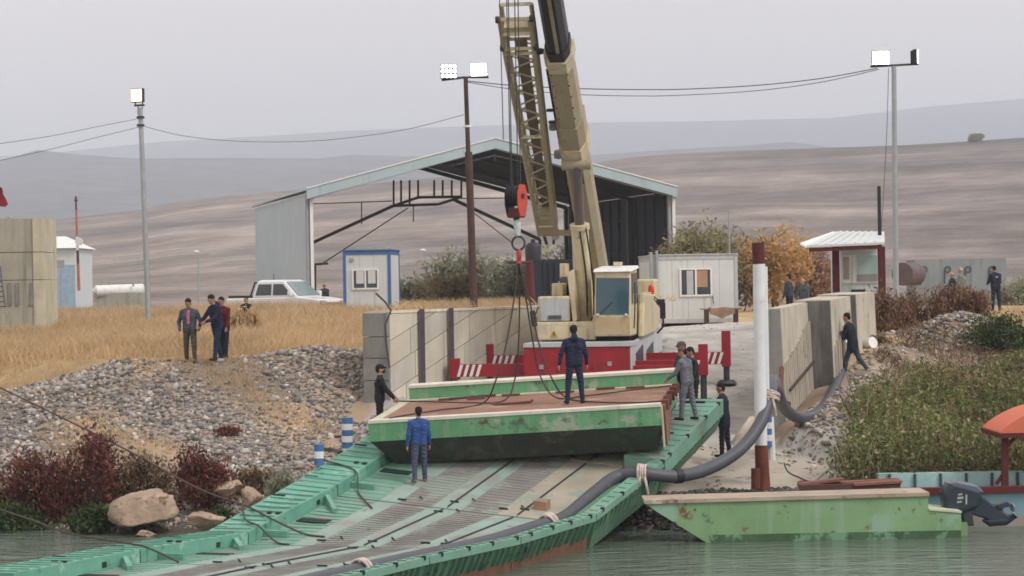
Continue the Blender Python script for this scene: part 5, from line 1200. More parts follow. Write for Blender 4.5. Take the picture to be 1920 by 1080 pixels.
MB().loft([[Vector((p.x, y0 - 0.006, p.z)) for p in wl_], [Vector((p.x, y0 - 0.002, p.z)) for p in wl_]]).build('waterline_stain', M('algae_stain', (0.06, 0.12, 0.06), 0.6, 0.35, 2.5, 0.1, spots=((0.16, 0.32, 0.2), 0.45, 2)), GB, True)
p = W(1741, 957, y0); q = W(1803, 962, y0)
MB().hexa([(p.x + 0.003, y0 - 0.02, p.z), (q.x, y0 - 0.02, q.z), (q.x, y1 + 0.02, q.z), (p.x + 0.003, y1 + 0.02, p.z), (p.x + 0.003, y0 - 0.02, p.z + 0.04), (q.x, y0 - 0.02, q.z + 0.04), (q.x, y1 + 0.02, q.z + 0.04), (p.x + 0.003, y1 + 0.02, p.z + 0.04)]).build('stern_ledge', M('pale_ledge', (0.5, 0.55, 0.38), 0.7, 0.12), GB, True)
MB().box(W(1803, 980, y0).x, W(1820, 980, y0).x, y0 + 0.3, y1 - 0.3, WL - 0.1, W(1803, 984, y0).z).build('stern_step', GBM, GB, True)
MB().tube([W(1225, 985, y0 - 0.03), W(1210, 1000, 42.1)], 0.02, 5).build('bow_line', K['rope'], GB, True)
OB = thing('outboard_motor', 'dark blue outboard motor tilted up at the stern of the green boat', 'outboard motor', W(1805, 965, 42.9))
NAVY = M('navy_gloss', (0.03, 0.042, 0.06), 0.3, 0.15, 2, 0.02)
def slab_px(poly, d0, d1, name, mat, parent, bw=0.06, n=4):
    return bev(MB().loft([[W(a, b_, 42.9) + Vector((0, d0, 0)) for a, b_ in poly], [W(a, b_, 42.9) + Vector((0, d1, 0)) for a, b_ in poly]]).build(name, mat, parent, True), bw, n)
cowl = slab_px([(1762, 922), (1772, 906), (1790, 901), (1829, 909), (1841, 924), (1830, 952), (1798, 963), (1769, 961)], -0.22, 0.22, 'cowl', NAVY, OB, 0.1)
slab_px([(1772, 905), (1790, 900), (1829, 908), (1842, 922), (1830, 925), (1785, 913)], -0.225, 0.225, 'cowl_top', M('grey_cowl', (0.12, 0.14, 0.18), 0.35, 0.1), cowl, 0.05)
slab_px([(1826, 918), (1862, 946), (1884, 943), (1878, 957), (1900, 972), (1870, 982), (1846, 972), (1812, 962)], -0.09, 0.09, 'leg', NAVY, OB, 0.04)
MB().tube([W(1842, 976, 42.9), W(1855, 978, 42.9), W(1885, 976, 42.9), W(1906, 966, 42.9)], [0.02, 0.1, 0.1, 0.05], 12).build('gearcase', NAVY, OB, True, smooth=True)
pr = MB(); pc = W(1901, 962, 42.9); pax = (W(1910, 960, 42.9) - W(1890, 966, 42.9)).normalized(); pu = pax.orthogonal().normalized(); pv_ = pax.cross(pu)
for k in range(3):
    t = k * 2.094 + 0.5; e = pu * math.cos(t) + pv_ * math.sin(t); g_ = pax.cross(e)
    pr.loft([[pc + e * r_ + (g_ * w_ + pax * w_ * 0.5) * sgn + pax * o_ for sgn, o_ in ((-1, 0), (1, 0), (1, 0.012), (-1, 0.012))] for r_, w_ in ((0.03, 0.03), (0.1, 0.075), (0.17, 0.06), (0.2, 0.02))])
pr.build('propeller', M('propeller_alloy', (0.5, 0.52, 0.54), 0.3, 0.1, metal=0.8), OB, True)
slab_px([(1866, 946), (1888, 940), (1893, 948), (1870, 954)], -0.12, 0.12, 'cavitation_plate', NAVY, OB, 0.01, 1)
slab_px([(1800, 958), (1820, 955), (1824, 985), (1808, 985)], -0.14, 0.14, 'clamp_bracket', K['dsteel'], OB, 0.02)
DEC = M('pale_decal', (0.4, 0.43, 0.45), 0.5)
for (a, b_, c, e) in ((1792, 924, 1800, 927), (1791, 930, 1802, 934), (1790, 938, 1799, 941), (1806, 926, 1809, 944)): slab_px([(a, b_), (c, b_ - 1), (c, e - 1), (a, e)], -0.224, -0.2185, 'decal', DEC, cowl, 0, 1) if False else MB().loft([[W(x, y, 42.9) + Vector((0, o_, 0)) for x, y in ((a, e), (c, e - 1), (c, b_ - 1), (a, b_))] for o_ in (-0.226, -0.2205)]).build('decal', DEC, cowl, True)
BB = thing('canopy_boat', 'light blue boat with brown gunwale and orange canopy at the right edge', 'boat', W(1840, 990, 44.2))
LB_ = M('light_blue_paint', (0.25, 0.43, 0.53), 0.5, 0.1, 1, 0.04, spots=((0.35, 0.33, 0.3), 0.1, 2.5), streak=((0.32, 0.4, 0.42), 0.3, 4))
xa, xb_ = W(1672, 940, 44.2).x, W(2120, 940, 44.2).x
zt_ = W(1800, 926, 44.2).z
hull = [[Vector((x, y, z)) for x, y, z in ((xa + 0.1 + k_, 44.2 + k_ * 0.4, z0_), (xb_, 44.2 + k_ * 0.2, z0_), (xb_, 46.0 - k_ * 0.2, z0_), (xa + 0.1 + k_, 46.0 - k_ * 0.4, z0_))] for k_, z0_ in ((0.35, WL - 0.15), (0.0, zt_))]
MB().loft(hull).build('hull', LB_, BB, True)
MB().box(xa + 0.3, xb_ - 0.01, 44.16, 44.19, WL - 0.1, WL + 0.22).build('lower_strake', M('grey_strake', (0.3, 0.27, 0.25), 0.7), BB, True)
MB().box(xa, xb_, 44.12, 44.3, zt_ + 0.002, zt_ + 0.14).build('gunwale', K['darkred'], BB, True)
MB().box(xa, xb_, 45.75, 46.05, zt_ + 0.002, zt_ + 0.3).build('far_side', M('pale_teal_paint', (0.33, 0.47, 0.45), 0.6, 0.15, 2), BB, True)
for k in range(9): x = xa + 0.2 + k * 0.55; B(x, x + 0.05, 45.7, 45.748, zt_ + 0.002, zt_ + 0.29).build('rib', K['dsteel'], BB, True)
for px in (1884, 2060):
    for dd in (44.5, 45.8): MB().beam(W(px, 912, dd) * 1.0, W(px, 815, dd), 0.13, 0.13, (0, 1, 0)).build('canopy_post', K['darkred'], BB, True)
for px, pq in ((1884, 1905), (1884, 1868)): MB().beam(W(px, 840 if pq > px else 885, 44.5), W(pq, 818 if pq > px else 908, 44.5), 0.07).build('canopy_brace', K['darkred'], BB, True)
cx0, cx1, cz = W(1874, 815, 44.4).x, W(2090, 815, 44.4).x, W(1884, 815, 44.4).z
cp = MB(); arc = [(cx0 + (cx1 - cx0) * t, cz + 0.06 + 0.5 * math.sin(math.pi * t) ** 0.8) for t in np.linspace(0, 1, 25)]
ringsC = [[Vector((x, 44.3, z)), Vector((x, 46.0, z)), Vector((x, 46.0, z - 0.03)), Vector((x, 44.3, z - 0.03))] for x, z in arc]
CANV = M('orange_canvas', (0.62, 0.17, 0.1), 0.8, 0.08, 1, 0.05)
cp.loft(ringsC).build('canopy', CANV, BB, True, smooth=True)
MB().loft([[Vector((x, y, z)) for x, z in arc[::-1]] + [Vector((cx0, y, cz + 0.04)), Vector((cx1, y, cz + 0.04))][::1] for y in (44.28, 44.3)]).build('canopy_end', CANV, BB, True)
MB().box(cx0 - 0.02, cx1, 44.25, 46.05, cz - 0.06, cz + 0.035).build('canopy_frame', K['darkred'], BB, True)
SK = thing('wooden_skiff', 'low dark brown wooden skiff beached between the apron and the green boat', 'boat', W(1590, 920, 45.0))
BRN = M('dark_brown_wood', (0.1, 0.05, 0.04), 0.8, 0.25, 2, 0.15)
pr = [W(1494, 910, 44.9), W(1690, 906, 44.9), W(1684, 928, 44.9), W(1505, 930, 44.9)]
MB().loft([[Vector((p.x, 44.9, p.z)) for p in pr], [Vector((p.x + (0.15 if i in (0, 3) else -0.15), 45.9, p.z)) for i, p in enumerate(pr)]]).build('hull', BRN, SK, True)
for (a, b_, c, e, dd) in ((1497, 908, 1580, 898, 45.2), (1560, 906, 1685, 899, 45.35), (1600, 908, 1690, 902, 45.0)):
    MB().beam(W(a, b_, dd), W(c, e, dd), 0.3, 0.05).build('plank', M('red_brown_plank', (0.22, 0.1, 0.075), 0.8, 0.25, 3) if a == 1497 else bpy.data.materials['red_brown_plank'], SK, True)
# ------------------------------------------------------------------ people
SKIN = M('skin', (0.42, 0.23, 0.15), 0.6, 0.06, 12, 0)
CLO = {}
def cloth(c, key=None):
    k = tuple(round(x, 3) for x in c)
    if k not in CLO: CLO[k] = M('cloth', c, 0.85, 0.28, 9, 0.5, 16)
    return CLO[k]
def nets(D, org, h):
    nx, ny, nz_ = D.shape
    off = [(i, j, k) for i in (0, 1) for j in (0, 1) for k in (0, 1)]
    C = np.stack([D[i:nx - 1 + i, j:ny - 1 + j, k:nz_ - 1 + k] for i, j, k in off])
    ins = C < 0; m = ins.any(0) & ~ins.all(0)
    idx = np.argwhere(m); c = C[:, m]
    acc = np.zeros((len(idx), 3)); cnt = np.zeros(len(idx))
    O = np.array(off, float)
    for a in range(8):
        for b in range(a + 1, 8):
            if abs(O[a] - O[b]).sum() != 1: continue
            cr = (c[a] < 0) != (c[b] < 0)
            t = np.where(cr, c[a] / np.where(cr, c[a] - c[b], 1), 0)
            acc += np.where(cr[:, None], O[a] + t[:, None] * (O[b] - O[a]), 0); cnt += cr
    V = org + (idx + acc / cnt[:, None]) * h
    vid = -np.ones(m.shape, int); vid[m] = np.arange(len(idx))
    Fs = []
    s = D < 0
    for ax in range(3):
        sl = [slice(1, -1)] * 3; sl[ax] = slice(0, -1); sl2 = list(sl); sl2[ax] = slice(1, None)
        a, b = s[tuple(sl)], s[tuple(sl2)]
        for flip in (0, 1):
            e = np.argwhere((a & ~b) if flip else (~a & b))
            if not len(e): continue
            e = e + np.array([0 if q == ax else 1 for q in range(3)])
            u, w = [(1, 2), (2, 0), (0, 1)][ax]
            def cell(du, dw):
                f = e.copy(); f[:, u] -= du; f[:, w] -= dw; return vid[f[:, 0], f[:, 1], f[:, 2]]
            q = np.stack([cell(1, 1), cell(0, 1), cell(0, 0), cell(1, 0)], 1)
            Fs.append(q if flip else q[:, ::-1])
    return V, np.concatenate(Fs)
def person(label, loc, yaw, H=1.72, top=(0.02, 0.025, 0.05), bottom=(0.03, 0.035, 0.05), shirt=None, hair=(0.012, 0.01, 0.01), hat=None, shoes=(0.02, 0.02, 0.02), mask=None, pose=None, res=0.014, bald=False, bulk=1.0, extra=None, skirt=False):
    p = dict(lean=3, head=8, hyaw=0, aL=(8, 8, 12), aR=(8, 8, 12), lL=(2, 4), lR=(-2, 4), side=0); p.update(pose or {})
    R = math.radians; prim = []
    X = np.array([1.0, 0, 0])
    def cap(a, b, ra, rb, t, k=0.03): prim.append(('c', np.array(a, float), np.array(b, float), ra, rb, t, k))
    def ell(c, r, t, k=0.02): prim.append(('e', np.array(c, float), np.array(r, float), 0, 0, t, k))
    ln = R(p['lean']); sl = R(p['side'])
    spn = np.array([math.sin(sl), math.sin(ln) * math.cos(sl), math.cos(ln) * math.cos(sl)])
    fw = np.array([0, math.cos(ln), -math.sin(ln)])
    pel = np.array([0, 0, 0.93])
    chest, neck = pel + spn * 0.36, pel + spn * 0.53
    b = bulk
    for s in (-1, 1):
        cap(pel + X * s * 0.065 - spn * 0.02, pel + X * s * 0.065 + spn * 0.04, 0.108 * b, 0.105 * b, 3)
        cap(pel + X * s * 0.07 + spn * 0.02, chest + X * s * 0.085, 0.112 * b, 0.118 * b, 2, 0.05)
        cap(chest + X * s * 0.085, neck + X * s * 0.1 - spn * 0.07, 0.118 * b, 0.085, 2, 0.05)
    cap(neck - spn * 0.06, neck + spn * 0.0, 0.085, 0.07, 2)
    # legs
    for s, (hp, kn) in ((-1, p['lL']), (1, p['lR'])):
        h0 = pel + X * s * 0.09 - np.array([0, 0, 0.03])
        sp_ = p.get('spread', 3)
        th = np.array([s * math.sin(R(sp_)), math.sin(R(hp)), -math.cos(R(hp))]); th /= np.linalg.norm(th)
        k0 = h0 + th * 0.43
        sh = np.array([s * math.sin(R(sp_)) * 0.6, math.sin(R(hp - kn)), -math.cos(R(hp - kn))]); sh /= np.linalg.norm(sh)
        an = k0 + sh * 0.40
        cap(h0, k0, 0.098, 0.07, 3); cap(k0, an, 0.069, 0.052, 3, 0.02)
        fy = math.radians(max(0, kn - hp - 15) * 0.6)
        toe = np.array([s * 0.03, math.cos(fy) * 0.15, -math.sin(fy) * 0.15 - 0.025])
        cap(an - np.array([0, 0.03, 0.045]), an + toe - np.array([0, 0, 0.02]), 0.042, 0.034, 4, 0.015)
    # arms and hands
    for s, arm in ((-1, p['aL']), (1, p['aR'])):
        f, ab, el = arm[:3]; inw = arm[3] if len(arm) > 3 else 0
        sh0 = neck - spn * 0.075 + X * s * 0.19 * (0.92 + 0.08 * b)
        f += p['lean'] * 0.5
        u = np.array([s * math.sin(R(ab)), math.sin(R(f)) * math.cos(R(ab)), -math.cos(R(f)) * math.cos(R(ab))]); u /= np.linalg.norm(u)
        e0 = sh0 + u * 0.29
        g = np.array([s * math.sin(R(ab * 0.4 - inw)), math.sin(R(f + el)), -math.cos(R(f + el))]); g /= np.linalg.norm(g)
        w0 = e0 + g * 0.245
        cap(neck - spn * 0.06 + X * s * 0.06, sh0, 0.075, 0.07, 2, 0.03)
        cap(sh0, e0, 0.066, 0.054, 2, 0.02); cap(e0, w0, 0.053, 0.04, 2, 0.02)
        lat = np.cross(g, X); lat /= np.linalg.norm(lat)
        pocket = len(arm) > 4 and arm[4]
        if not pocket:
            for q in (-0.5, 0.5): cap(w0 + g * 0.01 + lat * q * 0.03, w0 + g * 0.085 + lat * q * 0.042, 0.023, 0.021, 0, 0.012)
            inn = -X * s
            for i, (q, L_) in enumerate(((-1.5, 0.058), (-0.5, 0.075), (0.5, 0.08), (1.5, 0.07))):
                b0 = w0 + g * 0.085 + lat * q * 0.022; m1 = b0 + (g * 0.9 + inn * 0.25) * L_ * 0.55; m2 = m1 + (g * 0.7 + inn * 0.6) * L_ * 0.45
                cap(b0, m1, 0.0115, 0.0105, 0, 0.003); cap(m1, m2, 0.0105, 0.009, 0, 0.003)
            t0 = w0 + g * 0.03 + lat * 0.03; t1 = t0 + g * 0.04 + lat * 0.035; cap(t0, t1, 0.014, 0.012, 0, 0.004); cap(t1, t1 + g * 0.03 + lat * 0.005, 0.012, 0.01, 0, 0.004)
    # head
    hp_, hy = R(p['head'] + p['lean'] * 0.4), R(p['hyaw'])
    hd = np.array([0.0, math.sin(hp_), math.cos(hp_)])
    cap(neck, neck + hd * 0.09, 0.056, 0.052, 0, 0.015)
    hc = neck + hd * 0.185
    def rot(v):
        v = np.array(v, float); v = np.array([v[0], v[1] * math.cos(hp_) + v[2] * math.sin(hp_), -v[1] * math.sin(hp_) + v[2] * math.cos(hp_)])
        return hc + np.array([v[0] * math.cos(hy) - v[1] * math.sin(hy), v[0] * math.sin(hy) + v[1] * math.cos(hy), v[2]])
    ell(hc, (0.076, 0.09, 0.108), 0); cap(rot((0, 0.03, -0.05)), rot((0, 0.055, -0.085)), 0.055, 0.038, 0, 0.02)
    cap(rot((0, 0.085, 0.0)), rot((0, 0.105, -0.03)), 0.01, 0.016, 0, 0.008)
    for s in (-1, 1):
        ell(rot((s * 0.08, -0.005, -0.01)), (0.014, 0.022, 0.032), 0, 0.006)
        ell(rot((s * 0.03, 0.083, 0.005)), (0.014, 0.014, 0.009), 1, 0.004)
    cap(rot((-0.022, 0.09, -0.058)), rot((0.022, 0.09, -0.058)), 0.009, 0.009, 8, 0.004)
    if not bald:
        ell(rot((0, -0.022, 0.035)), (0.086, 0.094, 0.092), 1, 0.012); cap(rot((0, -0.05, -0.03)), rot((0, -0.04, 0.03)), 0.062, 0.07, 1, 0.01)
    else:
        cap(rot((-0.05, -0.045, -0.02)), rot((0.05, -0.045, -0.02)), 0.045, 0.045, 1, 0.01)
    if hat == 'cap':
        ell(rot((0, -0.008, 0.05)), (0.095, 0.104, 0.082), 6, 0.008); cap(rot((-0.035, 0.1, 0.045)), rot((0.035, 0.1, 0.045)), 0.02, 0.02, 6, 0.02); cap(rot((-0.03, 0.14, 0.038)), rot((0.03, 0.14, 0.038)), 0.014, 0.014, 6, 0.02)
    elif hat == 'beanie': ell(rot((0, -0.01, 0.045)), (0.094, 0.104, 0.1), 6, 0.008)
    elif hat == 'hood': cap(neck + np.array([0, -0.09, 0.01]), neck + np.array([0, -0.06, 0.05]), 0.085, 0.07, 2, 0.03)
    if mask: cap(rot((-0.02, 0.078, -0.045)), rot((0.02, 0.078, -0.045)), 0.045, 0.045, 7, 0.01)
    if shirt: 
        cap(chest + fw * 0.108 * b + spn * 0.12, chest + fw * 0.115 * b - spn * 0.2, 0.036, 0.036, 5, 0.01)
    if extra == 'collar':
        for s in (-1, 1): cap(neck - spn * 0.05 + X * s * 0.04, neck - spn * 0.09 + X * s * 0.14, 0.08, 0.07, 5, 0.01)
        cap(neck - spn * 0.05 + fw * 0.05, chest + fw * 0.05 + spn * 0.05, 0.085, 0.1, 5, 0.01)
    if extra == 'coat':
        for s in (-1, 1): cap(pel + X * s * 0.075 + spn * 0.02, pel + X * s * 0.085 - np.array([0, 0, 0.17]), 0.118 * b, 0.125 * b, 2, 0.03)
    if extra == 'back_print':
        cap(neck - spn * 0.16 - fw * 0.1 - X * 0.08, neck - spn * 0.16 - fw * 0.1 + X * 0.08, 0.028, 0.028, 5, 0.004)
    k = H / 1.75; h = res
    pts = [q for pr_ in prim for q in ((pr_[1] - max(pr_[3], 0.12) - 0.0, pr_[1] + 0.12) if pr_[0] == 'e' else (np.minimum(pr_[1], pr_[2]) - max(pr_[3], pr_[4]), np.maximum(pr_[1], pr_[2]) + max(pr_[3], pr_[4])))]
    lo, hi = np.min(pts, 0) - 0.05, np.max(pts, 0) + 0.05
    n = np.ceil((hi - lo) / h).astype(int) + 2
    D = np.full(n, 0.2); Bd = np.full(n, 9.0); T = np.zeros(n, np.int8)
    gx = [lo[i] + np.arange(n[i]) * h for i in range(3)]
    for kd, a, b2, ra, rb, t, kk in prim:
        if kd == 'c': l_, h_ = np.minimum(a, b2) - max(ra, rb) - 0.07, np.maximum(a, b2) + max(ra, rb) + 0.07
        else: l_, h_ = a - b2 - 0.07, a + b2 + 0.07
        i0 = np.clip(np.floor((l_ - lo) / h).astype(int), 0, n); i1 = np.clip(np.ceil((h_ - lo) / h).astype(int) + 1, 0, n)
        sl_ = tuple(slice(i0[i], i1[i]) for i in range(3))
        x, y, z = np.meshgrid(gx[0][sl_[0]], gx[1][sl_[1]], gx[2][sl_[2]], indexing='ij')
        if kd == 'c':
            ab = b2 - a; L2 = max(ab @ ab, 1e-9)
            tt = np.clip(((x - a[0]) * ab[0] + (y - a[1]) * ab[1] + (z - a[2]) * ab[2]) / L2, 0, 1)
            d = np.sqrt((x - a[0] - tt * ab[0]) ** 2 + (y - a[1] - tt * ab[1]) ** 2 + (z - a[2] - tt * ab[2]) ** 2) - (ra + tt * (rb - ra))
        else:
            d = (np.sqrt(((x - a[0]) / b2[0]) ** 2 + ((y - a[1]) / b2[1]) ** 2 + ((z - a[2]) / b2[2]) ** 2) - 1) * b2.min()
        D0 = D[sl_]; hh = np.clip(0.5 + 0.5 * (D0 - d) / kk, 0, 1)
        D[sl_] = D0 * (1 - hh) + d * hh - kk * hh * (1 - hh)
        bt = Bd[sl_]; better = d < bt; T[sl_] = np.where(better, t, T[sl_]); Bd[sl_] = np.minimum(bt, d)
    V, Q = nets(D, lo, h)
    fc = V[Q].mean(1); gi = np.clip(np.round((fc - lo) / h).astype(int), 0, n - 1); mi = T[gi[:, 0], gi[:, 1], gi[:, 2]]
    # wrinkles in the clothes
    wr = 0.006 * np.sin(V[:, 2] * 70 + 9 * np.sin(V[:, 0] * 14) + V[:, 1] * 20); V = V + np.stack([wr * 0.6, wr, 0 * wr], 1)
    V = V - np.array([0, 0, V[:, 2].min()]); V = V * k
    mats = [SKIN, cloth(hair), cloth(top), cloth(bottom), cloth(shoes), cloth(shirt or top), cloth(extra if isinstance(extra, tuple) else (hair if hat is None else (hatc.get(label) or (0.02, 0.02, 0.025)))), cloth(mask or (0.02, 0.02, 0.02)), cloth((0.3, 0.12, 0.09))]
    o = fast('person', V, Q, mats, smooth=True)
    o.data.polygons.foreach_set('material_index', mi.astype(np.int32))
    tag(o, label, 'person')
    o.matrix_world = Matrix.Translation(Vector(loc)) @ Matrix.Rotation(R(yaw), 4, 'Z')
    return o
hatc = {}
NAVYC, BLK = (0.014, 0.02, 0.045), (0.012, 0.012, 0.014)
def gl(px, d): x = W(px, 540, d).x; return Vector((x, d, G(x, d)))
def at_(px, py, d): return W(px, py, d)

def L1(s): return s
person('man in grey jacket and pink shirt standing on the gravel, hands in pockets', at_(357, 682, 57), 170, 1.74, (0.07, 0.085, 0.11), (0.085, 0.075, 0.06), shirt=(0.5, 0.17, 0.24), pose=dict(head=24, hyaw=-12, aL=(-12, 24, 30, 20, 1), aR=(-12, 24, 30, 20, 1), lL=(6, 4), lR=(-8, 4), spread=5))
person('man in navy tracksuit pointing down beside the man in grey jacket', at_(408, 676, 56.8), 128, 1.77, (0.01, 0.015, 0.045), (0.014, 0.022, 0.055), hat='hood', pose=dict(lean=9, head=22, hyaw=25, aL=(20, 6, 45, 20), aR=(28, 14, 4), lL=(14, 6), lR=(-10, 6), spread=4))
person('man in red jacket half hidden behind the man in navy tracksuit', at_(421, 672, 57.8), 150, 1.66, (0.12, 0.01, 0.015), (0.015, 0.02, 0.04), pose=dict(lean=6, head=15, lL=(8, 4), lR=(-8, 4)), res=0.018)
person('dark haired person in black half hidden in the dry grass by the pickup', gl(462, 71), 150, 1.5, BLK, BLK, pose=dict(head=5), res=0.02)
person('balding man in dark jacket standing behind the hood of the pickup', gl(609, 99), 40, 1.66, (0.025, 0.03, 0.04), BLK, bald=True, hair=(0.2, 0.14, 0.1), res=0.02)
m1 = 'man in black with cap and face mask standing by the left wall end'
hatc[m1] = BLK
person(m1, Vector((W(712, 760, 50).x, 50, 2.2)), -82, 1.7, (0.014, 0.013, 0.014), (0.014, 0.013, 0.014), hat='cap', mask=BLK, pose=dict(lean=2, head=2, aL=(34, 6, 10), aR=(28, 8, 14), lL=(3, 4), lR=(-3, 4)))
person('man in blue shirt seen from behind standing on the bridge deck', at_(787, 905, 44.8), 12, 1.58, (0.03, 0.075, 0.24), (0.06, 0.07, 0.115), shoes=(0.12, 0.12, 0.13), pose=dict(lean=1, head=-2, aL=(-6, 12, 14), aR=(4, 10, 12), lL=(-6, 4), lR=(8, 6), spread=4))
HP = PM @ on_plane(1078, 757, PM, 2, 0.0)
person('man in navy hooded top standing on the rusty pontoon deck', HP, 8, 1.68, (0.014, 0.02, 0.05), (0.014, 0.022, 0.05), hat='hood', shoes=BLK, pose=dict(lean=0, head=4, hyaw=-10, aL=(-4, 22, 16), aR=(0, 16, 20), lL=(0, 2), lR=(0, 2), spread=7), bulk=1.08)
m2 = 'man in grey overalls with blue collar and brown beanie on the bridge rim'
hatc[m2] = (0.16, 0.09, 0.06)
rp = BP(6.25, 8.3, 0.03)
person(m2, at_(1290, 788, rp.y), 55, 1.6, (0.15, 0.155, 0.18), (0.14, 0.145, 0.17), shirt=(0.02, 0.07, 0.36), hat='beanie', extra='collar', pose=dict(lean=8, head=14, hyaw=12, aL=(22, 8, 30), aR=(2, 10, 12), lL=(10, 6), lR=(-8, 4), spread=4))
m3 = 'man in camouflage cap behind the man in grey overalls'
hatc[m3] = (0.07, 0.065, 0.055)
person(m3, Vector((W(1281, 600, 48.9).x, 48.9, 2.6)), 120, 1.74, (0.035, 0.03, 0.032), (0.03, 0.03, 0.035), hat='cap', pose=dict(head=10), res=0.018)
person('dark haired man in black with red collar at the shoulder of the grey overalls', Vector((W(1299, 600, 49.3).x, 49.3, 2.55)), 100, 1.66, (0.02, 0.018, 0.022), BLK, shirt=(0.2, 0.03, 0.03), extra='collar', pose=dict(head=18), res=0.018)
person('man in dark suit on the apron with his hand on the bridge rim', at_(1359, 857, 49.3), 70, 1.7, (0.012, 0.015, 0.028), (0.012, 0.015, 0.026), shirt=(0.5, 0.5, 0.5), shoes=(0.01, 0.01, 0.01), extra='coat', pose=dict(lean=5, head=8, aL=(36, 8, 16), aR=(20, 6, 22), lL=(4, 3), lR=(-5, 3)))
person('man in dark jacket and jeans striding down the right bank beside the hose', at_(1600, 704, 57.0), 62, 1.7, (0.012, 0.016, 0.028), (0.045, 0.06, 0.085), shoes=(0.03, 0.03, 0.035), extra='coat', pose=dict(lean=13, head=10, aL=(14, 6, 18), aR=(20, 8, 22), lL=(20, 8), lR=(-18, 20), spread=3))
person('man in black half hidden behind the tall white post', gl(1423, 79), 175, 1.74, BLK, BLK, hat='hood', pose=dict(aL=(4, 22, 40, 25), aR=(4, 22, 40, 25)), res=0.02)
person('dark haired man in blue grey jacket standing behind the right wall', gl(1480, 80), 60, 1.76, (0.03, 0.045, 0.06), BLK, pose=dict(head=0), res=0.018)
person('balding man in grey jacket leaning behind the right wall', gl(1508, 78), 150, 1.6, (0.06, 0.075, 0.085), (0.03, 0.03, 0.04), bald=True, hair=(0.1, 0.09, 0.08), pose=dict(head=12, side=4), bulk=1.12, res=0.018)
person('grey haired man in green vest and pale blue shirt behind the brown bushes', gl(1804, 86), 60, 1.85, (0.16, 0.19, 0.17), (0.05, 0.05, 0.06), shirt=(0.4, 0.46, 0.62), bald=True, hair=(0.45, 0.42, 0.4), bulk=1.15, extra='back_print', res=0.018)
person('shorter grey haired person in dark clothes left of the man in green vest', gl(1787, 86.6), 100, 1.66, (0.03, 0.035, 0.04), BLK, hair=(0.28, 0.23, 0.2), bald=True, res=0.02)
person('man in navy uniform with pale back print standing at the far right', gl(1867, 86), 15, 1.82, (0.012, 0.016, 0.04), (0.012, 0.016, 0.035), shirt=(0.22, 0.24, 0.3), extra='back_print', pose=dict(head=26, lean=4, aL=(16, 12, 60, 25), aR=(16, 12, 60, 25), lL=(3, 3), lR=(-3, 3)), bulk=1.1)
# ------------------------------------------------------------------ stones
def ico1():
    t = (1 + 5 ** 0.5) / 2
    v = np.array([(-1, t, 0), (1, t, 0), (-1, -t, 0), (1, -t, 0), (0, -1, t), (0, 1, t), (0, -1, -t), (0, 1, -t), (t, 0, -1), (t, 0, 1), (-t, 0, -1), (-t, 0, 1)], float)
    f = np.array([(0, 11, 5), (0, 5, 1), (0, 1, 7), (0, 7, 10), (0, 10, 11), (1, 5, 9), (5, 11, 4), (11, 10, 2), (10, 7, 6), (7, 1, 8), (3, 9, 4), (3, 4, 2), (3, 2, 6), (3, 6, 8), (3, 8, 9), (4, 9, 5), (2, 4, 11), (6, 2, 10), (8, 6, 7), (9, 8, 1)])
    return v / np.linalg.norm(v, axis=1)[:, None], f
IV, IF = ico1()
def rand_rot(n):
    q = rng.normal(size=(n, 4)); q /= np.linalg.norm(q, axis=1)[:, None]; w, x, y, z = q.T
    return np.stack([np.stack([1 - 2 * (y * y + z * z), 2 * (x * y - z * w), 2 * (x * z + y * w)], 1), np.stack([2 * (x * y + z * w), 1 - 2 * (x * x + z * z), 2 * (y * z - x * w)], 1), np.stack([2 * (x * z - y * w), 2 * (y * z + x * w), 1 - 2 * (x * x + y * y)], 1)], 1)
def stones(name, pts, size, mat, **kw):
    n = len(pts)
    r = np.stack([size * rng.uniform(0.8, 1.4, n), size * rng.uniform(0.7, 1.1, n), size * rng.uniform(0.45, 0.8, n)], 1)
    v = IV[None] * (1 + rng.normal(0, 0.13, (n, 12, 1))) * r[:, None, :]
    R_ = rand_rot(n)
    flat = rng.uniform(0, 1, n) < 0.7
    a = rng.uniform(0, 6.28, n); Z = np.zeros(n)
    Rz = np.stack([np.stack([np.cos(a), -np.sin(a), Z], 1), np.stack([np.sin(a), np.cos(a), Z], 1), np.stack([Z, Z + 0.25, Z + 1], 1)], 1)
    R_ = np.where(flat[:, None, None], Rz, R_)
    v = np.einsum('nij,nkj->nki', R_, v) + np.asarray(pts)[:, None, :]
    f = (IF[None] + (np.arange(n) * 12)[:, None, None]).reshape(-1, 3)
    return fast(name, v.reshape(-1, 3), f, mat, **kw)
def scatter(n, x0, x1, y0, y1, keep):
    x = rng.uniform(x0, x1, n); y = rng.uniform(y0, y1, n); k = keep(x, y); return x[k], y[k]
def keep_left(x, y):
    a, s = rframe(x, y); ba = (x - BO[0]) * BR_[0] + (y - BO[1]) * BR_[1]
    den = 0.5 + 0.75 * wav(x, y, 0.62) * -1
    return (gz(x, y) > WL - 0.1) & (a < -0.9 + 4.4 * (s < -0.8)) & (ba < 0.6) & (y < 58.4 + 0.9 * wav(x, y, 0.8)) & (rng.uniform(0, 1, len(x)) < 0.12 + 1.1 * den)
x, y = scatter(62000, -16.5, -2.0, 45.8, 59, keep_left)
sz = 0.018 + 0.07 * rng.uniform(0, 1, len(x)) ** 2.6
stones('gravel', np.stack([x, y, gz(x, y) + sz * 0.25], 1), sz, STONE, kind='stuff', label='grey river stones covering the left bank')
x, y = scatter(1500, -14.5, -2.6, 47.0, 58, keep_left); x, y = x[:300], y[:300]
proto = []
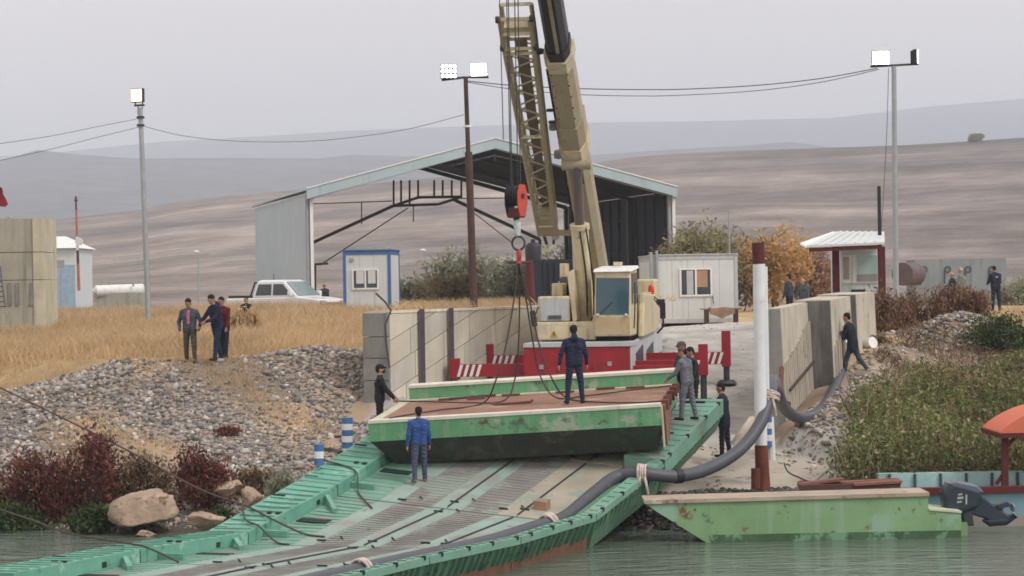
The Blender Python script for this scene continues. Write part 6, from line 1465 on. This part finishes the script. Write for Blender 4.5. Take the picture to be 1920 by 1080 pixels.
for k in range(10):
    o = stones('stone', [(0, 0, 0)], np.array([0.105]), M('bank_stone', [(0.36, 0.34, 0.32), (0.25, 0.235, 0.22), (0.44, 0.42, 0.39), (0.33, 0.25, 0.19), (0.17, 0.16, 0.155)][k % 5], 0.9, 0.22, 7, 0.3) if k < 5 else proto[k % 5].data.materials[0])
    proto.append(o)
for i in range(300):
    o = proto[i] if i < 10 else proto[i % 10].copy()
    if i >= 10: COL.objects.link(o)
    o.parent = GROUND; s_ = rnd.uniform(0.75, 1.35)
    o.matrix_local = Matrix.Translation((x[i], y[i], float(gz(x[i], y[i])) + 0.045)) @ Matrix.Rotation(rnd.uniform(0, 6.28), 4, 'Z') @ Matrix.Diagonal((s_, s_, s_ * rnd.uniform(0.7, 1.1), 1))
def keep_r(x, y):
    a, s = rframe(x, y); return (a > 10.6) & (a < 13.2) & (s > -1.5) & (s < 6.5)
x, y = scatter(9000, 5.5, 13, 48, 62, keep_r); sz = 0.03 + 0.06 * rng.uniform(0, 1, len(x)) ** 2
stones('gravel', np.stack([x, y, gz(x, y) + sz * 0.3], 1), sz, STONE, kind='stuff', label='grey stones banked against the right wall')
x, y = scatter(7000, 10.5, 17, 61.5, 67.5, lambda x, y: np.exp(-(((x - 13.6) / 1.7) ** 2 + ((y - 64.3) / 1.6) ** 2)) > rng.uniform(0.1, 1.0, len(x))); sz = 0.03 + 0.07 * rng.uniform(0, 1, len(x)) ** 2
stones('gravel', np.stack([x, y, gz(x, y) + sz * 0.3], 1), sz, STONE, kind='stuff', label='heap of pale rubble before the brown bushes at right')
def keep_s(x, y): a, s = rframe(x, y); return (gz(x, y) < 1.15) & (gz(x, y) > WL - 0.3)
x, y = scatter(9000, 1.2, 6.5, 42.8, 46.6, keep_s); sz = 0.035 + 0.07 * rng.uniform(0, 1, len(x)) ** 1.6
stones('shore_stones', np.stack([x, y, gz(x, y) + sz * 0.3], 1), sz, STONED, kind='stuff', label='dark wet stones at the waterline between bridge and green boat')
x, y = scatter(5000, 8.2, 18, 52, 65, lambda x, y: (x - (6.25 + 0.3057 * (y - 52)) > 1.2) & (y > np.interp(x, [6.5, 7.1, 9.2, 11.5, 14.1, 20], [47.5, 49, 53.6, 56.6, 59.6, 61]) - 0.8) & (wav(x, y, 1.1) > -0.1)); sz = 0.02 + 0.06 * rng.uniform(0, 1, len(x)) ** 3
stones('rubble', np.stack([x, y, gz(x, y) + sz * 0.2], 1), sz, STONE, kind='stuff', label='pale stones strewn over the brown soil of the right bank')
# rubble loose on the apron
x, y = scatter(500, 3.5, 7.5, 45.5, 52, lambda x, y: (rframe(x, y)[0] > 8.4) & (rframe(x, y)[0] < 12.2) & (rframe(x, y)[1] < -0.2) & (rframe(x, y)[1] > -4.2) & (wav(x, y, 1.4) > 0.0)); sz = 0.02 + 0.05 * rng.uniform(0, 1, len(x)) ** 2
stones('rubble', np.stack([x, y, [float(ramp_z(*rframe(a, b))) + 0.06 for a, b in zip(x, y)]], 1), sz, STONE, kind='stuff', label='loose rubble on the concrete apron')
x, y = scatter(2500, -1, 22, 57, 84, lambda x, y: (rframe(x, y)[0] > 0.3) & (rframe(x, y)[0] < 9.6) & (rframe(x, y)[1] > 3)); sz = 0.012 + 0.03 * rng.uniform(0, 1, len(x)) ** 3
stones('rubble', np.stack([x, y, gz(x, y)], 1), sz, STONE, kind='stuff', label='small stones scattered over the ramp')

def boulder(px, py, d, rx, ry, rz, label, seed):
    p = W(px, py, d); g = G(p.x, p.y); b = MB()
    b.ell((0, 0, 0), (rx, ry, rz), 48, 32, 0.0)
    o = b.build('boulder', ROCK, label=label, cat='boulder', group='tan boulders at the left waterline', smooth=True)
    me = o.data; gg = np.random.default_rng(seed)
    V = np.array([v.co for v in me.vertices]); U = V / np.array((rx, ry, rz))
    for _ in range(16):                                           # flat facets knocked off
        nrm = gg.normal(size=3); nrm /= np.linalg.norm(nrm); c = gg.uniform(0.52, 0.84); h = U @ nrm
        U = U - np.maximum(0, h - c)[:, None] * nrm * 0.97
    ph = gg.uniform(0, 6.28, (6, 4))
    for k in range(6): U = U * (1 + 0.03 * np.sin(U @ (gg.normal(size=3) * 4.5) + ph[k, 0]))[:, None]
    for k in range(10): U = U * (1 + 0.008 * np.sin(U @ (gg.normal(size=3) * 16) + ph[k % 6, 1]))[:, None]
    V = U * np.array((rx, ry, rz)); me.vertices.foreach_set('co', V.astype(np.float32).ravel()); me.update()
    o.matrix_world = Matrix.Translation(p) @ Matrix.Rotation(gg.uniform(-0.3, 0.3), 4, 'Y')
boulder(272, 955, 45.6, 0.86, 0.7, 0.5, 'largest tan boulder lying at the waterline left of the bridge', 3)
boulder(384, 978, 44.6, 0.52, 0.45, 0.24, 'flat tan boulder half behind the bend of the left bridge rim', 5)
boulder(428, 918, 46.5, 0.34, 0.3, 0.26, 'jagged tan boulder left of the small round boulder by the rim', 8)
boulder(474, 932, 45.6, 0.28, 0.26, 0.22, 'small round tan boulder closest to the left bridge rim', 12)
boulder(618, 838, 46.2, 0.3, 0.25, 0.16, 'reddish boulder beside the stubby banded post', 21)
boulder(272, 1002, 45.2, 0.3, 0.3, 0.12, 'low dark boulder awash below the largest tan boulder', 31)

# ------------------------------------------------------------------ plants
def leaves(c, s, elong=1.0, up=0.0):
    """quads: centres c (n,3), sizes s (n), long axis biased upward by up"""
    n = len(c); d = rng.normal(size=(n, 3)); d[:, 2] += up * 2; d /= np.linalg.norm(d, axis=1)[:, None]
    e = np.cross(d, rng.normal(size=(n, 3))); e /= np.linalg.norm(e, axis=1)[:, None]
    L_ = d * (s * elong)[:, None]; Wd = e * (s * 0.5)[:, None]
    v = np.stack([c - L_, c + Wd, c + L_, c - Wd], 1).reshape(-1, 3)
    f = np.arange(n * 4).reshape(n, 4); return v, f
def blades(x, y, z, h, w, lean=0.35):
    n = len(x); a = rng.uniform(0, 6.28, n); l = rng.normal(0, lean, (n, 2)) * h[:, None]
    wx_, wy_ = np.cos(a) * w / 2, np.sin(a) * w / 2
    v = np.stack([np.stack([x - wx_, y - wy_, z - 0.03], 1), np.stack([x + wx_, y + wy_, z - 0.03], 1), np.stack([x + l[:, 0] * 0.54 + wx_ * 0.7, y + l[:, 1] * 0.54 + wy_ * 0.7, z + h * 0.6], 1), np.stack([x + l[:, 0], y + l[:, 1], z + h], 1)], 1).reshape(-1, 3)
    i = np.arange(n) * 4; f = np.concatenate([np.stack([i, i + 1, i + 2], 1), np.stack([i, i + 2, i + 3], 1)]); return v, f
def grass(name, n, x0, x1, y0, y1, keep, hf, w, mat, label, lean=0.3, zf=gz):
    x, y = scatter(n, x0, x1, y0, y1, keep); h = hf(x, y) * rng.uniform(0.55, 1.2, len(x)); z = zf(x, y)
    v, f = blades(x, y, z, h, np.full(len(x), w) * (0.6 + 0.6 * (y / 70)), lean); return fast(name, v, f, mat, kind='stuff', label=label)
def kg(x, y):
    a, s = rframe(x, y)
    return (((a < -0.75) | (s < -0.1)) & (y > 58.3 + 0.9 * wav(x, y, 0.8)) & (rng.uniform(0, 1, len(x)) < 0.35 + 0.65 * sm(58.5, 61.5, y + wav(x, y, 0.5))))
grass('dry_grass', 190000, -24, 1.0, 57.5, 99, kg, lambda x, y: 0.2 + 0.4 * sm(58.5, 63, y) + 0.28 * sm(70, 88, y) + 0.1 * wav(x, y, 0.6), 0.016, FO['gold'], 'tall golden dry grass on the left plateau')
grass('dry_grass', 40000, -15, -3, 48, 58.6, lambda x, y: (gz(x, y) > WL + 0.4) & (rframe(x, y)[0] < -0.9 + 3.0 * (rframe(x, y)[1] < -1)) & (wav(x, y, 0.62) > 0.5 - 0.25 * rng.uniform(0, 1, len(x))), lambda x, y: 0.1 + 0.05 * wav(x, y, 2.0), 0.018, FO['gold'], 'thin dry tufts among the stones of the left bank', 0.6)
def kr(x, y):
    a, s = rframe(x, y); return ((a > 12.0) & (s > 8)) | ((a > 9) & (s > 20) & (x > 9.2))
grass('dry_grass', 30000, 8, 32, 63, 100, kr, lambda x, y: 0.3 + 0.12 * wav(x, y, 0.6) + 0.25 * sm(75, 90, y), 0.03, FO['gold'], 'dry grass behind the right wall and the kiosk')
grass('dry_weeds', 26000, 7.5, 20, 51, 66, lambda x, y: (x - (6.25 + 0.3057 * (y - 52)) > 1.6) & (wav(x, y, 0.8) > -0.25), lambda x, y: 0.16 + 0.08 * wav(x, y, 1.0), 0.025, FO['reedbrown'], 'low dry brown weeds on the soil of the right bank', 0.6)
def kw(x, y): a, s = rframe(x, y); return (a > -0.75) & (a < -0.25) & (s > 0.5) & (s < 22)
x, y = scatter(9000, -4, 7, 55, 76, kw); x, y = x[:500], y[:500]
v, f = blades(x, y, np.full(len(x), 5.12), 0.1 + 0.2 * rng.uniform(0, 1, len(x)) ** 2, np.full(len(x), 0.02), 0.8); fast('wall_weeds', v, f, FO['gold'], kind='stuff', label='dry weeds on top of the left ramp wall')

def bush(name, label, c, r, n, mat, leaf=0.05, elong=1.2, up=0.3, stems=14, group=None, cat='bush', stemm=None, clumps=26, spread=0.32):
    """rounded shrub: stems plus leaf clumps spread through its volume; c = base point, r = (rx, ry, height)"""
    c = Vector(c); T = thing(name, label, cat, c, 0, group)
    st = MB(); ends = []
    for k in range(stems):
        t = rnd.uniform(0, 6.28); q = rnd.uniform(0.2, 0.95); h = r[2] * rnd.uniform(0.5, 1.0) * (1 - 0.35 * q)
        e = Vector((math.cos(t) * r[0] * q, math.sin(t) * r[1] * q, h)); ends.append(e)
        st.tube([Vector((e.x * 0.1, e.y * 0.1, -0.05)), Vector((e.x * 0.45, e.y * 0.45, h * 0.55)), e], [0.02, 0.014, 0.006], 5)
    st.build('stem', stemm or FO['bark'], T)
    cc_ = []
    for k in range(clumps):
        t = rnd.uniform(0, 6.28); q = math.sqrt(rnd.random()); zz = rnd.uniform(0.08, 1.0); qq = q * math.sqrt(max(0.05, 1 - (zz * 0.92) ** 2))
        cc_.append((math.cos(t) * r[0] * qq, math.sin(t) * r[1] * qq, r[2] * zz * rnd.uniform(0.85, 1.08)))
    cc_ = np.array(cc_); k = rng.integers(0, clumps, n)
    P = cc_[k] + rng.normal(0, 1, (n, 3)) * np.array([r[0] * spread * 0.6, r[1] * spread * 0.6, r[2] * spread * 0.45])
    P[:, 2] = np.maximum(P[:, 2], 0.02)
    v, f = leaves(P, leaf * rng.uniform(0.5, 1.3, n), elong, up)
    fast('foliage', v, f, mat, T)
    return T
def ob(px, d): x = W(px, 540, d).x; return (x, d, G(x, d) - 0.05)
RB = 'bushes along the left waterline'
bush('bush', 'dark red brown bush at the left waterline, leftmost of the red ones', ob(70, 47.6), (1.0, 0.9, 1.35), 4200, FO['redb'], 0.05, 1.4, 0.6, 24, RB)
bush('bush', 'large red brown bush behind the largest boulder', ob(165, 47.2), (0.95, 0.8, 1.5), 4200, FO['redb'], 0.05, 1.4, 0.6, 26, RB)
bush('bush', 'red brown bush right of the largest boulder, beside the jagged boulder', ob(375, 46.9), (0.8, 0.7, 1.15), 3600, FO['redb'], 0.05, 1.4, 0.6, 22, RB)
bush('bush', 'mixed brown and green low bush between the two big red bushes', ob(262, 47.4), (0.7, 0.5, 0.95), 2400, FO['reedbrown'], 0.045, 1.4, 0.6, 20, RB)
bush('bush', 'dark green bush in the lower left corner by the water', ob(20, 46.9), (0.95, 0.6, 0.75), 3000, FO['green'], 0.05, 1.1, 0.2, 14, RB)
bush('bush', 'green leafy bush left of the largest boulder at the water', ob(165, 46.0), (0.6, 0.45, 0.62), 2600, FO['green'], 0.055, 1.0, 0.2, 14, RB)
bush('bush', 'grey green feathery bush close to the left bridge rim', ob(525, 46.6), (0.5, 0.4, 0.8), 2000, FO['sage'], 0.035, 2.0, 0.9, 20, RB)
bush('bush', 'small red cushion plant alone on the gravel slope', ob(424, 51.5), (0.38, 0.3, 0.2), 900, FO['redb'], 0.035, 1.4, 0.6, 12, RB)
bush('bush', 'low brown green scrub right of the jagged boulder', ob(470, 47.6), (0.6, 0.4, 0.6), 1500, FO['reedbrown'], 0.04, 1.6, 0.7, 16, RB)
bush('bush', 'dark green scrub under the two small boulders', ob(405, 45.9), (0.5, 0.35, 0.4), 1200, FO['green'], 0.045, 1.0, 0.3, 10, RB)
bush('grass_clump', 'tall golden grass clump half hiding the dark haired person by the pickup', ob(462, 69.5), (0.7, 0.4, 1.05), 2600, FO['gold'], 0.06, 2.2, 1.2, 20, None, 'grass')
# bank of brown bushes at right
BBk = 'brown dry bushes before the kiosk'
for i, (px, d, rx, hh, lb) in enumerate(((1662, 66.5, 0.8, 1.15, 'brown dry bush at the foot of the kiosk post'), (1720, 67.0, 0.95, 1.2, 'brown dry bush second from the kiosk'), (1785, 66.8, 1.0, 1.15, 'brown dry bush below the two grey haired people'), (1832, 66.4, 0.6, 0.95, 'brown dry bush nearest the uniformed man'))):
    bush('bush', lb, ob(px, d), (rx, 0.7, hh), 3000, FO['brown'], 0.05, 1.6, 0.8, 26, BBk)
bush('bush', 'dark green bush right of the rubble heap', ob(1868, 62.5), (1.15, 0.9, 0.95), 3600, FO['green'], 0.055, 1.0, 0.2, 16)
bush('bush', 'small round weed before the rubble heap by the striding man', ob(1650, 61.8), (0.3, 0.3, 0.4), 700, FO['reedbrown'], 0.04, 1.2, 0.5, 10)
bush('bush', 'green bush at the right edge behind the uniformed man', ob(1912, 98), (1.2, 1.0, 1.2), 1500, FO['sage'], 0.1, 1.0, 0.3, 10)

# thicket on the right bank: one unbroken mass of reeds and weeds
def kt(x, y):
    a, s = rframe(x, y); lim = 7.0 + (y - 46.3) * 0.22 + 0.4 * wav(x, y, 1.3)
    return (x > lim) & (y > 45.9) & (y < np.interp(x, [6.5, 7.1, 9.2, 11.5, 14.1, 20], [47.5, 49, 53.6, 56.6, 59.6, 61]) + 0.5 * wav(x, y, 0.8)) & (x < 20)
x, y = scatter(13500, 6.6, 20, 45.9, 62, kt)
hh = (0.85 + 0.5 * wav(x, y, 0.5)) * (1 - 0.45 * sm(55, 60, y)) * rng.uniform(0.7, 1.15, len(x)) + 0.15
hh = np.maximum(hh, 0.25)
z = gz(x, y)
pts, mats_ = [], []
N_L = 16
ps = np.repeat(np.stack([x, y, z, hh], 1), N_L, 0); tt = rng.uniform(0.1, 1.0, len(ps))
base_l = rng.normal(0, 0.16, (len(x), 2)); ll = np.repeat(base_l, N_L, 0)
C_ = np.stack([ps[:, 0] + ll[:, 0] * tt + rng.normal(0, 0.06, len(ps)), ps[:, 1] + ll[:, 1] * tt + rng.normal(0, 0.06, len(ps)), ps[:, 2] + ps[:, 3] * tt], 1)
v, f = leaves(C_, 0.05 * rng.uniform(0.4, 1.5, len(C_)), 1.05, 0.15)
brownp = (wav(C_[:, 0], C_[:, 2] * 2 + C_[:, 1], 0.9) + rng.normal(0, 0.35, len(C_)) > 0.55)
me_ = fast('thicket', v, f, [FO['reed'], FO['reedbrown']], kind='stuff', label='dense thicket of green and brown reeds on the right bank')
me_.data.polygons.foreach_set('material_index', brownp.astype(np.int32))
v, f = blades(x[::3], y[::3], z[::3], hh[::3] * rng.uniform(0.8, 1.35, len(x[::3])), np.full(len(x[::3]), 0.014), 0.2); fast('thicket_stalks', v, f, FO['reedbrown'], kind='stuff', label='dry stalks standing in the right bank thicket')

def tree(label, px, d, zb, crown, mat, n, leaf=0.14, group=None, trunks=4, zc=0.45):
    x = W(px, 540, d).x; T = thing('tree', label, 'tree', (x, d, zb), 0, group); rx, ry, h = crown
    b = MB(); tips = []
    for k in range(trunks):
        t = rnd.uniform(0, 6.28); q = rnd.uniform(0.15, 0.5); mid = Vector((math.cos(t) * rx * q * 0.4, math.sin(t) * ry * q * 0.4, h * 0.4)); top = Vector((math.cos(t) * rx * q, math.sin(t) * ry * q, h * rnd.uniform(0.75, 0.95)))
        b.tube([Vector((0.1 * math.cos(t), 0.1 * math.sin(t), -0.1)), mid, top], [0.1, 0.065, 0.02], 7)
        for j in range(5):
            s0 = mid.lerp(top, rnd.uniform(0, 0.9)); t2 = rnd.uniform(0, 6.28); e = s0 + Vector((math.cos(t2) * rx * 0.5, math.sin(t2) * ry * 0.5, h * rnd.uniform(0.05, 0.25))); b.tube([s0, e], [0.03, 0.008], 5); tips.append(e)
    b.build('trunk', FO['bark'], T, smooth=True)
    cl_ = []
    for k in range(34):
        u = np.array([rnd.gauss(0, 1) for _ in range(3)]); u /= np.linalg.norm(u); q = rnd.random() ** 0.4
        cl_.append((u[0] * rx * q, u[1] * ry * q, h * (0.55 + 0.45 * u[2] * q)))
    cl_ = np.array(cl_); k = rng.integers(0, len(cl_), n)
    P = cl_[k] + rng.normal(0, 1, (n, 3)) * np.array([rx * 0.17, ry * 0.17, h * 0.09]); P[:, 2] = np.maximum(P[:, 2], 0.05)
    v, f = leaves(P, leaf * rng.uniform(0.5, 1.3, n), 1.3, 0.2); fast('crown', v, f, mat, T)
    return T
TG = 'trees behind the container office'
tree('olive green tree directly behind the container office roof', 1305, 100, 4.3, (1.9, 1.6, 4.2), FO['olive'], 3600, 0.12, TG)
tree('taller olive tree at the right end of the container office', 1375, 103, 4.3, (1.9, 1.5, 4.1), FO['olive'], 3600, 0.12, TG)
tree('bright orange autumn tree behind the tall white post', 1455, 101, 4.3, (1.7, 1.4, 3.9), FO['autumn'], 3800, 0.11, TG)
tree('russet autumn tree between the orange tree and the kiosk', 1520, 104, 4.3, (1.7, 1.4, 3.2), FO['rusty'], 3400, 0.11, TG)
tree('low russet tree half behind the kiosk', 1556, 108, 4.3, (1.3, 1.3, 2.7), FO['rusty'], 2800, 0.11, TG)
TS = 'trees seen through the open hall'
tree('grey green tree through the hall left of the brown lamp post', 855, 128, 4.4, (2.2, 1.8, 3.7), FO['sage'], 2600, 0.15, TS)
tree('grey green bush tree through the hall right of the brown lamp post', 935, 132, 4.4, (2.3, 1.8, 3.0), FO['sage'], 2600, 0.15, TS)
tree('low green tree through the hall beside the guard hut', 775, 126, 4.4, (1.5, 1.3, 1.9), FO['sage'], 2400, 0.14, TS)
tree('grey green tree through the hall behind the jib foot', 1050, 130, 4.4, (2.0, 1.6, 3.6), FO['sage'], 3200, 0.15, TS)
tree('dry golden shrub tree below the brown lamp post', 845, 121, 4.4, (2.0, 1.2, 2.0), M('pale_dry_leaves', (0.4, 0.33, 0.2), 0.9, 0.25, 0.8, 0, island=[(0, (0.25, 0.22, 0.13)), (0.6, (0.42, 0.34, 0.2)), (1, (0.5, 0.42, 0.27))]), 2600, 0.1, TS)
tree('green shrub tree before the black water tank', 965, 122, 4.4, (1.7, 1.2, 2.6), FO['sage'], 2000, 0.12, TS)
tree('distant grey green tree above the concrete panels', 22, 120, 4.4, (1.5, 1.4, 5.2), FO['sage'], 2200, 0.14)
tree('lone round tree on the ridge at upper right', 1836, 790, float(far_z(np.array([W(1836, 540, 790).x]), np.array([790.0]))[0]) - 0.5, (2.8, 2.5, 3.6), FO['olive'], 3500, 0.26)
# loose branches heap by the pickup and rubble heap
o = MB()
for k in range(40):
    a = W(rnd.uniform(470, 650), rnd.uniform(575, 600), rnd.uniform(82, 88)); a.z = G(a.x, a.y) + rnd.uniform(0.1, 0.6)
    o.tube([a, a + Vector((rnd.uniform(-0.7, 0.7), rnd.uniform(-0.3, 0.3), rnd.uniform(-0.1, 0.45)))], [0.022, 0.008], 5)
o.build('brushwood', FO['bark'], kind='stuff', label='heap of cut branches in the grass before the pickup')
p = pole('iron_pole', 'thin bare pole among the trees behind the container office', (1368, 480), (1366, 392), 97, 0.045, K['grey'], 'pole', 4.3)
